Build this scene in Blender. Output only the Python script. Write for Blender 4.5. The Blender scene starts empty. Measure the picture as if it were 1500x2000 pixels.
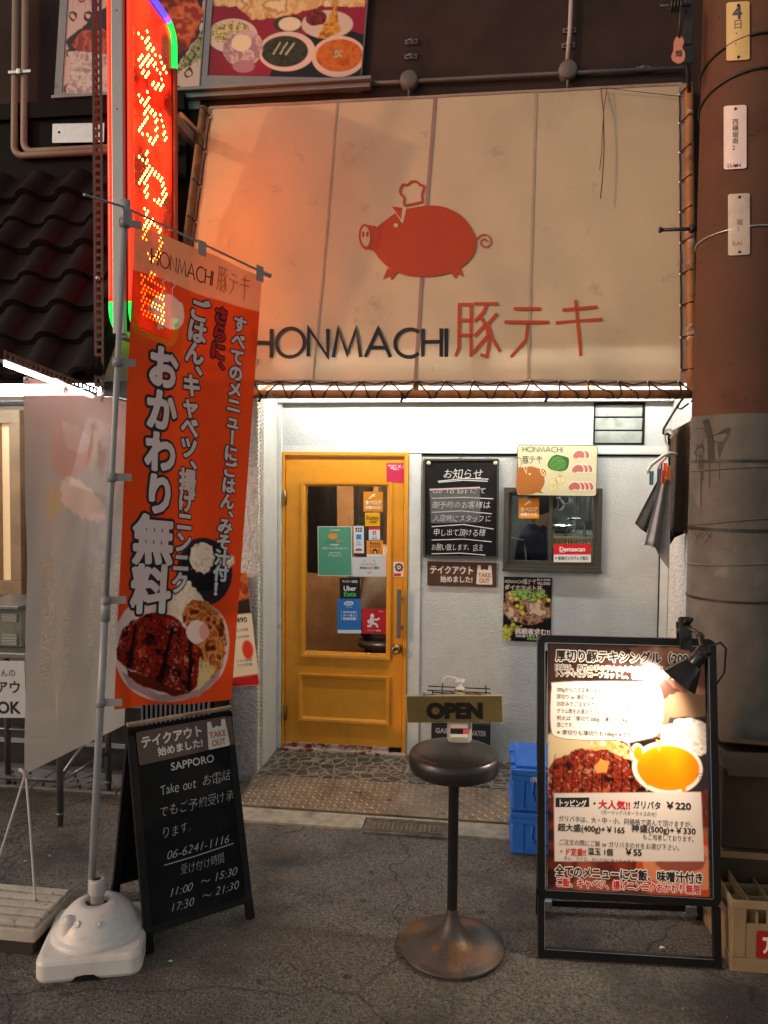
import bpy, bmesh, math, random
import numpy as np
from mathutils import Vector, Matrix
R = math.radians
SC = bpy.context.scene
COL = SC.collection
rnd = random.Random(7)

# ------------------------------------------------------------------ camera
CAM = Vector((0, -4.65, 1.75))
yaw, pit, rol = R(7.684), R(-2.473), R(0.507)
FW = Vector((-math.sin(yaw)*math.cos(pit), math.cos(yaw)*math.cos(pit), math.sin(pit)))
_r = Vector((math.cos(yaw), math.sin(yaw), 0)); _u = _r.cross(FW)
RT = math.cos(rol)*_r + math.sin(rol)*_u
UP = -math.sin(rol)*_r + math.cos(rol)*_u
cd = bpy.data.cameras.new('camera'); cam = bpy.data.objects.new('camera', cd); COL.objects.link(cam)
cd.sensor_fit = 'VERTICAL'; cd.sensor_height = 36; cd.lens = 1502/2000*36; cd.clip_end = 2000
m = Matrix.Identity(4)
for i in range(3):
    m[i][0], m[i][1], m[i][2], m[i][3] = RT[i], UP[i], -FW[i], CAM[i]
cam.matrix_world = m
SC.camera = cam

# ------------------------------------------------------------------ world, street light, exposure
SUN_TRAVEL = Vector((1.27, .83, -.55)).normalized()
w = bpy.data.worlds.new('World'); SC.world = w; w.use_nodes = True
nt = w.node_tree; bg = nt.nodes['Background']
sky = nt.nodes.new('ShaderNodeTexSky'); sky.sky_type = 'NISHITA'; sky.sun_disc = False
sky.sun_elevation = math.asin(-SUN_TRAVEL.z); sky.sun_rotation = math.atan2(-SUN_TRAVEL.x, -SUN_TRAVEL.y)
hs = nt.nodes.new('ShaderNodeHueSaturation'); hs.inputs['Saturation'].default_value = .35
tint = nt.nodes.new('ShaderNodeMix'); tint.data_type = 'RGBA'; tint.blend_type = 'MULTIPLY'; tint.inputs[0].default_value = 1
tint.inputs[7].default_value = (1, .94, .86, 1)
nt.links.new(sky.outputs[0], hs.inputs['Color']); nt.links.new(hs.outputs[0], tint.inputs[6]); nt.links.new(tint.outputs[2], bg.inputs[0])
bg.inputs[1].default_value = .115
sd = bpy.data.lights.new('sun', 'SUN'); so = bpy.data.objects.new('sun', sd); COL.objects.link(so)
sd.energy = 1.0; sd.angle = R(2); sd.color = (1, .5, .24)
so.rotation_euler = SUN_TRAVEL.to_track_quat('-Z', 'Y').to_euler(); so.location = (-6, -6, 6)
SC.view_settings.view_transform = 'Standard'; SC.view_settings.look = 'None'
SC.view_settings.exposure = 0; SC.view_settings.gamma = 1
SC.cycles.use_denoising = True
SC.cycles.max_bounces = 8; SC.cycles.sample_clamp_indirect = 4
SC.cycles.caustics_reflective = False; SC.cycles.caustics_refractive = False

# ------------------------------------------------------------------ un-projection helpers (survey of the photograph)
def ray(px, py): return FW*1502 + RT*(px-750) + UP*(1000-py)
def P(px, py, X=None, Y=None, Z=None):
    d = ray(px, py)
    i, v = (0, X) if X is not None else (1, Y) if Y is not None else (2, Z)
    return CAM + d*((v-CAM[i])/d[i])
def PP(px, py, o, n):
    d = ray(px, py); return CAM + d*((o-CAM).dot(n)/d.dot(n))

# ------------------------------------------------------------------ materials
def lin(c):
    c = c/255
    return c/12.92 if c <= .04045 else ((c+.055)/1.055)**2.4
def S(r, g, b): return (lin(r), lin(g), lin(b))
def mat(name, col, rough=.6, metal=0, namt=0, nscale=8, bump=0, bscale=40, bdist=.01, dirt=None, emit=0, ecol=None, trans=0,
        clear=0, spec=.5, coat=0, attr=None, detail=6):
    mt = bpy.data.materials.new(name); mt.use_nodes = True
    t = mt.node_tree; N = t.nodes; L = t.links; b = N['Principled BSDF']; out = N['Material Output']
    b.inputs['Roughness'].default_value = rough; b.inputs['Metallic'].default_value = metal
    b.inputs['Specular IOR Level'].default_value = spec; b.inputs['Coat Weight'].default_value = coat
    tc = N.new('ShaderNodeTexCoord')
    src = None
    if attr:
        a = N.new('ShaderNodeAttribute'); a.attribute_name = attr; src = a.outputs['Color']
    else:
        c = N.new('ShaderNodeRGB'); c.outputs[0].default_value = (*col, 1); src = c.outputs[0]
    def noise(sc, de=detail):
        n = N.new('ShaderNodeTexNoise'); n.inputs['Scale'].default_value = sc; n.inputs['Detail'].default_value = de
        n.inputs['Roughness'].default_value = .62
        L.new(tc.outputs['Object'], n.inputs['Vector']); return n.outputs[0]
    if namt:
        r = N.new('ShaderNodeMapRange'); r.inputs['From Min'].default_value = .28; r.inputs['From Max'].default_value = .72
        r.inputs['To Min'].default_value = 1-namt; r.inputs['To Max'].default_value = 1+namt
        L.new(noise(nscale), r.inputs[0])
        mx = N.new('ShaderNodeVectorMath'); mx.operation = 'SCALE'
        L.new(src, mx.inputs[0]); L.new(r.outputs[0], mx.inputs['Scale']); src = mx.outputs[0]
    for (dc, dsc, lo, hi, dam) in (dirt or []):
        r = N.new('ShaderNodeMapRange'); r.inputs['From Min'].default_value = lo; r.inputs['From Max'].default_value = hi
        r.inputs['To Max'].default_value = dam
        L.new(noise(dsc, 8), r.inputs[0])
        mx = N.new('ShaderNodeMix'); mx.data_type = 'RGBA'
        L.new(r.outputs[0], mx.inputs[0]); L.new(src, mx.inputs[6]); mx.inputs[7].default_value = (*dc, 1); src = mx.outputs[2]
    L.new(src, b.inputs['Base Color'])
    if bump:
        bn = N.new('ShaderNodeBump'); bn.inputs['Strength'].default_value = bump; bn.inputs['Distance'].default_value = bdist
        L.new(noise(bscale, 4), bn.inputs['Height']); L.new(bn.outputs[0], b.inputs['Normal'])
    if emit:
        b.inputs['Emission Color'].default_value = (*(ecol or col), 1); b.inputs['Emission Strength'].default_value = emit
    sh = b.outputs[0]
    if trans:
        tr = N.new('ShaderNodeBsdfTranslucent'); L.new(src, tr.inputs[0])
        mx = N.new('ShaderNodeMixShader'); mx.inputs[0].default_value = trans
        L.new(sh, mx.inputs[1]); L.new(tr.outputs[0], mx.inputs[2]); sh = mx.outputs[0]
    if clear:
        tr = N.new('ShaderNodeBsdfTransparent'); L.new(src, tr.inputs[0])
        mx = N.new('ShaderNodeMixShader'); mx.inputs[0].default_value = clear
        L.new(sh, mx.inputs[1]); L.new(tr.outputs[0], mx.inputs[2]); sh = mx.outputs[0]
    L.new(sh, out.inputs[0])
    mt['_b'] = 0
    del mt['_b']
    return mt
_mc = {}
def flat(r, g, b, rough=.55, **k):
    key = (r, g, b, rough, tuple(sorted(k.items())))
    if key not in _mc: _mc[key] = mat('print_%02x%02x%02x' % (r, g, b), S(r, g, b), rough, **k)
    return _mc[key]
def glass(name, tint=(1, 1, 1), refl=.12, rough=.02):
    mt = bpy.data.materials.new(name); mt.use_nodes = True
    t = mt.node_tree; N = t.nodes; L = t.links
    for n in list(N): N.remove(n)
    out = N.new('ShaderNodeOutputMaterial'); tr = N.new('ShaderNodeBsdfTransparent'); tr.inputs[0].default_value = (*tint, 1)
    gl = N.new('ShaderNodeBsdfGlossy'); gl.inputs['Roughness'].default_value = rough
    fr = N.new('ShaderNodeFresnel'); fr.inputs[0].default_value = 1.5
    mx = N.new('ShaderNodeMixShader'); L.new(fr.outputs[0], mx.inputs[0]); L.new(tr.outputs[0], mx.inputs[1]); L.new(gl.outputs[0], mx.inputs[2])
    L.new(mx.outputs[0], out.inputs[0]); return mt

# ------------------------------------------------------------------ mesh builder
ORG = {}
class MB:
    def __init__(s): s.v = []; s.f = []; s.m = []; s.sm = []
    def add(s, vs, fs, m=0, smooth=False):
        n = len(s.v); s.v += [tuple(q) for q in vs]
        for f in fs: s.f.append(tuple(n+i for i in f)); s.m.append(m); s.sm.append(smooth)
        return s
    def box(s, a, b, m=0, bev=0):
        x0, x1 = sorted((a[0], b[0])); y0, y1 = sorted((a[1], b[1])); z0, z1 = sorted((a[2], b[2]))
        return s.obox(((x0+x1)/2, (y0+y1)/2, (z0+z1)/2), (1, 0, 0), (0, 1, 0), (0, 0, 1), (x1-x0)/2, (y1-y0)/2, (z1-z0)/2, m, bev)
    def obox(s, c, u, v, n, hu, hv, hn, m=0, bev=0):
        c = Vector(c); u = Vector(u).normalized(); v = Vector(v).normalized(); n = Vector(n).normalized()
        bev = min(bev, .45*min(hu, hv, hn)) if bev else 0
        if not bev:
            vs = [c+u*hu*i+v*hv*j+n*hn*k for k in (-1, 1) for j in (-1, 1) for i in (-1, 1)]
            return s.add(vs, [(0, 2, 3, 1), (4, 5, 7, 6), (0, 1, 5, 4), (2, 6, 7, 3), (0, 4, 6, 2), (1, 3, 7, 5)], m)
        bm = bmesh.new(); bmesh.ops.create_cube(bm, size=2)
        for q in bm.verts: q.co = Vector((q.co.x*hu, q.co.y*hv, q.co.z*hn))
        bmesh.ops.bevel(bm, geom=bm.edges[:], offset=bev, segments=2, affect='EDGES', profile=.6)
        bm.verts.index_update()
        vs = [c+u*q.co.x+v*q.co.y+n*q.co.z for q in bm.verts]
        fs = [tuple(q.index for q in f.verts) for f in bm.faces]; bm.free()
        return s.add(vs, fs, m, False)
    def tube(s, pts, r, n=8, m=0, cap=True, closed=False):
        pts = [Vector(p) for p in pts]; rr = r if isinstance(r, (list, tuple)) else [r]*len(pts)
        vs = []; fs = []; prev = None; K = len(pts)
        for i, p in enumerate(pts):
            a = pts[(i-1) % K] if (i or closed) else p; b = pts[(i+1) % K] if (i < K-1 or closed) else p
            d = (b-a).normalized()
            if prev is None: prev = d.orthogonal().normalized()
            e = (prev - d*prev.dot(d))
            e = e.normalized() if e.length > 1e-6 else d.orthogonal().normalized()
            prev = e; g = d.cross(e)
            vs += [p+(e*math.cos(2*math.pi*k/n)+g*math.sin(2*math.pi*k/n))*rr[i] for k in range(n)]
        for i in range(K if closed else K-1):
            j = (i+1) % K
            fs += [(i*n+k, i*n+(k+1) % n, j*n+(k+1) % n, j*n+k) for k in range(n)]
        s.add(vs, fs, m, True)
        if cap and not closed:
            b0 = len(s.v)-len(vs)
            s.f += [tuple(b0+k for k in range(n))[::-1], tuple(b0+(K-1)*n+k for k in range(n))]; s.m += [m, m]; s.sm += [False, False]
        return s
    def lathe(s, prof, c=(0, 0, 0), n=32, m=0, ax=None, smooth=True):
        c = Vector(c); z = Vector(ax).normalized() if ax is not None else Vector((0, 0, 1))
        x = Vector((1, 0, 0)) if ax is None else z.orthogonal().normalized(); y = z.cross(x)
        vs = []; fs = []
        for (r, h) in prof:
            vs += [c+z*h+(x*math.cos(2*math.pi*k/n)+y*math.sin(2*math.pi*k/n))*max(r, 1e-5) for k in range(n)]
        for i in range(len(prof)-1):
            fs += [(i*n+k, i*n+(k+1) % n, (i+1)*n+(k+1) % n, (i+1)*n+k) for k in range(n)]
        return s.add(vs, fs, m, smooth)
    def prism(s, poly, f, d, m=0, back=True):
        # polygon in (a,b), mapped by f(a,b,h); thickness from h=0 to h=d
        k = len(poly); vs = [f(a, b, d) for a, b in poly]+[f(a, b, 0) for a, b in poly]
        fs = [tuple(range(k))]+([tuple(range(2*k-1, k-1, -1))] if back else [])+[(i, k+i, k+(i+1) % k, (i+1) % k) for i in range(k)]
        return s.add(vs, fs, m)
    def build(s, name, mats, parent=None, label=None, cat=None, group=None, kind=None, base=None, attr=None):
        if not isinstance(mats, (list, tuple)): mats = [mats]
        me = bpy.data.meshes.new(name)
        V = np.array(s.v, dtype=float)
        if parent is not None: org = ORG[parent.name]
        elif base is not None: org = Vector(base)
        elif kind == 'structure': org = Vector((0, 0, 0))
        else:
            lo = V.min(0); hi = V.max(0); org = Vector(((lo[0]+hi[0])/2, (lo[1]+hi[1])/2, lo[2]))
        V = V-np.array(org)
        me.from_pydata(V.tolist(), [], s.f)
        for q in mats: me.materials.append(q)
        me.polygons.foreach_set('material_index', s.m); me.polygons.foreach_set('use_smooth', s.sm)
        me.validate(); me.update()
        if attr is not None:
            a = me.color_attributes.new('paint', 'FLOAT_COLOR', 'POINT')
            buf = np.ones((len(V), 4), dtype=np.float32); buf[:, :3] = attr; a.data.foreach_set('color', buf.ravel())
        o = bpy.data.objects.new(name, me); COL.objects.link(o)
        if parent is not None: o.parent = parent; ORG[o.name] = org
        else: o.location = org; ORG[o.name] = org
        if label: o['label'] = label
        if cat: o['category'] = cat
        if group: o['group'] = group
        if kind: o['kind'] = kind
        return o
def thing(name, loc, label, cat, group=None):
    o = bpy.data.objects.new(name, None); COL.objects.link(o); o.location = loc; o.empty_display_size = .05
    o['label'] = label; o['category'] = cat
    if group: o['group'] = group
    ORG[o.name] = Vector(loc); return o
def fix_normals(o):
    bm = bmesh.new(); bm.from_mesh(o.data); bmesh.ops.recalc_face_normals(bm, faces=bm.faces[:]); bm.to_mesh(o.data); bm.free()

class Frame:
    """flat rectangle: x metres right from the top left corner, y metres down, h out of the face"""
    def __init__(s, tl, tr, bl):
        tl, tr, bl = Vector(tl), Vector(tr), Vector(bl)
        s.o = tl; s.w = (tr-tl).length; s.u = (tr-tl)/s.w; d = (bl-tl); d -= s.u*d.dot(s.u); s.h = d.length; s.d = d/s.h
        s.n = s.d.cross(s.u).normalized()
        if s.n.dot(CAM-tl) < 0: s.n = -s.n
    def __call__(s, x, y, h=0): return s.o+s.u*x+s.d*y+s.n*h
    def slab(s, mb, t, m=0, r=0, x0=0, y0=0, x1=None, y1=None, h=0):
        x1 = s.w if x1 is None else x1; y1 = s.h if y1 is None else y1
        mb.prism(rrect(x0, y0, x1, y1, r), lambda a, b, c: s(a, b, c+h), t, m)
def rrect(x0, y0, x1, y1, r=0, n=5):
    if not r: return [(x0, y0), (x1, y0), (x1, y1), (x0, y1)]
    o = []
    for cx, cy, a in ((x1-r, y0+r, -90), (x1-r, y1-r, 0), (x0+r, y1-r, 90), (x0+r, y0+r, 180)):
        o += [(cx+r*math.cos(R(a+90*k/n)), cy+r*math.sin(R(a+90*k/n))) for k in range(n+1)]
    return o
def pframe(tl, tr, bl, **k): return Frame(P(*tl, **k), P(*tr, **k), P(*bl, **k))

# ------------------------------------------------------------------ lettering
_gl = {}; _adv = {}; _raw = {}
def _fontmesh(s):
    c = bpy.data.curves.new('glyph', 'FONT'); c.body = s; c.size = 1; c.resolution_u = 3
    o = bpy.data.objects.new('glyph', c); COL.objects.link(o)
    dg = bpy.context.evaluated_depsgraph_get(); me = bpy.data.meshes.new_from_object(o.evaluated_get(dg))
    v = np.array([q.co[:2] for q in me.vertices]).reshape(-1, 2); f = [tuple(p.vertices) for p in me.polygons]
    bpy.data.objects.remove(o); bpy.data.curves.remove(c); bpy.data.meshes.remove(me)
    return v, f
def raw(ch):
    if ch not in _raw: _raw[ch] = _fontmesh(ch)
    return _raw[ch]
def adv(ch):
    if ch == ' ': return .3
    if ch == '　': return 1.0
    if ord(ch) > 0x2000: return 1.0
    if ch not in _adv:
        a, _ = _fontmesh('I'+ch+'I'); b, _ = _fontmesh('II'); _adv[ch] = a[:, 0].max()-b[:, 0].max()
    return _adv[ch]
def glyph(ch, off=None, inner=None):
    k = (ch, off, inner)
    if k in _gl: return _gl[k]
    v, f = raw(ch)
    if off is None or len(f) == 0: _gl[k] = (v, f); return _gl[k]
    cnt = {}
    for q in f:
        for a, b in zip(q, q[1:]+q[:1]): e = (min(a, b), max(a, b)); cnt[e] = cnt.get(e, 0)+1
    E = np.array([e for e, c in cnt.items() if c == 1]); A = v[E[:, 0]]; B = v[E[:, 1]]
    cs = 1/44; mg = max(off, 0)+2*cs; lo = v.min(0)-mg; hi = v.max(0)+mg
    nx, ny = [int(x)+2 for x in (hi-lo)/cs]
    gx, gy = np.meshgrid(lo[0]+cs*np.arange(nx), lo[1]+cs*np.arange(ny)); p = np.stack([gx.ravel(), gy.ravel()], 1)
    d2 = np.full(len(p), 9.); ins = np.zeros(len(p), bool)
    for a, b in zip(A, B):
        ab = b-a; t = np.clip(((p-a)@ab)/(ab@ab+1e-12), 0, 1); q = p-(a+t[:, None]*ab); d2 = np.minimum(d2, (q*q).sum(1))
        if a[1] != b[1]:
            c = ((a[1] > p[:, 1]) != (b[1] > p[:, 1])) & (p[:, 0] < (b[0]-a[0])*(p[:, 1]-a[1])/(b[1]-a[1])+a[0]); ins ^= c
    d = np.sqrt(d2); d[ins] *= -1; d = (d-off if inner is None else np.maximum(d-off, inner-d)).reshape(ny, nx); I = d < 0
    vs = []; fs = []
    for j in range(ny-1):
        run = None
        for i in range(nx):
            full = i < nx-1 and I[j, i] and I[j, i+1] and I[j+1, i] and I[j+1, i+1]
            if full:
                if run is None: run = i
                if i-run < 5: continue
                x0, x1, y0 = lo[0]+cs*run, lo[0]+cs*i, lo[1]+cs*j; n = len(vs)
                vs += [(x0, y0), (x1, y0), (x1, y0+cs), (x0, y0+cs)]; fs.append((n, n+1, n+2, n+3)); run = i; continue
            if run is not None:
                x0, x1, y0 = lo[0]+cs*run, lo[0]+cs*i, lo[1]+cs*j; n = len(vs)
                vs += [(x0, y0), (x1, y0), (x1, y0+cs), (x0, y0+cs)]; fs.append((n, n+1, n+2, n+3)); run = None
            if i < nx-1 and (I[j, i] or I[j, i+1] or I[j+1, i] or I[j+1, i+1]):
                c = [(i, j), (i+1, j), (i+1, j+1), (i, j+1)]; pl = []
                for q in range(4):
                    (a, b), (e, g) = c[q], c[(q+1) % 4]; da, db = d[b, a], d[g, e]
                    if da < 0: pl.append((lo[0]+cs*a, lo[1]+cs*b))
                    if (da < 0) != (db < 0):
                        t = da/(da-db); pl.append((lo[0]+cs*(a+t*(e-a)), lo[1]+cs*(b+t*(g-b))))
                if len(pl) > 2: n = len(vs); vs += pl; fs.append(tuple(range(n, n+len(pl))))
    _gl[k] = (np.array(vs), fs); return _gl[k]
def write(mb, fn, s, x, y, size, m=0, off=None, h=.0006, w=None, vert=False, jit=0, shear=0, rot=0, align='l', gap=1.0, sx=1, seed=1, inner=None):
    """x,y: left end / centre height of the line (or top centre of a column); fn(x,y,h) maps to space, y down"""
    rr = random.Random(seed); pen = 0; cells = []
    for ch in s:
        a = 1.0 if vert else adv(ch)
        cells.append((ch, pen, a)); pen += (gap if vert else a*gap)*(.55 if (vert and ch in '、。 ') else 1)
    k = 1.0
    if w: k = w/(pen*size*sx)
    x00 = -pen*size*sx*k/2 if align == 'c' and not vert else 0
    cr, srr = math.cos(R(rot)), math.sin(R(rot))
    for i, (ch, pn, a) in enumerate(cells):
        if ch in ' 　': continue
        gv, gf = glyph(ch, off, inner)
        if len(gf) == 0: continue
        jr = rr.uniform(-1, 1)*jit*.5; jx, jy, js = rr.uniform(-1, 1)*jit*.12, rr.uniform(-1, 1)*jit*.12, 1+rr.uniform(-1, 1)*jit*.3
        vs = []
        for gx, gy in gv:
            gy -= .37
            gx += shear*gy
            if vert:
                gx -= .5
                if ch == 'ー': gx, gy = gy*1.0, -gx
                if ch in '、。': gx += .62; gy += .5
            cx = 0 if vert else a/2
            ax, ay = gx-cx, gy
            ax, ay = (ax*math.cos(jr)-ay*math.sin(jr))*js+cx+jx, (ax*math.sin(jr)+ay*math.cos(jr))*js+jy
            if vert: X, Y = ax*size*sx, (pn+.5)*size*k-ay*size*k
            else: X, Y = x00+(pn+ax)*size*sx*k, -ay*size
            vs.append(fn(x+X*cr+Y*srr, y-X*srr+Y*cr, h+(i % 2)*2e-5))
        mb.add(vs, gf, m)
def stroke(mb, fn, pts, wd, m=0, h=.0006, closed=False, cap=False):
    """ribbon of constant width along a polyline in the (x,y) of fn"""
    pts = [Vector(p) for p in pts]; K = len(pts); L = []; Q = []
    for i in range(K):
        a = pts[i-1] if (i or closed) else None; b = pts[(i+1) % K] if (i < K-1 or closed) else None; p = pts[i]
        d1 = (p-a).normalized() if a is not None else (b-p).normalized(); d2 = (b-p).normalized() if b is not None else d1
        n1 = Vector((-d1.y, d1.x)); n2 = Vector((-d2.y, d2.x)); n = n1+n2
        n = n.normalized() if n.length > 1e-4 else n1
        k = 1/max(.45, n.dot(n1)); L.append(p+n*wd/2*k); Q.append(p-n*wd/2*k)
    vs = [fn(q.x, q.y, h) for q in L]+[fn(q.x, q.y, h) for q in Q]
    mb.add(vs, [(i, (i+1) % K, K+(i+1) % K, K+i) for i in range(K if closed else K-1)], m)
def fill(mb, fn, pts, m=0, h=.0004): mb.add([fn(x, y, h) for x, y in pts], [tuple(range(len(pts)))], m)
def ell(cx, cy, rx, ry, n=28, a0=0, a1=360, rot=0):
    o = []
    for k in range(n if a1-a0 >= 360 else n+1):
        t = R(a0+(a1-a0)*k/n); x, y = rx*math.cos(t), ry*math.sin(t)
        o.append((cx+x*math.cos(R(rot))-y*math.sin(R(rot)), cy+x*math.sin(R(rot))+y*math.cos(R(rot))))
    return o
def smooth_poly(pts, n=5):
    """closed Catmull-Rom through pts"""
    o = []; K = len(pts)
    for i in range(K):
        p0, p1, p2, p3 = [Vector(pts[(i+j-1) % K]) for j in range(4)]
        for k in range(n):
            t = k/n; o.append(tuple(.5*((2*p1)+(p2-p0)*t+(2*p0-5*p1+4*p2-p3)*t*t+(3*p1-p0-3*p2+p3)*t**3)))
    return o
def tri_fill(mb, fn, pts, m=0, h=.0004):
    """fill a concave outline"""
    from mathutils.geometry import tessellate_polygon
    mb.add([fn(x, y, h) for x, y in pts], [tuple(t) for t in tessellate_polygon([[Vector((x, y, 0)) for x, y in pts]])], m)

# ------------------------------------------------------------------ printed pictures (colour per point of a fine grid)
def vnoise(x, y, sc, seed=0, oct=3):
    o = np.zeros_like(x); amp = 1; tot = 0
    for k in range(oct):
        g = np.random.RandomState(seed+k).rand(64, 64); X = x*sc*2**k+17.3*k; Y = y*sc*2**k+9.1*k
        i = np.floor(X).astype(int); j = np.floor(Y).astype(int); fx = X-i; fy = Y-j; fx = fx*fx*(3-2*fx); fy = fy*fy*(3-2*fy)
        q = lambda a, b: g[(j+b) % 64, (i+a) % 64]
        o += amp*((q(0, 0)*(1-fx)+q(1, 0)*fx)*(1-fy)+(q(0, 1)*(1-fx)+q(1, 1)*fx)*fy); tot += amp; amp *= .5
    return o/tot
class Canvas:
    def __init__(s, w, h, nx, ny, col):
        s.w, s.h, s.nx, s.ny = w, h, nx, ny
        s.x, s.y = np.meshgrid(np.linspace(0, w, nx), np.linspace(0, h, ny)); s.c = np.zeros((ny, nx, 3)); s.c[:] = S(*col); s.px = max(w/nx, h/ny)
    def n(s, sc, seed=0, oct=3): return vnoise(s.x, s.y, sc, seed, oct)
    def put(s, mask, col):
        col = np.array(S(*col)) if isinstance(col, tuple) else col
        s.c = s.c*(1-mask[..., None])+col*mask[..., None]
    def ell(s, cx, cy, rx, ry, col, rot=0, rough=0, seed=3, nsc=40, soft=1.2):
        a = R(rot); X = (s.x-cx)*math.cos(a)+(s.y-cy)*math.sin(a); Y = -(s.x-cx)*math.sin(a)+(s.y-cy)*math.cos(a)
        d = (np.sqrt((X/rx)**2+(Y/ry)**2)-1)*min(rx, ry)
        if rough: d = d+(s.n(nsc, seed)-.5)*rough
        m = np.clip(.5-d/(s.px*soft), 0, 1); s.put(m, col); return m
    def poly(s, pts, col, rough=0, seed=5, nsc=40, soft=1.2):
        ins = np.zeros(s.x.shape, bool); d = np.full(s.x.shape, 9.)
        xx = s.x+(s.n(nsc, seed)-.5)*rough; yy = s.y+(s.n(nsc, seed+9)-.5)*rough
        for (ax, ay), (bx, by) in zip(pts, pts[1:]+pts[:1]):
            t = np.clip(((xx-ax)*(bx-ax)+(yy-ay)*(by-ay))/((bx-ax)**2+(by-ay)**2+1e-12), 0, 1)
            d = np.minimum(d, np.hypot(xx-ax-t*(bx-ax), yy-ay-t*(by-ay)))
            if ay != by: ins ^= ((ay > yy) != (by > yy)) & (xx < (bx-ax)*(yy-ay)/(by-ay)+ax)
        m = np.clip(.5-np.where(ins, -d, d)/(s.px*soft), 0, 1); s.put(m, col); return m
    def ramp(s, n, cols):
        """colour array from a 0..1 field through a list of colours"""
        k = np.clip(n, 0, .9999)*(len(cols)-1); i = k.astype(int); f = (k-i)[..., None]; C = np.array([S(*c) for c in cols])
        return C[i]*(1-f)+C[i+1]*f
    def mesh(s, mb, fn, h=0, smooth=True):
        vs = [fn(a, b, h) for a, b in zip(s.x.ravel(), s.y.ravel())]; nx, ny = s.nx, s.ny
        mb.add(vs, [(j*nx+i, (j+1)*nx+i, (j+1)*nx+i+1, j*nx+i+1) for j in range(ny-1) for i in range(nx-1)], 0, smooth)
        return s.c.reshape(-1, 3)
PRINT = mat('printed_paper', (1, 1, 1), .38, attr='paint', spec=.4)
def stretch(a, lo=.3, hi=.7): return np.clip((a-lo)/(hi-lo), 0, 1)
# ================================================================== SETTING
M_asph = mat('asphalt', (.18, .164, .142), .8, namt=.9, nscale=105, bump=1, bscale=95, bdist=.03, spec=.5,
             dirt=[((.32, .29, .24), 150, .62, .70, .9), ((.03, .027, .025), 120, .60, .68, .8), ((.045, .041, .038), 1.3, .47, .62, .8), ((.2, .175, .14), 4, .57, .7, .5), ((.03, .027, .025), 11, .64, .70, .8)], detail=3)
M_conc = mat('concrete_strip', (.34, .3, .23), .85, namt=.3, nscale=20, bump=.5, bscale=90, dirt=[((.08, .07, .06), 6, .5, .7, .7)])
t = M_asph.node_tree; N = t.nodes; L = t.links; b = N['Principled BSDF']; old = b.inputs['Base Color'].links[0].from_socket
tc = N.new('ShaderNodeTexCoord'); nz = N.new('ShaderNodeTexNoise'); nz.inputs['Scale'].default_value = 5; nz.inputs['Detail'].default_value = 6; L.new(tc.outputs['Object'], nz.inputs['Vector'])
ad = N.new('ShaderNodeVectorMath'); ad.operation = 'MULTIPLY_ADD'; ad.inputs[1].default_value = (.28,)*3; L.new(nz.outputs['Color'], ad.inputs[0]); L.new(tc.outputs['Object'], ad.inputs[2])
vo = N.new('ShaderNodeTexVoronoi'); vo.feature = 'DISTANCE_TO_EDGE'; vo.inputs['Scale'].default_value = .75; L.new(ad.outputs[0], vo.inputs['Vector'])
cr = N.new('ShaderNodeMapRange'); cr.inputs['From Min'].default_value = .002; cr.inputs['From Max'].default_value = .007; cr.inputs['To Min'].default_value = .5; L.new(vo.outputs['Distance'], cr.inputs[0])
gm = N.new('ShaderNodeTexVoronoi'); gm.inputs['Scale'].default_value = 4.2; L.new(tc.outputs['Object'], gm.inputs['Vector'])
gr = N.new('ShaderNodeMapRange'); gr.inputs['From Min'].default_value = .055; gr.inputs['From Max'].default_value = .075; gr.inputs['To Min'].default_value = .45; L.new(gm.outputs['Distance'], gr.inputs[0])
m1 = N.new('ShaderNodeMath'); m1.operation = 'MULTIPLY'; L.new(cr.outputs[0], m1.inputs[0]); L.new(gr.outputs[0], m1.inputs[1])
vs_ = N.new('ShaderNodeVectorMath'); vs_.operation = 'SCALE'; L.new(old, vs_.inputs[0]); L.new(m1.outputs[0], vs_.inputs['Scale']); L.new(vs_.outputs[0], b.inputs['Base Color'])
gx, gy = 260, 190
mb = MB(); X = np.linspace(-3.6, 2.4, gx); Y = np.linspace(-3.6, -.78, gy)
rs = np.random.RandomState(3)
xx, yy = np.meshgrid(X, Y); zz = (vnoise(xx+9, yy+9, 22, 5, 3)-.5)*.007+(vnoise(xx+9, yy+9, 1.3, 8, 2)-.5)*.012-.004
edge = np.minimum(np.minimum(xx-X[0], X[-1]-xx), np.minimum(yy-Y[0], Y[-1]-yy)); zz *= np.clip(edge/.15, 0, 1)
mb.add(list(zip(xx.ravel(), yy.ravel(), zz.ravel())), [(j*gx+i, j*gx+i+1, (j+1)*gx+i+1, (j+1)*gx+i) for j in range(gy-1) for i in range(gx-1)], 0, True)
for a, b in (((-400, -400), (400, -3.6)), ((-400, -3.6), (-3.6, -.78)), ((2.4, -3.6), (400, -.78)), ((-400, -.78), (400, 400))):
    mb.add([(a[0], a[1], 0), (b[0], a[1], 0), (b[0], b[1], 0), (a[0], b[1], 0)], [(0, 1, 2, 3)])
mb.build('road', M_asph, kind='structure')
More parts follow.
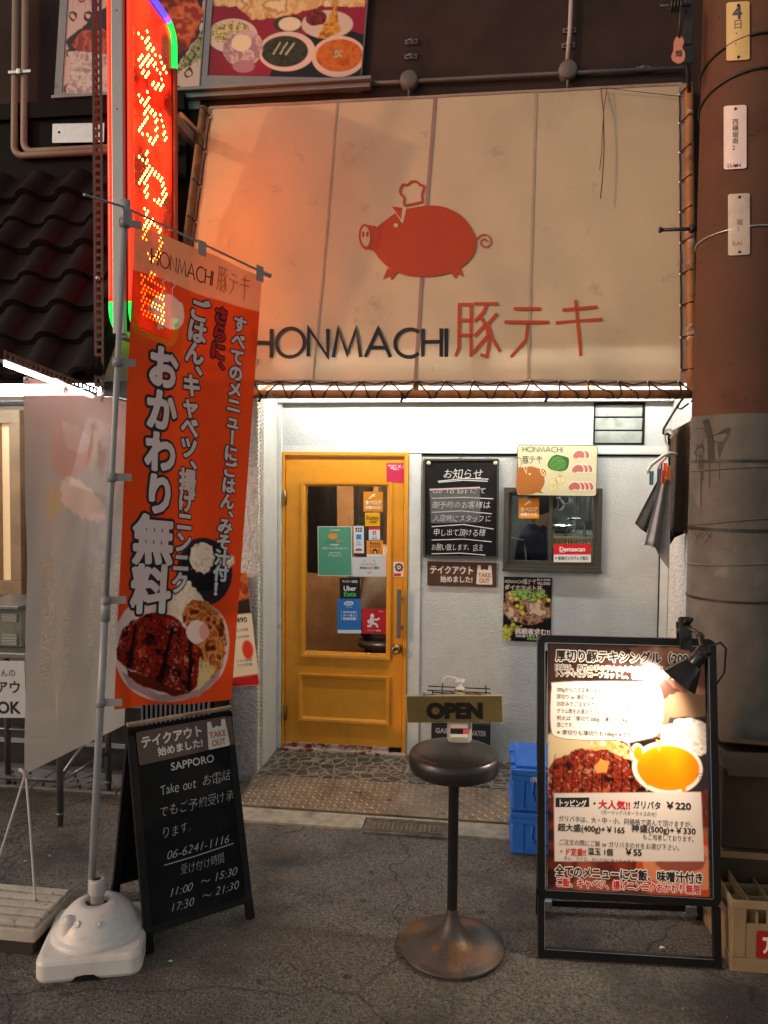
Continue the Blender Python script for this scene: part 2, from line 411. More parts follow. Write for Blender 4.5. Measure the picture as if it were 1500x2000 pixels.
# light bits of grit lying on the asphalt
mb = MB()
for k in range(230):
    x, y = rnd.uniform(-2.2, 1.5), rnd.uniform(-2.75, -.85); s_ = rnd.uniform(.0015, .0045)*(2.2 if k < 8 else 1)
    a = rnd.uniform(0, 6); z = .0035
    mb.add([(x+s_*math.cos(a+q)*rnd.uniform(.7, 1.3), y+s_*math.sin(a+q)*rnd.uniform(.7, 1.3), z) for q in (0, 1.3, 2.6, 4, 5.2)]+[(x, y, z+s_)], [(0, 1, 5), (1, 2, 5), (2, 3, 5), (3, 4, 5), (4, 0, 5)])
mb.build('grit', mat('grit', (.3, .28, .24), .7), label='pale bits of grit and litter scattered over the dark asphalt', cat='grit', kind='stuff', base=(0, -1.8, 0))

# concrete strip beside the threshold plate, cover plate
mb = MB(); mb.box((-1.34, -.93, -.05), (-.60, -.778, .006)); mb.box((-.16, -.93, -.05), (.8, -.778, .006)); mb.box((-.60, -.80, -.05), (-.16, -.778, .006))
mb.build('pavement', M_conc, kind='structure')
M_step = bpy.data.materials.new('crazy_paving'); M_step.use_nodes = True
t = M_step.node_tree; N = t.nodes; L = t.links; b = N['Principled BSDF']
tc = N.new('ShaderNodeTexCoord'); vo = N.new('ShaderNodeTexVoronoi'); vo.feature = 'DISTANCE_TO_EDGE'; vo.inputs['Scale'].default_value = 15
vc = N.new('ShaderNodeTexVoronoi'); vc.inputs['Scale'].default_value = 15
nz = N.new('ShaderNodeTexNoise'); nz.inputs['Scale'].default_value = 30
ad = N.new('ShaderNodeVectorMath'); ad.operation = 'MULTIPLY_ADD'; ad.inputs[1].default_value = (.02,)*3
L.new(nz.outputs['Color'], ad.inputs[0]); L.new(tc.outputs['Object'], ad.inputs[2])
L.new(ad.outputs[0], vo.inputs['Vector']); L.new(ad.outputs[0], vc.inputs['Vector'])
rp = N.new('ShaderNodeMapRange'); rp.inputs['From Min'].default_value = .03; rp.inputs['From Max'].default_value = .075; L.new(vo.outputs['Distance'], rp.inputs[0])
sp = N.new('ShaderNodeMapRange'); sp.inputs['To Min'].default_value = .5; sp.inputs['To Max'].default_value = 1.4; L.new(vc.outputs['Color'], sp.inputs[0])
sc_ = N.new('ShaderNodeVectorMath'); sc_.operation = 'SCALE'; sc_.inputs[0].default_value = (.075, .066, .054); L.new(sp.outputs[0], sc_.inputs['Scale'])
mx = N.new('ShaderNodeMix'); mx.data_type = 'RGBA'; L.new(rp.outputs[0], mx.inputs[0]); mx.inputs[6].default_value = (.27, .24, .19, 1); L.new(sc_.outputs[0], mx.inputs[7])
L.new(mx.outputs[2], b.inputs['Base Color']); b.inputs['Roughness'].default_value = .42
bn = N.new('ShaderNodeBump'); bn.inputs['Strength'].default_value = .6; bn.inputs['Distance'].default_value = .006; L.new(rp.outputs[0], bn.inputs['Height']); L.new(bn.outputs[0], b.inputs['Normal'])
mb = MB(); mb.box((-1.29, -.44, -.05), (1.047, .0, .055)); mb.build('tiled_step', M_step, kind='structure')
# sloping checker plate
M_chk = mat('checker_plate', (.3, .25, .19), .36, metal=.6, namt=.4, nscale=9, bump=.2, bscale=60, dirt=[((.26, .19, .12), 5, .45, .65, .7), ((.05, .035, .03), 14, .58, .7, .7)])
mb = MB()
A = Vector((-1.30, -.765, .012)); Bv = Vector((0, .33, .04))
mb.add([A, A+Vector((2.36, 0, 0)), A+Vector((2.36, 0, 0))+Bv, A+Bv, A+Vector((0, 0, -.06)), A+Vector((2.36, 0, -.06)), A+Vector((2.36, 0, -.06))+Bv, A+Vector((0, 0, -.06))+Bv],
       [(0, 1, 2, 3), (0, 4, 5, 1), (1, 5, 6, 2), (3, 2, 6, 7), (0, 3, 7, 4)])
bu, bv_ = Vector((1, 0, 0)), Bv.normalized(); bn_ = bu.cross(bv_)
for j in range(10):
    for i in range(71):
        c = A+bu*(.025+i*.033)+bv_*(.018+j*.033); a = R(45 if (i+j) % 2 else -45)
        p = bu*math.cos(a)+bv_*math.sin(a); q = bn_.cross(p)
        mb.add([c-p*.015, c-q*.0042, c+p*.015, c+q*.0042, c+bn_*.005], [(0, 1, 4), (1, 2, 4), (2, 3, 4), (3, 0, 4)], 1)
mb.build('checker_plate', [M_chk, mat('worn_tread', (.5, .4, .28), .3, metal=.7, namt=.4, nscale=9)], label='worn rusty checker plate ramp laid before the tiled shop step', cat='metal plate')
# utility cover
M_cov = mat('cast_cover', (.17, .145, .11), .6, metal=.3, namt=.4, nscale=25, dirt=[((.05, .045, .04), 9, .5, .65, .6)])
mb = MB(); cx0, cx1, cy0, cy1 = -.59, -.17, -.965, -.81
mb.box((cx0, cy0, -.03), (cx1, cy1, .008), 0, .003)
for k in range(2): mb.box((cx0+.012+k*.016, cy0+.012+k*.014, .009), (cx1-.012-k*.016, cy0+.018+k*.014, .012)); mb.box((cx0+.012+k*.016, cy1-.018-k*.014, .009), (cx1-.012-k*.016, cy1-.012-k*.014, .012))
for k in range(2): mb.box((cx0+.012+k*.016, cy0+.012, .009), (cx0+.018+k*.016, cy1-.012, .0125)); mb.box((cx1-.018-k*.016, cy0+.012, .009), (cx1-.012-k*.016, cy1-.012, .0125))
for i in range(14):
    for j in range(4): mb.box((cx0+.055+i*.023, cy0+.045+j*.02, .009), (cx0+.055+i*.023+.012, cy0+.045+j*.02+.009, .0125))
mb.build('utility_cover', M_cov, label='rectangular patterned metal utility cover set in the pavement before the door', cat='cover')

# ================================================================== RESTAURANT BUILDING
M_wall = mat('white_stucco', (.56, .585, .57), .75, namt=.09, nscale=6, bump=.55, bscale=75, bdist=.012, dirt=[((.36, .36, .33), 2.1, .56, .8, .5), ((.2, .18, .15), 24, .66, .74, .6), ((.28, .27, .24), 5, .64, .72, .5)], detail=4)
M_trim = mat('white_trim', (.66, .69, .65), .55, namt=.08, nscale=12, dirt=[((.3, .28, .24), 9, .6, .75, .6)])
M_up = mat('brown_stucco', (.06, .042, .036), .9, spec=.1, namt=.25, nscale=3, bump=.6, bscale=140, bdist=.01, dirt=[((.03, .025, .025), 1.4, .52, .75, .6)])
M_rough = mat('roughcast_plaster', (.76, .73, .69), .85, namt=.15, nscale=30, bump=1, bscale=55, bdist=.03, dirt=[((.22, .2, .19), 7, .6, .75, .6)], detail=3)
M_dark = mat('soot_black', (.012, .011, .011), .8, spec=.1, namt=.3, nscale=5)
M_grey = mat('grey_steel', (.2, .21, .22), .45, metal=.6, namt=.15, nscale=10)
M_wood = mat('brown_wood', (.2, .105, .045), .5, namt=.3, nscale=6)
rb = thing('restaurant_building', (-.1, 0, 0), 'white stucco restaurant front with an orange yellow door below a brown upper wall', 'building')
vx0, vz1 = P(1160, 786, Y=0).x, P(1160, 786, Y=0).z; vx1, vz0 = P(1258, 869, Y=0).x, P(1258, 869, Y=0).z
DX0, DX1, DZ = -1.262, -.478, 1.911
WX0, WX1, WZ0, WZ1 = .095, .664, 1.212, 1.705
def holed(mb, x0, x1, z0, z1, holes, y, dep):
    xs = sorted({x0, x1, *[h[0] for h in holes], *[h[1] for h in holes]}); zs = sorted({z0, z1, *[h[2] for h in holes], *[h[3] for h in holes]})
    for i in range(len(xs)-1):
        for j in range(len(zs)-1):
            cx, cz = (xs[i]+xs[i+1])/2, (zs[j]+zs[j+1])/2
            if any(h[0] < cx < h[1] and h[2] < cz < h[3] for h in holes): continue
            a = [(xs[i], zs[j]), (xs[i+1], zs[j]), (xs[i+1], zs[j+1]), (xs[i], zs[j+1])]
            mb.add([(p, y, q) for p, q in a], [(0, 1, 2, 3)]); mb.add([(p, y+dep, q) for p, q in a], [(3, 2, 1, 0)])
    for h in holes:
        c = [(h[0], h[2]), (h[1], h[2]), (h[1], h[3]), (h[0], h[3])]
        for (a, b_) in zip(c, c[1:]+c[:1]): mb.add([(a[0], y, a[1]), (b_[0], y, b_[1]), (b_[0], y+dep, b_[1]), (a[0], y+dep, a[1])], [(0, 1, 2, 3)])
mb = MB(); holed(mb, -1.32, 1.06, -.05, 2.5, [(DX0, DX1, -.05, DZ), (WX0, WX1, WZ0, WZ1), (vx0, vx1, vz0, vz1)], 0, .1)
mb.build('stucco_wall', M_wall, rb)
mb = MB(); mb.box((-5, 0, 2.5), (4.8, .1, 7)); mb.build('upper_wall', M_up, rb)
mb = MB(); mb.box((1.755, -.3, -.05), (4.8, .0, 2.495)); mb.build('side_wall', M_up, rb)
mb = MB()   # boards round the panels
ztr = P(800, 783, Y=0).z; zb1, zb0 = P(900, 872, Y=0).z, P(900, 886, Y=0).z
mb.box((-1.29, -.05, ztr-.012), (1.047, -.001, ztr+.03), 0, .006)
mb.box((DX0-.03, -.014, zb0), (vx0-.005, -.001, zb1), 0, .004); mb.box((vx0-.005, -.014, zb0), (1.047, -.001, vz0-.006), 0, .004)
mb.box((-1.29, -.03, .055), (-1.264, -.001, ztr-.012), 0, .004); mb.box((-.476, -.012, .055), (-.40, -.001, zb0-.004), 0, .004)
mb.box((1.0, -.012, .055), (1.047, -.001, zb0-.004), 0, .004)
mb.build('wall_trim', M_trim, rb)
mb = MB(); mb.box((-.40, -.006, zb0-.013), (1.0, -.0005, zb0-.0005)); mb.box((1.0-.006, -.0125, .3), (1.0-.002, -.0005, zb0-.004)); mb.build('shadow_strip', M_dark, rb)  # black strips stand in for the shade along the trim edges
# piers: roughcast front, mosaic return
M_mos = mat('mosaic_edge', (.6, .55, .46), .7, namt=.2, nscale=60, bump=.4, bscale=70, dirt=[((.3, .26, .2), 15, .55, .7, .6)])
mb = MB(); mb.box((-1.76, -.43, -.05), (-1.297, .0, 2.42))
mb.build('pier', M_rough, rb)
mb = MB(); zz_ = .0
while zz_ < 2.36:
    for k in range(2):
        y0 = -.432+k*.05
        sg = 1 if k else -1; d_ = .012*sg
        mb.add([(-1.2965, y0, zz_+d_), (-1.2965, y0+.047, zz_-d_), (-1.2965, y0+.047, zz_+.021-d_), (-1.2965, y0, zz_+.021+d_),
                (-1.289, y0+.003, zz_+.003+d_), (-1.289, y0+.044, zz_+.003-d_), (-1.289, y0+.044, zz_+.018-d_), (-1.289, y0+.003, zz_+.018+d_)],
               [(4, 5, 6, 7), (0, 1, 5, 4), (1, 2, 6, 5), (2, 3, 7, 6), (3, 0, 4, 7)])
    zz_ += .0235
mb.build('mosaic_band', M_mos, rb)
mb = MB(); mb.box((-1.2955, -.33, .0), (-1.288, -.035, 2.36), 0, .002); mb.build('pier_return', M_trim, rb)
mb = MB(); mb.box((1.05, -.43, -.05), (1.75, .0, 2.42)); mb.build('pier', M_rough, rb)
# louvre vent
mb = MB(); fw = .008
for a in ((vx0, vz0, vx1, vz0+fw), (vx0, vz1-fw, vx1, vz1), (vx0, vz0+fw, vx0+fw, vz1-fw), (vx1-fw, vz0+fw, vx1, vz1-fw)): mb.box((a[0], -.008, a[1]), (a[2], .06, a[3]))
lv = mb.build('louvre_vent', M_dark, rb)
M_slat = mat('frosted_slat', (.5, .55, .5), .25, namt=.3, nscale=7, dirt=[((.07, .07, .06), 5, .52, .72, .8)])
hh = (vz1-vz0-2*fw)/3
for k in range(3):
    z = vz0+fw+k*hh; mb = MB(); mb.obox(((vx0+vx1)/2, .016, z+hh/2), (1, 0, 0), (0, -.3, 1), (0, 1, .3), (vx1-vx0)/2-fw-.003, hh*.44, .003, 0, .002); mb.build('slat', M_slat, lv)
mb = MB(); mb.box((vx0, .098, vz0), (vx1, .1, vz1)); mb.build('vent_backing', M_dark, rb)

# ---- door
M_door = mat('orange_yellow_paint', (.8, .335, .025), .36, namt=.07, nscale=9, bump=.12, bscale=35, spec=.45, dirt=[((.42, .15, .02), 3.5, .6, .8, .35), ((.16, .07, .02), 40, .68, .75, .7), ((.5, .2, .02), 1.6, .5, .7, .5)])
M_brass = mat('worn_brass', (.3, .2, .09), .35, metal=.9, namt=.25, nscale=40)
M_alu = mat('brushed_aluminium', (.55, .56, .55), .35, metal=.85, namt=.1, nscale=30)
LX0, LX1, LZ0, LZ1 = -1.242, -.507, .075, 1.885     # leaf
GX0, GX1 = P(598, 950, Y=0).x, P(757, 950, Y=0).x; GZ1, GZ0 = P(600, 949, Y=0).z, P(700, 1277, Y=0).z
mb = MB()
holed(mb, LX0, LX1, LZ0, LZ1, [(GX0, GX1, GZ0, GZ1)], -.004, .04)
for a, b_ in (((LX0, LZ0), (LX1, LZ0)), ((LX1, LZ0), (LX1, LZ1)), ((LX1, LZ1), (LX0, LZ1)), ((LX0, LZ1), (LX0, LZ0))):
    mb.add([(a[0], -.004, a[1]), (b_[0], -.004, b_[1]), (b_[0], .036, b_[1]), (a[0], .036, a[1])], [(0, 1, 2, 3)])
def mould(mb, x0, x1, z0, z1, y, wd, pr):   # mitred raised moulding round a rectangle
    o = [(x0-wd, z0-wd), (x1+wd, z0-wd), (x1+wd, z1+wd), (x0-wd, z1+wd)]; md = [(x0-wd*.45, z0-wd*.45), (x1+wd*.45, z0-wd*.45), (x1+wd*.45, z1+wd*.45), (x0-wd*.45, z1+wd*.45)]
    i_ = [(x0, z0), (x1, z0), (x1, z1), (x0, z1)]
    vs = [(p, y, q) for p, q in o]+[(p, y-pr, q) for p, q in o]+[(p, y-pr*.9, q) for p, q in md]+[(p, y-pr*.35, q) for p, q in i_]+[(p, y+.004, q) for p, q in i_]
    mb.add(vs, [(r*4+k, r*4+(k+1) % 4, (r+1)*4+(k+1) % 4, (r+1)*4+k) for r in range(4) for k in range(4)])
mould(mb, GX0, GX1, GZ0, GZ1, -.004, .028, .012)
PX0, PX1 = P(592, 1320, Y=0).x, P(753, 1320, Y=0).x; PZ1, PZ0 = P(670, 1326, Y=0).z, P(670, 1402, Y=0).z
mould(mb, PX0, PX1, PZ0, PZ1, -.004, .026, .015)
door = mb.build('door', M_door, rb)
mb = MB()
for a in ((DX0, 0, LX0-.004, DZ), (LX1+.004, 0, DX1, DZ), (LX0-.004, LZ1+.004, LX1+.004, DZ)): mb.box((a[0], -.022, max(a[1], .056)), (a[2], .095, a[3]), 0, .003)
mb.build('door_frame', M_door, rb)
M_glass = glass('door_glass', (.86, .85, .8))
mb = MB(); mb.box((GX0-.004, .01, GZ0-.004), (GX1+.004, .014, GZ1+.004)); mb.build('glass_pane', M_glass, door)
hx = P(779, 1200, Y=-.05).x; hz1, hz0 = P(779, 1150, Y=-.05).z, P(779, 1246, Y=-.05).z
mb = MB(); mb.box((hx-.013, -.062, hz0), (hx+.013, -.046, hz1), 0, .004)
for z in (hz0+.06, hz1-.06): mb.tube([(hx+.012, -.046, z), (hx+.012, -.004, z)], .008)
mb.build('handle', mat('dull_steel', (.24, .24, .23), .4, metal=.8, namt=.1, nscale=20), door)
kx, kz = P(774, 1268, Y=-.03).x, P(774, 1268, Y=-.03).z
mb = MB(); mb.lathe([(.0, 0), (.030, 0), (.031, .006), (.012, .01), (.012, .03), (.024, .034), (.028, .045), (.026, .058), (.014, .064), (.013, .06), (0, .06)], (kx, -.004, kz), 24, 0, (0, -1, 0))
mb.build('knob', M_brass, door)
for yy_ in (972, 1390):
    p = P(558, yy_, Y=-.01); mb = MB(); mb.tube([(p.x, -.03, p.z-.045), (p.x, -.03, p.z+.045)], .008); mb.box((p.x-.012, -.0245, p.z-.045), (p.x+.012, -.0225, p.z+.045)); mb.build('hinge', M_brass, door)
M_kick = mat('scuffed_red_paint', (.23, .03, .02), .6, namt=.5, nscale=30, dirt=[((.5, .42, .34), 14, .44, .5, .9), ((.05, .03, .02), 22, .6, .66, .9)])
mb = MB(); mb.box((LX0+.002, -.012, .062), (LX1-.075, -.0045, .094), 0, .002); mb.build('kick_strip', M_kick, door)
mb = MB(); mb.box((LX1-.074, -.013, .056), (LX1+.0, -.0045, .096), 0, .002); mb.build('rubber_corner', M_dark, door)
mb = MB(); mb.box((DX0, -.05, .05), (DX1, .095, .068), 0, .004); mb.build('threshold', M_kick, rb)

# ---- kitchen window
M_brz = mat('bronze_aluminium', (.085, .08, .06), .4, metal=.5, namt=.12, nscale=20)
mb = MB(); f = .03
for a in ((WX0, WZ0, WX1, WZ0+f), (WX0, WZ1-f, WX1, WZ1), (WX0, WZ0+f, WX0+f, WZ1-f), (WX1-f, WZ0+f, WX1, WZ1-f)): mb.box((a[0], -.03, a[1]), (a[2], .07, a[3]), 0, .003)
mb.box((WX0-.004, -.04, WZ0-.006), (WX1+.004, -.0305, WZ0+.012), 0, .003)
win = mb.build('window', M_brz, rb)
mid = P(1076, 1030, Y=0).x
M_wg = glass('window_glass', (.93, .94, .93))
for k, (a, b_, y) in enumerate(((WX0+f, mid+.012, .012), (mid-.012, WX1-f, -.012))):
    mb = MB(); s_ = .02
    for q in ((a, WZ0+f, b_, WZ0+f+s_*1.4), (a, WZ1-f-s_, b_, WZ1-f), (a, WZ0+f+s_*1.4, a+s_, WZ1-f-s_), (b_-s_, WZ0+f+s_*1.4, b_, WZ1-f-s_)): mb.box((q[0], y-.009, q[1]), (q[2], y+.009, q[3]), 0, .002)
    mb.build('sash', M_brz, win)
    mb = MB(); mb.box((a+s_-.003, y-.002, WZ0+f+.02), (b_-s_+.003, y+.002, WZ1-f-.015)); mb.build('pane', M_wg, win)

# ---- rooms behind the wall
M_ply = mat('wood_panelling', (.27, .145, .065), .5, namt=.3, nscale=7, dirt=[((.17, .075, .03), 3, .45, .7, .7)])
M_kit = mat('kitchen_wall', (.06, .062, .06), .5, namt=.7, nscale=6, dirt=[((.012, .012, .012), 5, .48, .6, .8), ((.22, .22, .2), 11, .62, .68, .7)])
mb = MB(); mb.box((-1.5, .95, -.02), (-.2, 1.0, 2.5)); mb.box((-1.55, .1, -.02), (-1.5, .95, 2.5)); mb.box((-.25, .1, -.02), (-.2, .95, 2.5)); mb.build('panelled_room', M_ply, rb)
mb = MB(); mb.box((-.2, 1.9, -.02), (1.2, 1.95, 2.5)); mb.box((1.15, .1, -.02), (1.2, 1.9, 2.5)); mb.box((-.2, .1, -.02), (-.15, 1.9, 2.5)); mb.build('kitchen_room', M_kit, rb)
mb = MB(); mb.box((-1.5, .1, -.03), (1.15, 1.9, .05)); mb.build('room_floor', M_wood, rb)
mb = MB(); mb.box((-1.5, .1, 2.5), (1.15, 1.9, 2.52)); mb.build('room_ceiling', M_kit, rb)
# ================================================================== AWNING SIGN
a_tl, a_tr, a_bl, a_br = P(409, 211, Y=-.06), P(1332, 164, Y=-.06), P(337, 748, Y=-.45), P(1336, 749, Y=-.45)
A_o = a_tl; A_n = (a_tr-a_tl).cross(a_bl-a_tl).normalized()
if A_n.y > 0: A_n = -A_n
def sheet_dip(u, v):
    k = math.sin(math.pi*u)*math.sin(math.pi*v)
    rp_ = (.0045*math.sin(u*23+v*9)+.004*math.sin(u*47-v*14+1)+.003*math.sin(u*11+v*31))*(.25+v*v)+.006*math.sin(u*17*math.pi)*max(0, v-.8)*4
    return -.012*k+rp_*min(1, 6*max(u, 0), 6*max(1-u, 0))
def aw(px, py, h=0):
    p = PP(px, py, A_o, A_n); v = (A_o.z-p.z)/(A_o.z-a_bl.z); xl = a_tl.x+(a_bl.x-a_tl.x)*v; xr = a_tr.x+(a_br.x-a_tr.x)*v
    u = (p.x-xl)/(xr-xl); q = a_tl.lerp(a_tr, u).lerp(a_bl.lerp(a_br, u), v); return p+A_n*(h+sheet_dip(min(max(u, 0), 1), min(max(v, 0), 1))+max(0, (q-p).dot(A_n)))
aw_t = thing('awning', (-.4, -.25, 2.2), 'large cream tarpaulin sign awning with red pig laced to a rusty pipe frame', 'awning')
M_tarp = mat('cream_tarpaulin', (.64, .52, .35), .5, namt=.05, nscale=3, bump=.06, bscale=260, trans=.012, spec=.35,
             dirt=[((.34, .26, .17), 1.5, .5, .75, .5), ((.18, .14, .1), 6, .62, .76, .45), ((.2, .15, .1), 22, .7, .76, .4)])
NU, NV = 120, 60; mb = MB()
def awuv(u, v, h=0):
    top = a_tl.lerp(a_tr, u); bot = a_bl.lerp(a_br, u); p = top.lerp(bot, v)
    return p+A_n*(h+sheet_dip(u, v))
mb.add([awuv(i/NU, j/NV) for j in range(NV+1) for i in range(NU+1)], [(j*(NU+1)+i, (j+1)*(NU+1)+i, (j+1)*(NU+1)+i+1, j*(NU+1)+i+1) for j in range(NV) for i in range(NU)], 0, True)
mb.build('sheet', M_tarp, aw_t)
# hems, seams and the painted pipe streak
M_hem = mat('tarpaulin_hem', (.36, .27, .22), .55, namt=.2, nscale=14)
M_seam = mat('seam_tape', (.46, .35, .24), .5, namt=.15, nscale=10)
M_pipe_streak = mat('pipe_shadow_streak', (.34, .2, .17), .5, namt=.2, nscale=6)  # dark streak painted on for the pipe behind: its shadow and grime
mb = MB()
def astrip(mb, pts, wpx, m=0, h=.002):
    stroke(mb, aw, pts, wpx, m, h)
def pxuv(u, v):
    a = awuv(u, v); return a
for (u0, v0, u1, v1, hw) in ((0, 0, 0, 1, .006), (1, 0, 1, 1, .007), (0, 1, 1, 1, .006), (0, 0, 1, 0, .003)):
    n = 30
    for k in range(n):
        q = []
        for t_ in (k/n, (k+1)/n):
            u, v = u0+(u1-u0)*t_, v0+(v1-v0)*t_
            if u0 == u1: q.append((awuv(u-hw, v, .004), awuv(u+hw, v, .004)))
            else: q.append((awuv(u, v-hw*1.6, .004), awuv(u, v+hw*1.6, .004)))
        mb.add([q[0][0], q[0][1], q[1][1], q[1][0]], [(0, 1, 2, 3)])
mb.build('hem', M_hem, aw_t)
mb = MB()
for pts, wd, m_ in [(((659, 198), (612, 746)), 4, 0), (((1047, 181), (1031, 746)), 5, 0), (((850, 192), (828, 470), (811, 746)), 7, 1)]:
    pp = []
    for a, b_ in zip(pts, pts[1:]): pp += [Vector(a).lerp(Vector(b_), k/12) for k in range(12)]
    pp.append(Vector(pts[-1])); astrip(mb, pp, wd, m_, .0035)
mb.build('seam_and_streak', [M_seam, M_pipe_streak], aw_t)
M_rust = mat('rusty_orange_pipe', (.36, .15, .05), .6, namt=.35, nscale=9, bump=.3, bscale=40, dirt=[((.55, .5, .45), 6, .58, .62, .8), ((.08, .04, .025), 11, .55, .7, .8)])
pL0, pL1, pR0, pR1 = P(398, 210, Y=-.07), P(326, 770, Y=-.485), P(1345, 166, Y=-.07), P(1351, 770, Y=-.485)
for a, b_, nm in ((pL0, pL1, 'side_pipe'), (pR0, pR1, 'side_pipe'), (pL1, pR1, 'bottom_pipe')):
    mb = MB(); mb.tube([a.lerp(b_, k/8) for k in range(9)], .0235, 12); mb.build(nm, M_rust, aw_t)
for x in (-1.3, -.35, .55):   # stays back to the wall
    mb = MB(); p = pL1.lerp(pR1, (x-pL1.x)/(pR1.x-pL1.x)); mb.tube([p, Vector((x, -.0, p.z+.14))], .016, 10); mb.build('stay', M_rust, aw_t)
mb = MB(); p = aw(812, 752); mb.tube([aw(812, 740, -.02), P(812, 772, Y=-.485)], .017, 8); mb.build('stay', M_rust, aw_t)
M_cord = mat('black_cord', (.014, .012, .011), .7)
M_eye = mat('eyelet', (.7, .68, .62), .3, metal=.8)
mb = MB(); me_ = []; lr = random.Random(5)
def pipept(a, b_, t, ang, axis): return a.lerp(b_, t)
ts = [.06+.94*k/17 for k in range(18)]
for k, t_ in enumerate(ts):
    e = awuv(t_*.985+.005, .995, .008); me_.append(MB().lathe([(0, .004), (.007, .003), (.008, 0)], e, 10, 0, A_n))
    for s_ in (-1, 1):
        t2 = t_+s_*.018+lr.uniform(-.006, .006); q = pL1.lerp(pR1, min(max(t2, 0), 1))
        mb.tube([e, e.lerp(q, .55)+Vector((lr.uniform(-.008, .008), -.012, 0)), q+Vector((0, -.027, .004)), q+Vector((s_*.01, -.02, -.02)), q+Vector((s_*.014, .01, -.022))], .0042, 5)
    if k % 5 == 2: mb.tube([q+Vector((0, -.027, .0)), q+Vector((.004, -.03, -.025)), q+Vector((-.004, -.028, -.045))], .008, 6)
    if k: mb.tube([awuv(ts[k-1]*.985+.005, .995, .01), awuv((ts[k-1]+t_)/2*.985+.005, 1.004, .009), e], .003, 5)
for u_, a, b_, n_ in ((.006, pL0, pL1, 8), (.994, pR0, pR1, 10)):
    prev = None
    for k in range(n_):
        v = .04+.92*k/(n_-1); e = awuv(u_, v, .008); me_.append(MB().lathe([(0, .004), (.007, .003), (.008, 0)], e, 10, 0, A_n))
        q = a.lerp(b_, v-.035); sg = 1 if u_ > .5 else -1
        mb.tube([e, e.lerp(q, .5)+Vector((0, -.012, 0)), q+Vector((0, -.028, 0)), q+Vector((sg*.026, -.004, -.004)), q+Vector((0, .026, -.02))], .0042, 5)
        if prev is not None: mb.tube([prev, prev.lerp(e, .5)+Vector((sg*.003, 0, 0)), e], .003, 5)
        prev = e
mb.build('lacing_cord', M_cord, aw_t); [q_.build('eyelet', M_eye, aw_t) for q_ in me_]
# frayed string hanging in front
mb = MB()
mb.tube([aw(1172, 180, .03), aw(1176, 230, .05), aw(1177, 300, .06), aw(1174, 360, .06), aw(1170, 398, .06)], .0035, 5)
mb.tube([aw(1184, 180, .03), aw(1178, 215, .05), aw(1174, 260, .06), aw(1172, 310, .065), aw(1168, 345, .07)], .0025, 5)
mb.tube([aw(1172, 180, .03), aw(1184, 180, .03), aw(1332, 194, .02)], .002, 5)
mb.build('frayed_string', mat('old_string', (.2, .1, .07), .8), label='frayed dark string dangling in front of the cream awning near its top right', cat='string')
# pig and lettering
M_red = mat('pig_red_film', (.5, .06, .012), .45, namt=.06, nscale=6, trans=.06); M_org = mat('orange_red_film', (.55, .075, .015), .45, trans=.06); M_blk = mat('black_film', (.016, .014, .013), .45)
mb = MB(); H1, H2, H3 = .0055, .0064, .0073
tri_fill(mb, aw, smooth_poly([(733, 448), (752, 430), (775, 414), (806, 404), (840, 400), (870, 404), (898, 418), (918, 440), (930, 466), (927, 492), (910, 515), (884, 530), (850, 538), (815, 539), (785, 534), (760, 522), (742, 506), (730, 490), (722, 482)], 4), 0, H1)
tri_fill(mb, aw, [(713, 437), (735, 441), (740, 462), (736, 486), (714, 486)], 0, H1-.0002)
tri_fill(mb, aw, ell(713, 461, 12.5, 25, 26, rot=-4), 0, H2)
tri_fill(mb, aw, ell(713.5, 461, 8.8, 20, 24, rot=-4), 1, H3)
for x in (709.2, 717.5): tri_fill(mb, aw, ell(x, 457, 2.8, 6, 14), 0, H3+.0006)
tri_fill(mb, aw, [(757, 522), (747, 544), (760, 537), (764, 546), (776, 530)], 0, H1); tri_fill(mb, aw, [(876, 528), (890, 544), (893, 534), (905, 540), (898, 518)], 0, H1)
fill(mb, aw, [(762, 398), (790, 403), (785, 436)], 1, H2); fill(mb, aw, [(765, 402), (786, 405), (783, 428)], 0, H3)
fill(mb, aw, [(790, 403), (794, 404), (787, 436), (784, 432)], 1, H3)
tri_fill(mb, aw, ell(773, 440, 4.6, 4.2, 16), 1, H2)
stroke(mb, aw, smooth_poly([(791, 400), (789, 385), (781, 374), (786, 360), (796, 360), (803, 354), (813, 354), (820, 360), (828, 364), (824, 378), (822, 396)], 5)[:-5], 4.2, 0, H1, closed=True)
tail = [(932, 462)]
for k in range(40):
    t_ = k/39; a = R(200+t_*520); rr_ = 16*(1-t_*.78); tail.append((947+rr_*math.cos(a), 471+rr_*math.sin(a)))
stroke(mb, aw, tail, 2.6, 0, H1)
mb.build('pig_emblem', [M_red, M_tarp], aw_t)
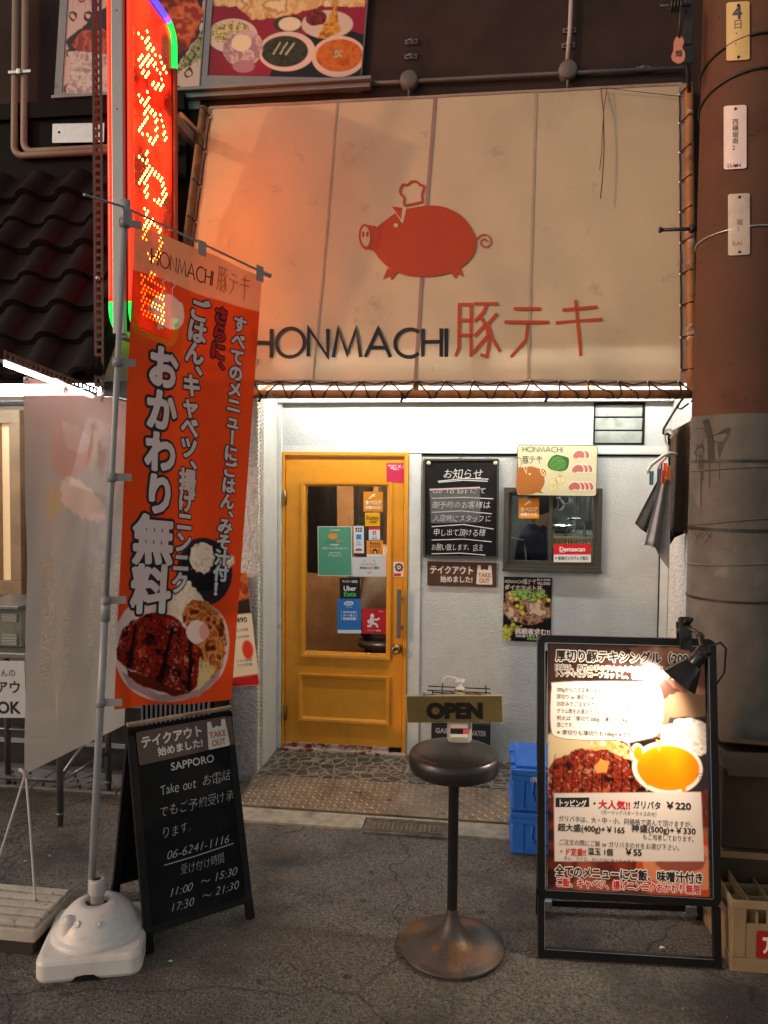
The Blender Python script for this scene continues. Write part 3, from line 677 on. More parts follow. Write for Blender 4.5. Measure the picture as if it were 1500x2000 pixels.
def honmachi(mb, fn, x, y, cap, gap, wd, m, h, slope=0, wx=1.0):
    """geometric capitals; x,y = left end of the baseline"""
    def S_(pts, closed=False): stroke(mb, fn, [(x+px*cap*wx, y-py*cap+slope*(px*cap*wx)) for px, py in pts], wd, m, h, closed)
    pen = 0
    for ch, a in (('H', .7), ('O', 1.02), ('N', .74), ('M', 1.0), ('A', .92), ('C', .86), ('H', .7), ('I', .06)):
        p = pen
        if ch == 'H': S_([(p, 0), (p, 1)]); S_([(p+.64, 0), (p+.64, 1)]); S_([(p, .52), (p+.64, .52)])
        elif ch == 'O': S_([(p+.5+.5*math.cos(R(q*15)), .5+.5*math.sin(R(q*15))) for q in range(24)], True)
        elif ch == 'N': S_([(p, 0), (p, 1), (p+.66, .02), (p+.66, 1)])
        elif ch == 'M': S_([(p, 0), (p+.17, 1), (p+.48, .12), (p+.79, 1), (p+.96, 0)])
        elif ch == 'A': S_([(p, 0), (p+.44, 1), (p+.88, 0)]); S_([(p+.16, .34), (p+.72, .34)])
        elif ch == 'C': S_([(p+.5+.5*math.cos(R(q)), .5+.5*math.sin(R(q))) for q in range(48, 313, 12)])
        elif ch == 'I': S_([(p, 0), (p, 1)])
        pen += a+gap
    return pen
def butateki(mb, fn, x, y, cap, wd, m, h, wx=1.0, slope=0):
    """x,y: left bottom; strokes drawn on a 110 px tall grid"""
    def S_(pts): stroke(mb, fn, [(x+(px-888)/110*cap*wx, y+(py-698)/110*cap+slope*(px-888)/110*cap*wx) for px, py in pts], wd, m, h)
    S_([(890, 697), (896, 680), (897, 594), (920, 594), (920, 697)]); S_([(897, 625), (920, 625)]); S_([(897, 655), (920, 655)])
    S_([(926, 593), (973, 593)]); S_([(951, 593), (944, 610), (926, 628)]); S_([(938, 617), (951, 640), (955, 668), (951, 696), (938, 692)])
    S_([(949, 633), (926, 657)]); S_([(953, 655), (923, 690)]); S_([(971, 612), (952, 634)]); S_([(953, 634), (962, 662), (977, 686)])
    S_([(1003, 602), (1056, 602)]); S_([(985, 629), (1072, 629)]); S_([(1031, 629), (1028, 662), (998, 697)])
    S_([(1098, 606), (1166, 600)]); S_([(1085, 631), (1176, 624)]); S_([(1124, 586), (1134, 697)])
mb = MB(); honmachi(mb, aw, 494, 698, 56, .115, 7.4, 0, H1); butateki(mb, aw, 888, 698, 110, 6.2, 1, H1)
mb.build('lettering', [M_blk, M_org], aw_t)

# fluorescent tubes under the awning
M_tube = mat('lit_tube', (1, 1, 1), .4, emit=135, ecol=(1, .985, .93))
M_fix = mat('white_enamel', (.75, .75, .73), .4)
for x0, x1, lb in ((-1.22, -.08, 'white fluorescent batten under the awning above the orange door'), (-.02, 1.02, 'white fluorescent batten under the awning above the kitchen window')):
    ft = thing('fluorescent_light', ((x0+x1)/2, -.35, 2.36), lb, 'light', 'fluorescent battens under the awning')
    mb = MB(); mb.box((x0, -.375, 2.425), (x1, -.325, 2.465), 0, .006)
    for x in (x0+.012, x1-.012): mb.box((x-.01, -.365, 2.375), (x+.01, -.335, 2.425), 0, .003)
    mb.build('fixture', M_fix, ft)
    mb = MB(); mb.tube([(x0+.02, -.35, 2.39), (x1-.02, -.35, 2.39)], .013, 12); mb.build('tube', M_tube, ft)

# ================================================================== LED SIGN
M_house = mat('sign_aluminium', (.36, .38, .38), .4, metal=.35, namt=.06, nscale=5)
M_shell = mat('dark_red_shell', (.06, .008, .006), .2, namt=.2, nscale=6)
M_face = bpy.data.materials.new('red_led_panel'); M_face.use_nodes = True
t = M_face.node_tree; N = t.nodes; L = t.links; b = N['Principled BSDF']; b.inputs['Base Color'].default_value = (.03, .005, .004, 1); b.inputs['Roughness'].default_value = .18
tc = N.new('ShaderNodeTexCoord'); nz = N.new('ShaderNodeTexNoise'); nz.inputs['Scale'].default_value = 3.2; nz.inputs['Detail'].default_value = 2; L.new(tc.outputs['Object'], nz.inputs['Vector'])
vo = N.new('ShaderNodeTexVoronoi'); vo.inputs['Scale'].default_value = 70; L.new(tc.outputs['Object'], vo.inputs['Vector'])
mr = N.new('ShaderNodeMapRange'); mr.inputs['From Min'].default_value = .4; mr.inputs['From Max'].default_value = .62; mr.inputs['To Min'].default_value = .35; mr.inputs['To Max'].default_value = 3.8; L.new(nz.outputs[0], mr.inputs[0])
mv = N.new('ShaderNodeMapRange'); mv.inputs['From Max'].default_value = .7; mv.inputs['To Min'].default_value = 1.25; mv.inputs['To Max'].default_value = .7; L.new(vo.outputs['Distance'], mv.inputs[0])
ml = N.new('ShaderNodeMath'); ml.operation = 'MULTIPLY'; L.new(mr.outputs[0], ml.inputs[0]); L.new(mv.outputs[0], ml.inputs[1])
b.inputs['Emission Color'].default_value = (1, .016, .003, 1); L.new(ml.outputs[0], b.inputs['Emission Strength'])
SX1, SX0 = -1.756, -1.896; SY0, SY1 = -1.0, -.42; SZ0 = P(228, 648, Y=SY0).z; SZ1 = 4.27
def rimpts(y0, y1, z0, z1, r, n=6):
    return rrect(y0, z0, y1, z1, r, n)
ls = thing('led_sign', (-1.79, -.65, SZ0), 'tall projecting LED sign glowing red with dotted kana and green corners', 'sign')
mb = MB(); prof = rimpts(SY0+.018, SY1-.018, SZ0+.018, SZ1-.018, .085)
mb.prism(prof, lambda a, b_, h: Vector((SX0+.03+h, a, b_)), SX1-SX0-.06); mb.build('housing', M_shell, ls)
for sx, hh in ((SX1-.03, .006), (SX0+.03, -.006)):
    mb = MB(); pr = rimpts(SY0+.05, SY1-.05, SZ0+.05, SZ1-.05, .06); k = len(pr)
    mb.add([(sx+hh, a, b_) for a, b_ in pr]+[(sx, a, b_) for a, b_ in pr], [tuple(range(k))]+[(i, k+i, k+(i+1) % k, (i+1) % k) for i in range(k)]); mb.build('display_panel', M_face, ls)
# glowing rim tubes by colour
def em(name, c, s_): return mat(name, tuple(x*.3 for x in c), .25, emit=s_, ecol=c)
E_red, E_grn, E_blu, E_pnk, E_dim = em('red_rim', (1, .035, .008), 1.5), em('green_rim', (.01, 1, .1), 1.5), em('blue_rim', (.08, .05, 1), 2.2), em('violet_rim', (.5, .1, .9), 1.5), em('dim_rim', (.3, .03, .01), .35)
for sx in (SX1-.018, SX0+.018):
    pr = rimpts(SY0+.02, SY1-.02, SZ0+.02, SZ1-.02, .1, 8); K = len(pr)
    dens = []
    for i in range(K):
        a, b_ = Vector(pr[i]), Vector(pr[(i+1) % K]); n_ = max(1, int((b_-a).length/.03)); dens += [a.lerp(b_, q/n_) for q in range(n_)]
    K = len(dens); groups = {}
    for i, p in enumerate(dens):
        fr = (p.y-SZ0)/(SZ1-SZ0); near = (p.x-SY0)/(SY1-SY0)
        if fr < .085 : c = 'g'
        elif near < .3 and fr > .97: c = 'p'
        elif near < .3 and fr > .93: c = 'g'
        elif near >= .3 and fr > .985: c = 'b' if near < .75 else 'p'
        elif near > .75 and fr > .86: c = 'g'
        elif near > .75: c = 'd'
        else: c = 'r'
        groups.setdefault(c, []).append(i)
    for c, ids in groups.items():
        mb = MB(); run = []
        for i in range(K+1):
            if i < K and i in ids: run.append(i)
            elif run:
                mb = MB(); mb.tube([(sx, dens[q % K].x, dens[q % K].y) for q in run+[run[-1]+1]], .017, 8); run = []
                mb.build('rim_light', {'r': E_red, 'g': E_grn, 'b': E_blu, 'p': E_pnk, 'd': E_dim}[c], ls)
mb = MB(); xc = (SX0+SX1)/2-.002; mb.box((xc-.030, SY0-.012, SZ0-.012), (xc+.030, SY0+.02, SZ1+.012), 0, .004); mb.box((xc-.026, SY0+.02, SZ0-.028), (xc+.026, SY1, SZ0-.001), 0, .006)
mb.build('edge_bar', M_house, ls)
for z in (SZ0+.012, SZ0+.14, SZ0+.62, SZ0+1.08, SZ0+1.55):
    mb = MB(); mb.lathe([(.0035, -.003), (.0035, .0012), (0, .0012)], (xc+.0, SY0-.012, z), 10, 0, (0, -1, 0)); mb.build('rivet_hole', M_dark, ls)
M_ledy = mat('yellow_led', (1, .6, .2), .4, emit=105, ecol=(1, .25, .028)); M_ledo = mat('dim_led', (.3, .03, .01), .4, emit=1.6, ecol=(1, .05, .008))
mb = MB(); pit_ = .0215; chs = 'おかわり自由'
from mathutils.geometry import intersect_point_tri_2d
def inside(ch, x, y):
    v, f = glyph(ch, .022)
    for q in f:
        lo_ = v[list(q)].min(0); hi_ = v[list(q)].max(0)
        if lo_[0] <= x <= hi_[0] and lo_[1] <= y <= hi_[1]: return True
    return False
zt = SZ1-.2; cw = .305; nrow = 13
yl0, yl1 = SY0+.085, SY1-.10
for ci, ch in enumerate(chs[:6]):
    ncol = 10
    for r_ in range(nrow):
        for c in range(ncol):
            yy_ = yl0+(c+.5*(r_ % 2))*(yl1-yl0)/ncol; z = zt-ci*cw-r_*cw/(nrow+1)
            if z < SZ0+.09: continue
            on_ = inside(ch, (c+.5*(r_ % 2))/ncol*1.0,   .88-r_/nrow*.98)
            rr_ = .0075 if on_ else .004
            if not on_ and (r_+c) % 2: continue
            x = SX1-.0235
            mb.add([(x, yy_+rr_*math.cos(R(60*q)), z+rr_*math.sin(R(60*q))) for q in range(6)]+[(x+.004, yy_, z)], [(q, (q+1) % 6, 6) for q in range(6)], 0 if on_ else 1)
mb.build('led_dots', [M_ledy, M_ledo], ls, kind='stuff')
M_psteel = mat('painted_steel', (.42, .36, .33), .5, namt=.2, nscale=9); p0, p1 = P(352, 222, Y=SY1), P(398, 268, Y=-.06)
for z in (p0.z, SZ0+.35): mb = MB(); mb.obox((SX1-.05, SY1/2, z), (1, 0, 0), (0, 1, 0), (0, 0, 1), .02, -SY1/2+.0, .03, 0, .004); mb.build('mounting_arm', M_psteel, ls)
mb = MB(); mb.tube([p0, p1], .012, 6); mb.build('mounting_arm', M_psteel, ls)

# ================================================================== UPPER WALL DETAILS
M_pipe = mat('beige_pipe', (.34, .26, .19), .5, namt=.15, nscale=8); M_cond = mat('grey_conduit', (.16, .14, .135), .5, namt=.2, nscale=10)
mb = MB()
for xa, ya, rr_ in ((28, 305, .02), (47, 297, .02)):
    c = P(xa, ya, Y=-.09); r_ = .06
    pts = [P(xa+3, -30, Y=-.09)]+[c+Vector((r_-r_*math.cos(R(q)), 0, r_-r_*math.sin(R(q)))) for q in range(0, 91, 15)]+[Vector((-1.9, -.09, c.z))]
    mb.tube(pts, .021, 10)
mb.build('drain_pipe', M_pipe, label='pair of beige pipes running down the dark upper wall and bending right', cat='pipe')
mb = MB(); c = P(38, 140, Y=-.115); mb.obox(c, (1, 0, 0), (0, 0, 1), (0, 1, 0), .075, .008, .003); mb.obox(c+Vector((0, -.006, -.002)), (1, 0, 0), (0, 0, 1), (0, 1, 0), .012, .016, .008, 0, .003)
mb.build('pipe_clamp', M_alu, label='small shiny clamp holding the two beige pipes together', cat='clamp')
fr_ = pframe((104, 243), (205, 241), (104, 280), Y=-.09)
mb = MB(); fr_.slab(mb, .008, 0, .004); mb.lathe([(0, .006), (.006, .004), (.008, 0)], fr_(.045, fr_.h*.45, .008), 10, 1, fr_.n)
mb.build('blank_plate', [M_alu, M_dark], label='blank grey metal plate screwed to the black fascia left of the LED sign', cat='plate')
# conduit and junction boxes
zc = P(1000, 160, Y=-.03).z
pts = [P(720, 163, Y=-.03), P(800, 159, Y=-.03), P(1108, 143, Y=-.03), P(1335, 133, Y=-.03)]
mb = MB(); mb.tube(pts, .012, 8); mb.build('conduit', M_cond, label='thin dark conduit running level along the brown wall above the awning', cat='conduit')
for px, py, lb in ((800, 162, 'round dark junction box on the conduit beside the curry poster'), (1108, 143, 'round grey junction box at the foot of the white vertical conduit')):
    c = P(px, py, Y=-.0); mb = MB(); mb.lathe([(.0, .055), (.045, .054), (.052, .048), (.055, .001)], c, 28, 0, (0, -1, 0)); mb.tube([c+Vector((0, -.03, -.05)), c+Vector((0, -.03, -.1))], .008, 8)
    mb.build('junction_box', M_cond, label=lb, cat='junction box', group='junction boxes above the awning')
mb = MB(); mb.tube([P(1108, 118, Y=-.035), P(1113, 60, Y=-.035), P(1117, -40, Y=-.035)], .0125, 10); mb.build('white_conduit', mat('cream_conduit', (.5, .42, .38), .5), label='vertical pale conduit on the brown wall right of centre', cat='conduit')
def saddle(px, py, lb):
    c = P(px, py, Y=-.0); mb = MB(); mb.obox(c+Vector((0, -.006, 0)), (1, 0, 0), (0, 0, 1), (0, 1, 0), .038, .014, .005, 0, .003)
    mb.tube([c+Vector((-.02, -.008, 0)), c+Vector((-.016, -.028, 0)), c+Vector((0, -.036, 0)), c+Vector((.016, -.028, 0)), c+Vector((.02, -.008, 0))], .006, 6)
    for s_ in (-1, 1): mb.lathe([(0, .005), (.005, .004), (.006, 0)], c+Vector((s_*.03, -.011, 0)), 8, 0, (0, -1, 0))
    mb.build('pipe_saddle', M_grey, label=lb, cat='bracket', group='small pipe brackets on the upper wall')
saddle(804, 83, 'upper of the two empty brackets right of the curry poster'); saddle(803, 112, 'lower of the two empty brackets right of the curry poster')
saddle(1112, 61, 'upper bracket on the pale vertical conduit'); saddle(1110, 90, 'lower bracket on the pale vertical conduit'); saddle(1256, 136, 'bracket on the level conduit near the utility pole')
# food posters in aluminium window frames
M_winfr = mat('weathered_aluminium', (.24, .25, .265), .5, metal=.3, namt=.12, nscale=9)
def poster_frame(name, tl, tr, bl, cv_fn, lab, nx, ny, left_w=.05):
    fr_ = pframe(tl, tr, bl, Y=-.02); t_ = thing(name, fr_(fr_.w/2, fr_.h, 0), lab, 'poster', 'food posters in the upper windows')
    cv = cv_fn(fr_.w, fr_.h, nx, ny); mb = MB(); at_ = cv.mesh(mb, fr_, .004); mb.build('picture', PRINT, t_, attr=at_)
    mb = MB()
    for x0, y0, x1, y1 in ((-.05, fr_.h, fr_.w+.006, fr_.h+.075), (-.05, -.03, -.0, fr_.h-.0005), (fr_.w, -.03, fr_.w+.03 if False else fr_.w+.006, fr_.h-.0005)): fr_.slab(mb, .03, 0, .004, x0, y0, x1, y1, -.02)
    mb.build('frame', M_winfr, t_); return fr_
def curry(w_, h_, nx, ny):
    c = Canvas(w_, h_, nx, ny, (150, 22, 50)); n1 = c.n(9, 2)
    c.c *= (.7+.6*n1)[..., None]; k = w_/302
    def q(x, y): return ((x-421)*k, (y+60)*k)
    c.poly([q(520, 200), q(560, 100), q(640, 40), q(723, 60), q(723, 200)], (24, 14, 12), .01)
    c.poly([q(421, -60), q(723, -60), q(720, 10), q(640, 8), q(560, 30), q(500, 34), q(470, 10), q(421, 8)], c.ramp(stretch(c.n(14, 4)), [(222, 178, 110), (240, 210, 150), (200, 140, 70), (245, 222, 170)]), .02)
    c.ell(*q(465, 65), 50*k, 32*k, (226, 206, 190)); c.ell(*q(462, 58), 40*k, 22*k, c.ramp(stretch(c.n(60, 7)), [(120, 120, 70), (214, 190, 120), (235, 220, 170), (160, 150, 90)]), rough=.02)
    c.ell(*q(575, 42), 30*k, 16*k, (60, 48, 44)); c.ell(*q(577, 42), 22*k, 13*k, (240, 225, 190))
    c.ell(*q(650, 42), 50*k, 26*k, (220, 200, 185)); c.ell(*q(628, 30), 20*k, 15*k, c.ramp(stretch(c.n(50, 9)), [(90, 20, 14), (150, 40, 24), (60, 14, 10)]), rough=.01)
    c.poly([q(632, 68), q(650, 35), q(662, 5), q(668, 10), q(672, 40), q(678, 55), q(655, 66)], c.ramp(stretch(c.n(40, 5)), [(200, 130, 20), (235, 175, 50), (170, 100, 10)]), .015)
    c.ell(*q(575, 93), 56*k, 37*k, (232, 205, 190)); c.ell(*q(571, 93), 46*k, 29*k, c.ramp(stretch(c.n(40, 11)), [(34, 38, 20), (60, 62, 32), (44, 48, 24)]))
    for a in range(3): c.poly([q(548+a*12, 98), q(560+a*14, 76), q(563+a*14, 77), q(551+a*12, 100)], (190, 190, 150), .01)
    c.ell(*q(677, 101), 52*k, 38*k, (232, 200, 180)); c.ell(*q(678, 99), 45*k, 30*k, c.ramp(stretch(c.n(20, 14)), [(196, 96, 10), (214, 120, 22), (180, 84, 8)])); c.ell(*q(675, 96), 9*k, 7*k, c.ramp(stretch(c.n(90, 15)), [(90, 70, 20), (230, 210, 160), (120, 60, 20)]), rough=.01)
    c.ell(*q(488, 88), 40*k, 34*k, c.ramp(stretch(c.n(30, 3)), [(188, 150, 150), (225, 196, 190), (170, 130, 135)]), rough=.012); c.ell(*q(484, 78), 20*k, 16*k, (242, 226, 190)); c.ell(*q(492, 122), 22*k, 12*k, (180, 130, 140))
    c.poly([q(421, 100), q(450, 120), q(520, 155), q(421, 170)], c.c*.9, 0); return c
def tandoori(w_, h_, nx, ny):
    c = Canvas(w_, h_, nx, ny, (226, 190, 178)); k = w_/277; n1 = c.n(26, 2)
    def q(x, y): return ((x-133)*k, (y+60)*k)
    for a in range(9):
        for b_ in range(8): c.ell(*q(145+a*32+(b_ % 2)*16, -40+b_*34), 9*k, 9*k, (70, 24, 26), rough=.03, nsc=30); c.ell(*q(145+a*32+(b_ % 2)*16, -40+b_*34), 5*k, 5*k, (226, 190, 178), rough=.02)
    c.put(stretch(np.sin(c.x*160+6*n1)*np.sin(c.y*9), .8, .95)*.7, (180, 60, 60))
    c.poly([q(133, 75), q(200, 20), q(280, -60), q(409, -60), q(400, 60), q(360, 120), q(280, 160), q(180, 165)], (40, 26, 22), .02)
    c.poly([q(290, 60), q(310, 0), q(380, -20), q(408, 20), q(385, 80), q(340, 110), q(300, 110)], c.ramp(stretch(c.n(16, 5)), [(120, 24, 10), (214, 80, 30), (236, 120, 60), (170, 40, 14)]), .03)
    c.poly([q(145, 80), q(165, 55), q(200, 48), q(250, 70), q(230, 100), q(165, 95)], c.ramp(stretch(c.n(20, 6)), [(150, 50, 40), (210, 100, 70), (120, 30, 24)]), .02)
    c.poly([q(140, 95), q(165, 92), q(230, 100), q(250, 165), q(140, 176), q(147, 120)], c.ramp(stretch(c.n(26, 8)), [(190, 160, 150), (235, 215, 205), (170, 140, 140)]), .02)
    c.poly([q(385, 90), q(410, 40), q(410, 100), q(350, 140)], c.ramp(stretch(c.n(40, 8)), [(60, 70, 30), (190, 180, 120), (90, 90, 50)]), .02)
    return c
poster_frame('food_poster', (421, -60), (722, -60), (421, 149), curry, 'dark framed poster of curry bowls, naan and egg salad above the awning', 230, 160)
f2 = poster_frame('food_poster', (137, -60), (408, -60), (137, 184), tandoori, 'framed poster of tandoori chicken partly behind the LED sign', 200, 170)
mb = MB(); a, b_ = P(112, 196, Y=-.03), P(725, 164, Y=-.03); mb.box((a.x, -.1, a.z-.02), (b_.x+.01, -.02, a.z), 0, .004); mb.box((a.x-.02, -.07, a.z-.05), (b_.x, -.02, a.z-.021), 0, .004)
mb.build('window_ledge', M_winfr, label='long grey sill running under both framed food posters', cat='ledge')
# ================================================================== UTILITY POLE
PC = Vector((1.15, -.86, 0)); PR_ = .2
def cyl(px, py, h=0, r0=.2):
    d = ray(px, py); ox, oy = CAM.x-PC.x, CAM.y-PC.y; r = r0
    A_ = d.x*d.x+d.y*d.y; B_ = 2*(ox*d.x+oy*d.y); C_ = ox*ox+oy*oy-r*r; D_ = max(B_*B_-4*A_*C_, 0)
    p = CAM+d*((-B_-math.sqrt(D_))/(2*A_)); n = Vector((p.x-PC.x, p.y-PC.y, 0)).normalized(); return p+n*h
M_pole = mat('stained_glow_tinted_pole', (.15, .072, .046), .85, spec=.15, namt=.3, nscale=4, bump=.35, bscale=60, dirt=[((.03, .02, .018), 60, .66, .72, .9), ((.07, .045, .035), 2, .48, .7, .7), ((.2, .15, .12), 5, .62, .72, .4), ((.02, .015, .012), 14, .66, .72, .6)])  # red-brown base carries the LED glow on grey concrete; blotches are stains
M_slv = mat('grey_wrap_sheet', (.13, .118, .1), .6, namt=.3, nscale=5, bump=.35, bscale=14, dirt=[((.07, .06, .05), 3, .48, .7, .7), ((.26, .24, .21), 7, .62, .7, .4)])
up_ = thing('utility_pole', (1.15, -.86, 0), 'thick concrete utility pole with grey wrapped lower half and graffiti, right edge', 'utility pole')
mb = MB(); mb.lathe([(.2, -.05), (.2, 2.0), (.196, 5.5), (.19, 9)], PC, 64); mb.build('concrete_shaft', M_pole, up_)
zs = P(1400, 808, Y=-1.05).z
mb = MB(); mb.lathe([(.2045, .0), (.2045, zs-.01), (.2035, zs), (.2, zs+.001)], PC, 64); mb.build('wrap_sheet', M_slv, up_)
M_bnd = mat('dark_strap', (.05, .048, .045), .45, metal=.5, namt=.3, nscale=20)
for py, hh_ in ((900, .007), (1036, .008), (1176, .006)):
    z = P(1400, py, Y=-1.065).z; mb = MB(); mb.lathe([(.2048, z-hh_), (.2075, z-hh_), (.2075, z+hh_), (.2048, z+hh_)], PC, 64, 0, None, False); mb.build('strap', M_bnd, up_)
for py, t_ in ((1020, .02), (1105, .012), (915, .01)):
    z = P(1400, py, Y=-1.065).z; mb = MB(); pts = [PC+Vector((.2055*math.cos(R(q)), .2055*math.sin(R(q)), z+t_*math.sin(R(q*1.5)))) for q in range(180, 361, 6)]
    mb.tube(pts, .005, 6); mb.build('wrap_crease', M_slv, up_)
for py in (160, 92):
    z = P(1400, py, Y=-1.06).z; mb = MB(); pts = [PC+Vector((.203*math.cos(R(q)), .203*math.sin(R(q)), z+.05*math.cos(R(q+75)))) for q in range(0, 361, 6)]
    mb.tube(pts, .0055, 6); mb.build('wire_band', M_bnd, up_)
mb = MB(); z = P(1400, 448, Y=-1.06).z; pts = [PC+Vector((.203*math.cos(R(q)), .203*math.sin(R(q)), z+.012*math.cos(R(q+60)))) for q in range(0, 361, 6)]; mb.tube(pts, .0045, 6); mb.build('wire_band', M_alu, up_)
M_graf = mat('black_spray', (.022, .02, .02), .55)
cs_ = lambda x, y, h: cyl(x, y, h, .2045)
mb = MB()
tri_fill(mb, cs_, smooth_poly([(1350, 850), (1360, 838), (1374, 836), (1380, 850), (1372, 862), (1376, 880), (1368, 892), (1356, 886), (1362, 872), (1352, 866)], 4), 0, .0012)
stroke(mb, cs_, [(1378, 820), (1384, 838), (1388, 860), (1390, 898)], 13, 0, .0016)
tri_fill(mb, cs_, smooth_poly([(1388, 852), (1400, 848), (1415, 838), (1426, 836), (1425, 850), (1414, 868), (1406, 892), (1402, 884), (1400, 866), (1390, 862)], 4), 0, .002)
for x, y0, y1 in ((1369, 890, 988), (1372.5, 890, 938), (1386, 896, 955), (1405, 888, 936), (1360, 880, 905), (1366, 880, 915)): stroke(mb, cs_, [(x, y0), (x+.6, (y0+y1)/2), (x, y1)], 1.7, 0, .0012)
stroke(mb, cs_, [(1358, 1040), (1362, 1052), (1366, 1042)], 1.5, 0, .0012); stroke(mb, cs_, ell(1372, 1046, 4, 5, 14), 1.2, 0, .0012, True); stroke(mb, cs_, [(1380, 1040), (1391, 1052)], 1.8, 0, .0012); stroke(mb, cs_, [(1391, 1040), (1376, 1062)], 1.8, 0, .0014)
mb.build('graffiti', M_graf, up_)
mb = MB(); c = cyl(1352, 447); d_ = Vector((-1, -.05, 0)).normalized(); e = P(1292, 449, Y=c.y)
mb.tube([c+Vector((.05, 0, 0)), e], .0085, 10); mb.tube([e, e+Vector((-.012, 0, 0))], .014, 8); mb.tube([c+Vector((-.012, 0, 0)), c+Vector((.01, 0, 0))], .02, 8); mb.build('step_bolt', M_bnd, up_)
# plates strapped to the pole
def pole_plate(x0, y0, x1, y1, col, label, prints, dirt=None, skew=0):
    mb = MB(); n = 10; m_ = mat('plate_enamel', S(*col), .4, namt=.08, nscale=20, dirt=dirt)
    r_ = 4
    pl = rrect(x0, y0, x1, y1, r_, 3); fn = lambda x, y, h: cyl(x, y-(x-x0)*skew, h)
    xs = [x0+(x1-x0)*k/n for k in range(n+1)]
    for k in range(n):
        q = [(xs[k], y0+(2 if k == 0 else 0)), (xs[k+1], y0+(2 if k == n-1 else 0)), (xs[k+1], y1-(2 if k == n-1 else 0)), (xs[k], y1-(2 if k == 0 else 0))]
        mb.prism(q, lambda a, b_, h: fn(a, b_, h+.004), .003)
    f2 = lambda x, y, h: fn(x, y, h+.007)
    for pr in prints: pr(mb, f2)
    for x, y in (((x0+x1)/2+1, y0+7), ((x0+x1)/2+1, y1-6)): mb.lathe([(0, .006), (.005, .005), (.006, 0)], f2(x, y, 0), 8, 1, (f2(x, y, 1)-f2(x, y, 0)))
    mb.build('pole_plate', [m_, M_blk, flat(120, 60, 50)], label=label, cat='plate', group='plates strapped to the utility pole')
pole_plate(1420, 6, 1464, 120, (205, 175, 105), 'yellowed plate with a black 4, top of the utility pole', [lambda mb, f: write(mb, f, '4', 1432, 26, 36, 1, .03), lambda mb, f: write(mb, f, '日', 1432, 50, 20, 1), lambda mb, f: write(mb, f, '・', 1432, 68, 14, 1), lambda mb, f: write(mb, f, '・', 1431, 88, 14, 1)], skew=.05)
pole_plate(1415, 208, 1458, 332, (225, 205, 200), 'white plate with five black characters, middle of the pole plates', [lambda mb, f: write(mb, f, '西横堀南2', 1437, 234, 12.5, 1, .012, vert=True), lambda mb, f: write(mb, f, '55A44', 1421, 325, 10, 1, .01)], skew=.05)
pole_plate(1423, 380, 1464, 500, (190, 176, 160), 'faded plate with worn lettering, lowest of the pole plates', [lambda mb, f: write(mb, f, '堀1', 1445, 430, 12, 1, vert=True), lambda mb, f: write(mb, f, 'RAI', 1431, 477, 12, 2)], dirt=[((.2, .16, .14), 12, .5, .7, .5)], skew=.05)
# tag and ironwork at the top of the pole
mb = MB(); fr_ = lambda x, y, h=0: P(x, y, Y=-.98)+Vector((0, -h, 0))
mb.prism(smooth_poly([(1316, 82), (1322, 72), (1332, 74), (1335, 84), (1332, 94), (1337, 104), (1336, 118), (1326, 125), (1315, 120), (1311, 110), (1315, 98)], 4), fr_, .006, 0)
write(mb, lambda x, y, h: fr_(x, y, h+.006), '畑', 1318, 106, 14, 1, .02)
mb.build('hanging_tag', [flat(232, 150, 125), M_blk], label='small gourd shaped tag with one character hung beside the utility pole', cat='tag')
mb = MB(); mb.tube([P(1330, 0, Y=-.99), P(1328, 40, Y=-.99), P(1326, 74, Y=-.985)], .006, 6)
for k in range(4):
    c = P(1310+k*6, 12, Y=-.97); mb.tube([c+Vector((.0, .025*math.cos(R(q)), .025*math.sin(R(q)))) for q in range(0, 360, 30)], .005, 5, closed=True)
mb.tube([P(1288, 12, Y=-.97), P(1350, 10, Y=-.97)], .008, 6); mb.obox(P(1344, 45, Y=-.93), (1, 0, 0), (0, 0, 1), (0, 1, 0), .02, .1, .012, 0, .004); mb.obox(P(1342, 105, Y=-.93), (1, 0, 0), (0, 0, 1), (0, 1, 0), .03, .045, .006, 0, .004)
mb.tube([P(1339, -20, Y=-.92), P(1341, 100, Y=-.92), P(1346, 180, Y=-.9)], .009, 6)
mb.build('pole_ironwork', M_bnd, label='rusty hooks, coil and wire bunched beside the top of the utility pole', cat='ironwork')

# ================================================================== NEIGHBOUR SHOP
nb = thing('neighbour_building', (-3.2, -.3, 0), 'dark neighbouring shop with a tiled eave roof and wooden lattice door, left edge', 'building')
M_nw = mat('brown_plank_wall', (.17, .1, .055), .6, namt=.3, nscale=5)
NY = -.35
mb = MB(); mb.box((-5, NY, .0), (-1.765, .0, 2.5)); mb.build('wall', M_nw, nb)
mb = MB(); mb.box((-5, NY-.02, .0), (-1.765, NY-.0005, .40)); mb.build('base_tiles', mat('black_tiles', (.03, .032, .034), .3, namt=.3, nscale=12), nb)
mb = MB(); mb.box((-5, NY-.05, .385), (-1.765, NY-.021, .405)); mb.box((-5, NY-.06, .14), (-1.765, NY-.021, .155)); mb.build('base_rail', mat('pale_ledge', (.3, .31, .31), .5), nb)
M_tile = mat('dark_roof_tile', (.012, .007, .006), .6, spec=.22, namt=.5, nscale=7, bump=.2, bscale=30, dirt=[((.03, .02, .02), 5, .55, .75, .5)])
mb = MB(); e0 = Vector((0, -1.0, 2.245)); r1 = Vector((0, -.08, 3.62)); sl = (r1-e0); SLn = sl.length; sd_ = sl.normalized(); sn_ = sd_.cross(Vector((1, 0, 0))); sn_ = sn_ if sn_.z > 0 else -sn_
nx_ = 180; rows = 7; per = .262; x0, x1 = -4.6, -1.96; vs = []; fs = []
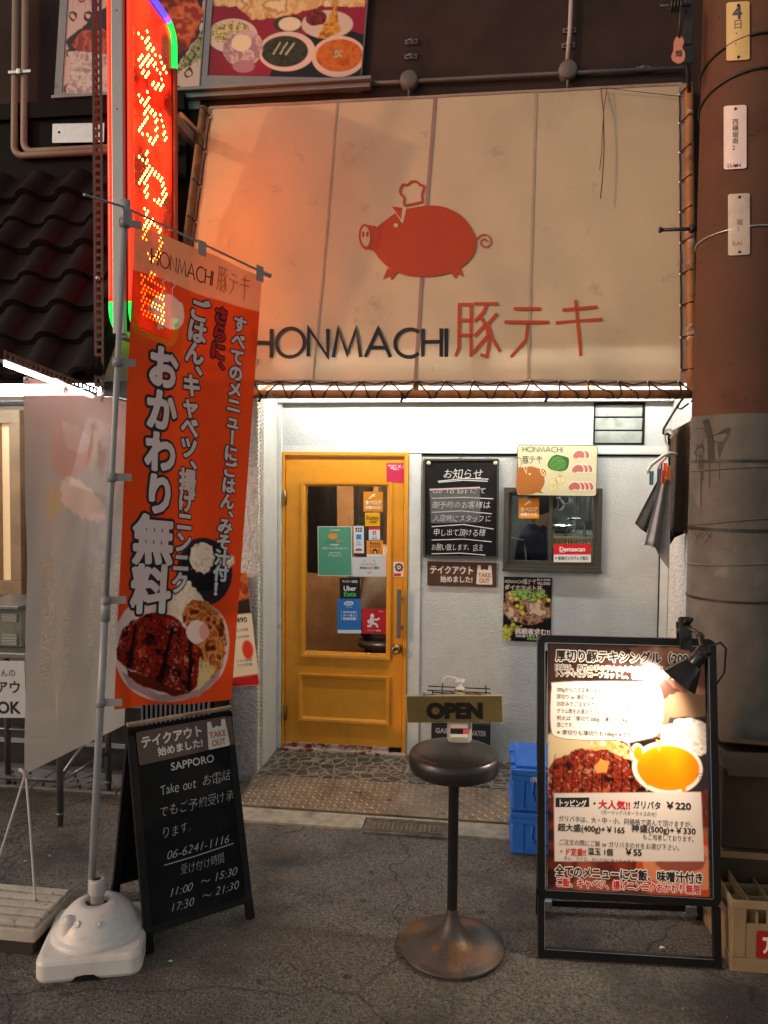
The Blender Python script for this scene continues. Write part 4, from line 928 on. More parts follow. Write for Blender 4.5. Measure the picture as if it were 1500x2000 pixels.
for r_ in range(rows):
    for jj in range(5):
        tt = (r_+[0, .02, .35, .7, .995][jj])/rows
        for i in range(nx_+1):
            x = x0+(x1-x0)*i/nx_; ph = (x/per) % 1
            hgt = .05*math.sin(math.pi*min(ph/.62, 1))**.8 if ph < .62 else -.012*math.sin(math.pi*(ph-.62)/.38)
            hgt += .010*math.sin(int(x/per)*12.9+r_*78.2)*(1-[0, .02, .35, .7, .995][jj])+.035*(1-[0, .02, .35, .7, .995][jj])+(-.03 if jj == 0 else 0)
            vs.append(tuple(e0+sd_*tt*SLn+sn_*hgt+Vector((x, 0, 0))))
NR = rows*5
fs = [(j*(nx_+1)+i, j*(nx_+1)+i+1, (j+1)*(nx_+1)+i+1, (j+1)*(nx_+1)+i) for j in range(NR-1) for i in range(nx_)]
mb.add(vs, fs, 0, False)
mb.obox(e0+sl/2-sn_*.03+Vector(((x0+x1)/2, 0, 0)), (1, 0, 0), sd_, sn_, (x1-x0)/2, SLn/2, .012)
roof = mb.build('roof', M_tile, nb)
mb = MB(); mb.tube([e0+Vector((x1-.01, 0, .0))+sd_*.02, r1+Vector((x1-.01, 0, 0))], .05, 10); mb.build('verge_tile', M_tile, roof)
M_fas = mat('black_board', (.010, .0095, .009), .7, spec=.1, namt=.3, nscale=6)
mb = MB(); mb.box((-5, -.97, 2.238), (-1.96, -.94, 2.30), 0, .003); mb.box((-5, -.94, 2.26), (-1.96, NY, 2.30)); mb.build('fascia', M_fas, nb)
mb = MB(); mb.box((-5, -.06, 3.58), (-1.86, -.001, 4.08)); mb.box((-4.9, -.09, 3.98), (-1.86, -.061, 4.08), 0, .004); mb.build('beam', M_fas, nb)
mb = MB(); mb.box((-1.955, -.92, 2.13), (-1.77, NY-.001, 2.235), 0, .004); mb.build('bulkhead', mat('grey_board', (.055, .06, .062), .5), nb)
mb = MB(); mb.add([(-1.958, -.93, 2.24), (-1.958, -.15, 2.24), (-1.958, -.15, 3.3), (-1.97, -.93, 2.24), (-1.97, -.15, 2.24), (-1.97, -.15, 3.3)], [(0, 1, 2), (3, 5, 4), (0, 2, 5, 3), (0, 3, 4, 1), (1, 4, 5, 2)]); mb.build('gable_board', mat('pale_board', (.4, .39, .37), .6), nb)
# lattice door
M_ltw = mat('light_brown_timber', (.26, .16, .085), .5, namt=.25, nscale=8)
M_shoji = mat('lit_paper_pane', (.7, .5, .3), .6, emit=.5, ecol=(1, .62, .3))
dx1 = -2.76; mb = MB()
for a in ((-3.6, dx1, 2.06, 2.14), (-3.6, dx1, 1.03, 1.12), (dx1-.07, dx1, 1.12, 2.06), (-2.985, -2.90, 1.12, 2.06), (-3.25, -3.17, 1.12, 2.06)): mb.box((a[0], NY-.05, a[2]), (a[1], NY-.001, a[3]), 0, .004)
for x in (-3.12, -3.07, -3.02): mb.box((x-.008, NY-.04, 1.12), (x+.008, NY-.005, 2.06))
ld = mb.build('lattice_door', M_ltw, nb)
mb = MB(); mb.box((-3.17, NY-.012, 1.12), (-2.985, NY-.002, 2.06)); mb.box((-2.90, NY-.012, 1.12), (dx1-.07, NY-.002, 2.06)); mb.build('pane', M_shoji, ld)
mb = MB(); mb.box((-3.6, NY-.06, .96), (-2.6, NY-.001, 1.025), 0, .004); mb.build('sill', M_ltw, nb)
# lantern scrap
mb = MB(); c = Vector((-2.955, NY-.06, 1.86)); mb.lathe([(.0, .06), (.03, .06), (.045, .03), (.047, 0), (.045, -.03), (.03, -.06), (0, -.06)], c, 16); mb.build('paper_lantern', mat('red_lantern', (.7, .25, .18), .6, emit=.4, ecol=(1, .4, .25)), label='tiny red and white lantern by the lattice door at left edge', cat='lantern')
# eave light
M_tube2 = mat('lit_eave_tube', (1, 1, 1), .4, emit=15, ecol=(.96, 1, 1))
el = thing('fluorescent_light', (-3.0, -.72, 2.14), 'white fluorescent light box under the dark eave of the neighbouring shop', 'light')
mb = MB(); mb.box((-4.2, -.76, 2.246), (-2.10, -.62, 2.259), 0, .003); mb.build('fixture', M_fix, el)
mb = MB(); mb.box((-4.18, -.75, 2.195), (-2.12, -.63, 2.2455), 0, .012); mb.build('diffuser', M_tube2, el)
mb = MB(); mb.tube([(-5, -.88, 2.128), (-1.9, -.88, 2.128)], .014, 8); mb.build('gutter_rail', mat('pale_rail', (.4, .43, .46), .35, metal=.4), nb)
# posters on the neighbour wall behind the banner
def nposter(tl, tr, bl, label, seed, cols):
    f = pframe(tl, tr, bl, Y=NY-.008); c = Canvas(f.w, f.h, 60, 100, cols[0])
    for k in range(7): c.poly([(f.w*(.1+.12*k), f.h*(.1+.09*k)), (f.w*(.2+.12*k), f.h*(.05+.1*k)), (f.w*(.35+.1*k), f.h*(.5+.07*k)), (f.w*(.25+.1*k), f.h*(.55+.07*k))], cols[1+k % (len(cols)-1)], .04, seed+k, 20)
    mb = MB(); at_ = c.mesh(mb, f, .001); mb.build('wall_poster', PRINT, label=label, cat='poster', attr=at_)
nposter((170, 812), (262, 840), (176, 960), 'pale skewer poster on the wall behind the hanging white banner, upper one', 3, [(215, 220, 225), (170, 70, 50), (235, 235, 235), (120, 110, 105)])
nposter((176, 1003), (262, 1010), (184, 1140), 'bluish poster on the wall behind the hanging white banner, lower one', 8, [(190, 195, 215), (80, 80, 120), (235, 235, 240), (200, 140, 90)])
# drain grating
M_gr = mat('drain_panel', (.17, .165, .155), .6, namt=.3, nscale=14, bump=.3, bscale=80)
mb = MB(); px0 = -5.0
while px0 < -1.85:
    a = px0; b_ = min(px0+.5, -1.82)
    mb.box((a, -.72, -.03), (b_-.008, -.47, .012), 0, .004)
    k = a+.05
    while k < b_-.07:
        for j, yj in enumerate((-.685, -.61, -.54)):
            sg = 1 if (int((k-a)/.055)+j) % 2 else -1
            mb.add([(k, yj-.022, .0135), (k+.012, yj-.022, .0135), (k+.012+sg*.025, yj+.022, .0135), (k+sg*.025, yj+.022, .0135)], [(0, 1, 2, 3)], 1)
        k += .055
    px0 += .5
mb.build('drain_grating', [M_gr, M_dark], label='row of slotted concrete drain panels along the neighbouring shop', cat='drain')
# steel table with griddle box and sign
M_stl = mat('dull_stainless', (.22, .22, .215), .38, metal=.85, namt=.2, nscale=14)
tb = thing('steel_table', (-2.5, -.9, 0), 'steel frame table on tubular legs before the neighbouring shop', 'table')
tz = P(20, 1283, Y=-1.1).z
for x, y in ((-2.1, -1.116), (-2.66, -.70), (-2.06, -.70), (-3.2, -1.116)):
    mb = MB(); mb.tube([(x, y, .05), (x, y, tz)], .017, 14); lg = mb.build('leg', M_stl, tb)
    mb = MB(); mb.lathe([(0, 0), (.014, 0), (.0155, .055), (.0185, .056), (.0185, .066), (.0, .066)], (x, y, 0), 14); mb.build('foot', M_stl, lg)
mb = MB(); z = P(60, 1522, Y=-1.116).z
mb.tube([(-3.2, -1.116, z), (-2.1, -1.116, z)], .01, 10); mb.tube([(-2.1, -1.116, z), (-2.06, -.7, z)], .01, 10); mb.tube([(-2.1, -1.1, z+.02), (-2.06, -.72, z+.24)], .01, 10); mb.tube([(-3.2, -.7, z+.1), (-2.06, -.7, z+.1)], .01, 10); mb.build('stretcher', M_stl, tb)
mb = MB(); mb.box((-3.25, -1.14, tz), (-2.05, -.66, tz+.03), 0, .006); mb.build('tabletop', M_stl, tb)
M_gbox = mat('khaki_enamel', (.17, .18, .145), .5, namt=.15, nscale=8, dirt=[((.06, .055, .04), 6, .55, .7, .6)])
gb = thing('griddle_box', (-2.8, -.9, tz+.03), 'khaki metal appliance box with louvre slots on the steel table', 'appliance')
fb = pframe((-60, 1186), (47, 1186), (-60, 1276), Y=-1.02); mb = MB(); mb.box((fb.o.x, -1.02, tz+.031), (-2.357, -.7, fb.o.z), 0, .006); mb.build('casing', M_gbox, gb)
mb = MB()
for yy_ in (1200, 1206, 1212, 1240, 1246, 1252, 1258):
    p = P(5, yy_, Y=-1.02); q = P(34, yy_, Y=-1.02); mb.obox((p+q)/2+Vector((0, -.006, 0)), (1, 0, 0), (0, -.5, 1), (0, 1, .5), (q-p).length/2, .006, .002)
mb.build('louvre', mat('shiny_slot', (.55, .56, .52), .3, metal=.5), gb)
mb = MB(); mb.box((fb.o.x, -1.06, fb.o.z+.001), (-2.35, -.68, fb.o.z+.02), 0, .004); mb.build('lid', M_stl, gb)
fs_ = pframe((-60, 1291), (49, 1291), (-60, 1400), Y=-1.16); mb = MB(); fs_.slab(mb, .008, 0); k = fs_.w/109
f3 = lambda x, y, h: fs_((x+60)*k, (y-1291)*k, h+.008)
write(mb, f3, 'おでんの', -28, 1312, 15, 1, .01); write(mb, f3, 'テイクアウト', -84, 1338, 25, 1, .025); write(mb, f3, 'OK', -8, 1374, 30, 1, .035); mb.build('paper_sign', [mat('laminated_white', (.55, .56, .57), .4), M_blk], label='white takeaway sign in bold black kana hung on the steel table', cat='sign')
# slatted dark box between the shops
sb = thing('slatted_planter', (-1.66, -.62, 0), 'dark box of narrow upright slats behind the chalk A-board', 'box')
mb = MB()
for k in range(15): mb.box((-1.86+k*.027, -.72, .02), (-1.86+k*.027+.014, -.705, .60), 0, .002)
mb.build('slats', M_grey, sb)
mb = MB(); mb.box((-1.87, -.703, .0), (-1.45, -.45, .58), 0, .004); mb.box((-1.872, -.725, .3), (-1.448, -.7205, .33)); mb.build('body', M_fas, sb)
# menu poster on the pier partly behind the flag
f = Frame(P(380, 1128, Y=-.47), P(482, 1118, Y=-.47), P(376, 1348, Y=-.47)); c = Canvas(f.w, f.h, 50, 100, (236, 222, 190))
c.poly([(0, 0), (f.w, 0), (f.w, f.h*.36), (0, f.h*.36)], (40, 24, 16)); c.ell(f.w*.8, f.h*.1, f.w*.35, f.h*.14, c.ramp(stretch(c.n(30, 4)), [(150, 40, 14), (220, 120, 30), (90, 20, 10)]), rough=.02); c.ell(f.w*.85, f.h*.68, f.w*.105, f.h*.085, (226, 60, 24)); c.poly([(0, f.h*.93), (f.w, f.h*.9), (f.w, f.h), (0, f.h)], (190, 30, 26))
mb = MB(); at_ = c.mesh(mb, f, .001); n0 = len(mb.v); write(mb, lambda x, y, h: f(x, y, h+.001), '490', f.w*.7, f.h*.41, .042, 1, .02)
for yy_ in (.5, .56, .77, .81): write(mb, lambda x, y, h: f(x, y, h+.001), 'とん汁定食', f.w*.62, f.h*yy_, .018, 1)
mb.build('menu_poster', [PRINT, M_blk], label='cream price poster with a red disc on the roughcast pier beside the orange flag', cat='poster', attr=np.vstack([at_, np.zeros((len(mb.v)-n0, 3))]))

# ================================================================== WHITE HANGING BANNER
M_bar = mat('perforated_angle', (.06, .018, .015), .45, metal=.3, namt=.3, nscale=10)
def perforated(mb, a, b_, side, wd, slot=.022, gap=.016):
    """flat strip from a to b, real slots punched along its middle"""
    d = (b_-a); Ln = d.length; d.normalize(); s_ = Vector(side).normalized(); n = d.cross(s_)
    for o in (-1, 1): mb.obox((a+b_)/2+s_*o*wd*.38, d, s_, n, Ln/2, wd*.14, .0015)
    k = 0
    while k < Ln: mb.obox(a+d*(k+gap/2), d, s_, n, gap/2, wd*.24, .0015); k += gap+slot
pp_ = thing('perforated_post', (-1.94, -.94, 2.2), 'dark red upright slotted steel angle behind the LED sign', 'post')
mb = MB(); perforated(mb, Vector((-1.945, -.985, 2.2)), Vector((-1.945, -.985, 5.0)), (1, 0, 0), .05); perforated(mb, Vector((-1.97, -.96, 2.2)), Vector((-1.97, -.96, 5.0)), (0, 1, 0), .05); mb.build('slotted_angle', M_bar, pp_)
mb = MB(); mb.lathe([(0, .012), (.011, .01), (.012, 0)], (-1.945, -.988, P(200, 543, Y=-.99).z), 12, 0, (0, -1, 0)); mb.build('bolt', M_alu, pp_)
B_tl, B_bl, B_tr, B_br = Vector((-1.795, -1.86, 2.135)), Vector((-1.808, -1.86, .565)), Vector((-1.80, -1.12, 2.12)), Vector((-1.83, -1.12, .54))
B_tr, B_br = P(266, 790, Y=-1.17), P(243, 1416, Y=-1.17)
bar = thing('light_bracket', (-1.87, -1.45, 2.2), 'slotted steel arm with a white light bar above the pale hanging banner', 'arm')
aa, ab_ = P(8, 693, Y=-1.93), P(190, 765, Y=-1.12)
mb = MB(); perforated(mb, aa, ab_, (0, 0, 1), .034); mb.obox((aa+ab_)/2+Vector((-.02, 0, -.017)), ab_-aa, (1, 0, 0), (0, 0, 1), (ab_-aa).length/2, .02, .0015); mb.build('slotted_arm', M_bar, bar)
mb = MB(); d_ = (ab_-aa).normalized(); mb.obox((aa+ab_)/2+Vector((-.012, 0, -.028)), d_, (1, 0, 0), (0, 0, 1), (ab_-aa).length/2-.03, .01, .008, 0, .003); mb.build('light_bar', mat('lit_bar', (1, 1, 1), .4, emit=20, ecol=(.97, 1, 1)), bar)
BW, BH = (B_tr-B_tl).length, 1.57
def bn_fn(x, y, h=0):
    u, v = x/BW, y/BH; p = B_tl.lerp(B_tr, u).lerp(B_bl.lerp(B_br, u), v); n = (B_tr-B_tl).cross(Vector((0, 0, -1))).normalized()
    if n.dot(CAM-p) < 0: n = -n
    return p+n*(h+(.034*math.sin(u*8+v*2.2)+.02*math.sin(u*15-v*3+1)+.006*math.sin(u*31+v*17))*(.25+.75*v)*math.sin(math.pi*min(1, .08+v)))
c = Canvas(BW, BH, 90, 200, (225, 220, 212))
g = np.clip((c.y/BH-.03)/.45+(c.n(4, 4)-.5)*.5, 0, 1); c.c = c.ramp(g, [(200, 158, 148), (196, 172, 164), (192, 184, 178), (190, 187, 182), (188, 186, 180)])
def q(x, y): return (x*BW, y*BH)
c.ell(*q(.38, .17), .13, .12, (208, 168, 156), rough=.03, nsc=12); c.ell(*q(.45, .14), .08, .05, (214, 186, 176), rough=.02); c.poly([q(.3, .09), q(.46, .1), q(.47, .16), q(.36, .16)], (216, 184, 176), .02)
for k in range(3): c.poly([q(.56+k*.02, .19), q(.6+k*.02, .1), q(.61+k*.02, .1), q(.575+k*.02, .19)], (206, 182, 150))
c.ell(*q(.24, .31), .055, .075, (208, 184, 150), rot=20, rough=.02); c.ell(*q(.5, .3), .16, .07, (232, 210, 198), rot=25, rough=.03)
mb = MB(); at_ = c.mesh(mb, bn_fn); n0 = len(mb.v)
mir = lambda x, y, h: bn_fn(BW-x, y, h)
M_cl = mat('banner_cloth', (1, 1, 1), .8, attr='paint', trans=.4, clear=.2); M_fnt = mat('show_through_ink', (.92, .88, .74), .8, trans=.5)
write(mb, mir, '絶対的自信！', BW*.83, BH*.45, .105, 1, .02, vert=True, h=.002, jit=.1)
write(mb, mir, '水炊き山盛鶏白湯専門店', BW*.6, BH*.47, .052, 1, None, vert=True, h=.002, jit=.1)
for k, s_ in enumerate(('鶏の旨みを引き出した特製スープ', '焼鳥も自慢の一品です', 'ごゆっくりお楽しみ下さい')): write(mb, mir, s_, BW*(.42-.12*k), BH*.46, .034, 1, None, vert=True, h=.002)
wb = thing('hanging_banner', B_bl, 'pale translucent pink and white banner with mirrored faint characters, hung from an arm', 'banner')
mb.build('cloth', [M_cl, M_fnt], wb, attr=np.vstack([at_, np.ones((len(mb.v)-n0, 3))]))
for t_ in (.02, .33, .66, .97):
    mb = MB(); p = bn_fn(BW*t_, .0); a = aa.lerp(ab_, .08+.9*t_); mb.tube([p+Vector((0, 0, -.015)), p+Vector((.006, 0, .012)), p.lerp(a, .5)+Vector((.01, 0, 0)), a+Vector((0, 0, -.03))], .003, 6)
    mb.tube([p+Vector((.0, .012*math.cos(R(q_)), -.012+.012*math.sin(R(q_)))) for q_ in range(0, 360, 40)], .0022, 5, closed=True); mb.build('hook', M_alu, wb)
mb = MB(); p = bn_fn(.006, BH-.01); e = P(71, 1862, Y=-2.0)
mb.tube([p, p.lerp(e, .35)+Vector((.006, 0, 0)), p.lerp(e, .7)+Vector((.008, 0, 0)), e], .0045, 6); mb.tube([p+Vector((.004, 0, .004)), p.lerp(P(-30, 1760, Y=-1.98), .5)+Vector((0, 0, -.01)), P(-30, 1760, Y=-1.98)], .0045, 6)
mb.tube([p+Vector((-.02, -.01, .012)), p+Vector((0, -.012, 0)), p+Vector((.012, -.01, -.02))], .006, 6)
mb.build('tie_string', mat('pale_string', (.55, .52, .48), .8), wb)
# ribbed weight at the left edge
M_rib = mat('stained_cream_plastic', (.5, .47, .4), .7, namt=.15, nscale=30, dirt=[((.1, .09, .075), 45, .6, .68, .9), ((.3, .26, .2), 6, .5, .7, .6)])
rx1 = P(67, 1862, Y=-2.12).x
wt = thing('ribbed_weight', (rx1-.25, -1.98, 0), 'stained cream block with grooved top at the lower left edge', 'weight')
mb = MB(); mb.box((rx1-.55, -2.12, .052), (rx1, -1.86, .10), 0, .006)
for k in range(5): mb.box((rx1-.545, -2.105+k*.05, .101), (rx1-.006, -2.105+k*.05+.036, .118), 0, .005)
mb.build('grooved_top', M_rib, wt)
mb = MB(); mb.box((rx1-.54, -2.11, .0), (rx1-.012, -1.87, .0515), 0, .004); mb.build('base', mat('dark_brown_plastic', (.035, .026, .02), .6), wt)
# ================================================================== ORANGE FLAG
F_tl, F_tr, F_br, F_bl = Vector((-1.26, -2.02, 2.646)), Vector((-.917, -1.60, 2.562)), Vector((-1.045, -1.60, .828)), Vector((-1.344, -2.03, .90))
FWd, FH = (F_tr-F_tl).length, 1.745
F_n = (F_tr-F_tl).cross(F_bl-F_tl).normalized()
if F_n.dot(CAM-F_tl) < 0: F_n = -F_n
def flag(x, y, h=0):
    u, v = x/FWd, y/FH; p = F_tl.lerp(F_tr, u).lerp(F_bl.lerp(F_br, u), v)
    k = .016*math.sin(u*5+v*3)+.011*math.sin(u*11-v*5+.7)+.009*math.sin(v*13+u*2)+.03*max(0, v-.86)*7*max(0, u-.5)
    return p+F_n*(h+k*math.sin(math.pi*min(1, u*.9+.1)))
def fq(px, py):
    p = PP(px, py, F_tl, F_n)-F_tl; U = (F_tr-F_tl); D = (F_bl-F_tl)
    uu, dd, ud = U.dot(U), D.dot(D), U.dot(D); a, b_ = p.dot(U), p.dot(D); det = uu*dd-ud*ud
    return ((a*dd-b_*ud)/det*FWd, (b_*uu-a*ud)/det*FH)
KM = 2.95/1502
nf = thing('banner_flag', (-1.43, -2.04, .15), 'tall orange advertising flag with black edged white kana and steak photo on a grey pole', 'flag')
c = Canvas(FWd, FH, 190, 560, (226, 80, 32))
c.c *= (.93+.14*c.n(5, 3))[..., None]
c.poly([fq(230, 380), fq(530, 490), fq(520, 612), fq(400, 580), fq(240, 520)], (240, 172, 132))  # cream header band, warmed in the paint for the sign's red backlight
PG = (238, 214, 200)
c.ell(*fq(326, 610), 36*KM, 31*KM, PG); c.ell(*fq(350, 604), 8*KM, 12*KM, PG)
c.ell(*fq(411, 1122), 66*KM, 70*KM, (46, 44, 56)); c.ell(*fq(411, 1112), 52*KM, 50*KM, (30, 28, 38))
c.ell(*fq(408, 1094), 30*KM, 30*KM, c.ramp(stretch(c.n(70, 4)), [(206, 204, 190), (240, 238, 228), (226, 222, 208)]), rough=.02, nsc=60)
c.ell(*fq(455, 1100), 18*KM, 14*KM, c.ramp(stretch(c.n(70, 4)), [(206, 204, 190), (240, 238, 228)]), rough=.02)
c.poly(smooth_poly([fq(250, 1190), fq(300, 1172), fq(345, 1165), fq(400, 1176), fq(446, 1205), fq(462, 1260), fq(448, 1320), fq(400, 1360), fq(320, 1374), fq(255, 1345), fq(224, 1290), fq(226, 1230)], 4), (224, 208, 208), .004)
c.poly([fq(236, 1310), fq(320, 1362), fq(400, 1350), fq(445, 1310), fq(440, 1330), fq(400, 1364), fq(320, 1376), fq(255, 1344)], (176, 150, 156), .002)
rice = c.ramp(stretch(c.n(80, 14)), [(214, 208, 190), (244, 240, 228), (228, 222, 204)])
c.poly([fq(338, 1200), fq(345, 1160), fq(362, 1135), fq(385, 1140), fq(400, 1160), fq(412, 1175), fq(390, 1220), fq(350, 1230)], rice, .02, 2, 60)
vg = c.ramp(stretch(c.n(34, 21)), [(90, 40, 18), (188, 104, 48), (222, 166, 98), (140, 60, 26), (214, 140, 60)])
c.poly([fq(366, 1205), fq(388, 1174), fq(420, 1180), fq(448, 1215), fq(456, 1260), fq(446, 1310), fq(420, 1330), fq(400, 1310), fq(390, 1250)], vg, .03, 7, 40)
steak = c.ramp(stretch(c.n(26, 31)*.75+.25*c.n(90, 33), .32, .68), [(38, 6, 4), (104, 22, 12), (150, 38, 18), (74, 12, 8), (176, 62, 36)])
hl = c.n(60, 37, 2)
def meat(pts, sd): 
    m_ = c.poly(pts, steak, .02, sd, 34); c.put(m_*stretch(c.n(95, 37, 2)+(c.n(16, sd)-.5)*.6, .72, .88)*.45, (236, 180, 158))
meat(smooth_poly([fq(228, 1270), fq(238, 1235), fq(270, 1212), fq(320, 1200), fq(360, 1216), fq(384, 1246), fq(410, 1290), fq(404, 1335), fq(370, 1356), fq(330, 1345), fq(280, 1318), fq(238, 1300)], 4), 41)
for a, b_, d_ in (((268, 1222), (252, 1306), 7), ((345, 1226), (318, 1340), 6), ((382, 1248), (374, 1352), 6)):
    c.poly([fq(a[0], a[1]), fq(a[0]+d_, a[1]), fq(b_[0]+d_+3, b_[1]), fq(b_[0]-2, b_[1])], (30, 5, 4), .012, 5, 50)
c.poly([fq(250, 1308), fq(290, 1322), fq(345, 1348), fq(380, 1356), fq(350, 1364), fq(290, 1346), fq(252, 1322)], (96, 28, 16), .01)
for k in range(7): c.poly([fq(402+k*5, 1292+k*3), fq(406+k*5, 1290+k*3), fq(400+k*5, 1352-k*5), fq(394+k*5, 1350-k*5)], (226, 206, 150), .012, 50+k)
c.ell(*fq(398, 1240), 25*KM, 24*KM, (238, 224, 222), rough=.01); c.ell(*fq(412, 1240), 12*KM, 17*KM, (228, 170, 160), rough=.01)
mb = MB(); at_ = c.mesh(mb, flag)
M_fc = mat('flag_cloth', (1, 1, 1), .7, attr='paint', trans=.46, clear=.2, spec=.25); M_fw = mat('flag_white', (.92, .9, .86), .7, trans=.16, spec=.2); M_fk = mat('flag_black', (.018, .016, .016), .6, trans=.1)
M_fr = mat('flag_red', (.6, .03, .02), .7, trans=.4); M_fo = mat('flag_orange', (.62, .2, .06), .7, trans=.4); M_fb = mat('flag_brown', (.12, .03, .02), .7, trans=.3)
mb.build('cloth', M_fc, nf, attr=at_)
mb = MB()
def fcol(s, p0, p1, px, off, oo, m=0, sx=1.0):
    x0, y0 = fq(*p0); x1, y1 = fq(*p1); sz = px*KM
    n_ = sum(.55 if ch in '、。 ' else 1 for ch in s); gp = (y1-y0)/(n_*sz); rt = math.degrees(math.atan2(x1-x0, y1-y0))
    fn = flag
    write(mb, fn, s, x0, y0, sz, 1, oo, .003, None, True, gap=gp, rot=rt, sx=sx, inner=off-.006)
    write(mb, fn, s, x0, y0, sz, m, off, .0045, None, True, gap=gp, rot=rt, sx=sx)
fcol('すべてのメニューにごはん、みそ汁付！', (472, 618), (440, 1170), 34, .045, .115)
fcol('さらに、', (433, 600), (428, 722), 35, .045, .12, 2)
fcol('ごはん、キャベツ、揚げニンニク', (390, 584), (360, 1160), 45, .045, .11)
fcol('おかわり', (319, 678), (309, 1006), 80, .05, .115, 0, .84)
fcol('無料', (302, 1006), (299, 1200), 97, .045, .1, 0, .92)
x0, y0 = fq(291, 517); x1, y1 = fq(412, 560)
honmachi(mb, flag, x0, y0, .055, .12, .0052, 4, .0014, (y1-y0)/(x1-x0), (x1-x0)/(6.84*.055))
x2, y2 = fq(420, 567); butateki(mb, flag, x2, y2, 48*KM, .0052, 3, .0014, .66, (y1-y0)/(x1-x0))
tl_ = [fq(290+8*(1-k/26)*math.cos(R(20-k*18)), 606+8*(1-k/26)*math.sin(R(20-k*18))) for k in range(22)]; stroke(mb, flag, tl_, .003, 0, .0014)
stroke(mb, flag, [fq(318, 580), fq(316, 562), fq(311, 554), fq(318, 548), fq(326, 548), fq(334, 552), fq(337, 558), fq(331, 566), fq(332, 582)], .004, 0, .0014)
tri_fill(mb, flag, [fq(302, 634), fq(304, 646), fq(310, 641), fq(314, 644), fq(316, 636)], 0, .0014); tri_fill(mb, flag, [fq(336, 636), fq(342, 645), fq(344, 639), fq(350, 642), fq(346, 630)], 0, .0014)
mb.build('lettering', [M_fw, M_fk, M_fr, M_fo, M_fb], nf)
M_fp = mat('grey_plastic_pole', (.33, .34, .35), .35, namt=.06, nscale=10)
M_clr = mat('clear_strap', (.5, .5, .5), .3, clear=.45)
pb, pm, pt = Vector((-1.436, -2.04, .14)), None, P(245, 405, Y=-2.04); mb = MB()
jn = pb.lerp(pt, .62); jn2 = pb.lerp(pt, .44)
mb.tube([pb, pb.lerp(pt, .30), jn2], .0135, 14); mb.tube([jn2, jn, pt], .0105, 14); mb.tube([jn2+Vector((0, 0, -.04)), jn2+Vector((0.002, 0, .04))], .0165, 14); mb.tube([pt+Vector((-.001, 0, -.07)), pt+Vector((.001, 0, .025))], .0165, 12); mb.build('pole', M_fp, nf)
a0, a1 = P(164, 380, Y=-2.27), P(522, 536, Y=-1.57); mb = MB(); mb.tube([a0, pt.lerp(a0, .02), a1], .0045, 8); mb.tube([a1+Vector((-.02, -.02, .004)), a1, a1+Vector((.012, .01, -.004))], .009, 8); mb.build('arm', M_fp, nf)
for v in (.0, .28, .515, .77, .985):
    mb = MB(); p = flag(.0, FH*v); q_ = pb.lerp(pt, (p.z-pb.z)/(pt.z-pb.z)); m_ = (p+q_)/2; d_ = (p-q_); mb.obox(m_+d_*.1, d_, (0, 0, 1), F_n, d_.length/2+.022, .0135, .0016); mb.lathe([(.0, .016), (.016, .016), (.017, -.016), (0, -.016)], q_, 12); mb.build('strap', M_clr, nf)
for u in (.02, .5, .98):
    mb = MB(); p = flag(FWd*u, 0); t_ = a0.lerp(a1, .0); k = (p.x-a0.x)/(a1.x-a0.x); q_ = a0.lerp(a1, k); m_ = (p+q_)/2; mb.obox(m_, (0, 0, 1), (F_tr-F_tl), F_n, abs(q_.z-p.z)/2+.022, .017, .0016); mb.build('strap', M_clr, nf)
# water filled base
M_wbase = mat('white_plastic_tank', (.72, .705, .67), .35, namt=.06, nscale=8, dirt=[((.04, .035, .03), 26, .66, .74, .55), ((.3, .27, .23), 50, .64, .7, .4), ((.45, .42, .36), 3, .52, .72, .6)])
U_ = Vector((.339, .106, 0)).normalized(); V_ = Vector((-U_.y, U_.x, 0)); ctr = Vector((-1.523, -2.264, 0))+U_*.178+V_*.178
ft = thing('flag_base', ctr, 'round shouldered white water tank base holding the orange flag pole', 'base')
def rsq(hw, r, z, n=6): return [ctr+U_*x+V_*y+Vector((0, 0, z)) for x, y in rrect(-hw, -hw, hw, hw, r, n)]
mb = MB(); rings = [rsq(.172, .035, .0), rsq(.178, .04, .012), rsq(.178, .04, .062), rsq(.174, .042, .074), rsq(.164, .042, .08), rsq(.145, .09, .081)]; K = len(rings[0])
for i, r_ in enumerate(rings[:-1]): mb.add(r_+rings[i+1], [(k, (k+1) % K, K+(k+1) % K, K+k) for k in range(K)], 0, i in (2, 3))
mb.add(rings[-1], [tuple(range(K))])
mb.lathe([(.162, .08), (.162, .088), (.158, .096), (.146, .1), (.144, .103), (.14, .112), (.125, .142), (.1, .168), (.07, .184), (.045, .19), (.041, .182), (.04, .165)], ctr, 48)
tk = mb.build('tank', M_wbase, ft)
mb = MB(); ff = ctr-V_*.1785
for x in (-.02,): tri_fill(mb, lambda a, b_, h: ff+U_*a+Vector((0, 0, b_))-V_*h, [(-.055, .001), (-.04, .018), (-.01, .022), (.02, .02), (.045, .001)], 0, .0012)
mb.build('recess_shade', M_dark, ft)  # flat black patch stands in for the shaded hollow at the foot
mb = MB(); mb.lathe([(.024, .12), (.025, .21), (.029, .212), (.031, .22), (.031, .262), (.028, .27), (.017, .271), (.016, .262)], ctr, 28); mb.build('socket', mat('grey_plastic', (.48, .47, .44), .4), ft)
mb = MB(); cp = ctr-U_*.085-V_*.075; mb.lathe([(.026, .11), (.024, .165), (.021, .17), (.0, .17)], cp, 20); mb.lathe([(.0, .176), (.012, .176), (.016, .171), (.016, .166)], cp, 16); mb.build('filler_cap', M_wbase, ft)
mb = MB()
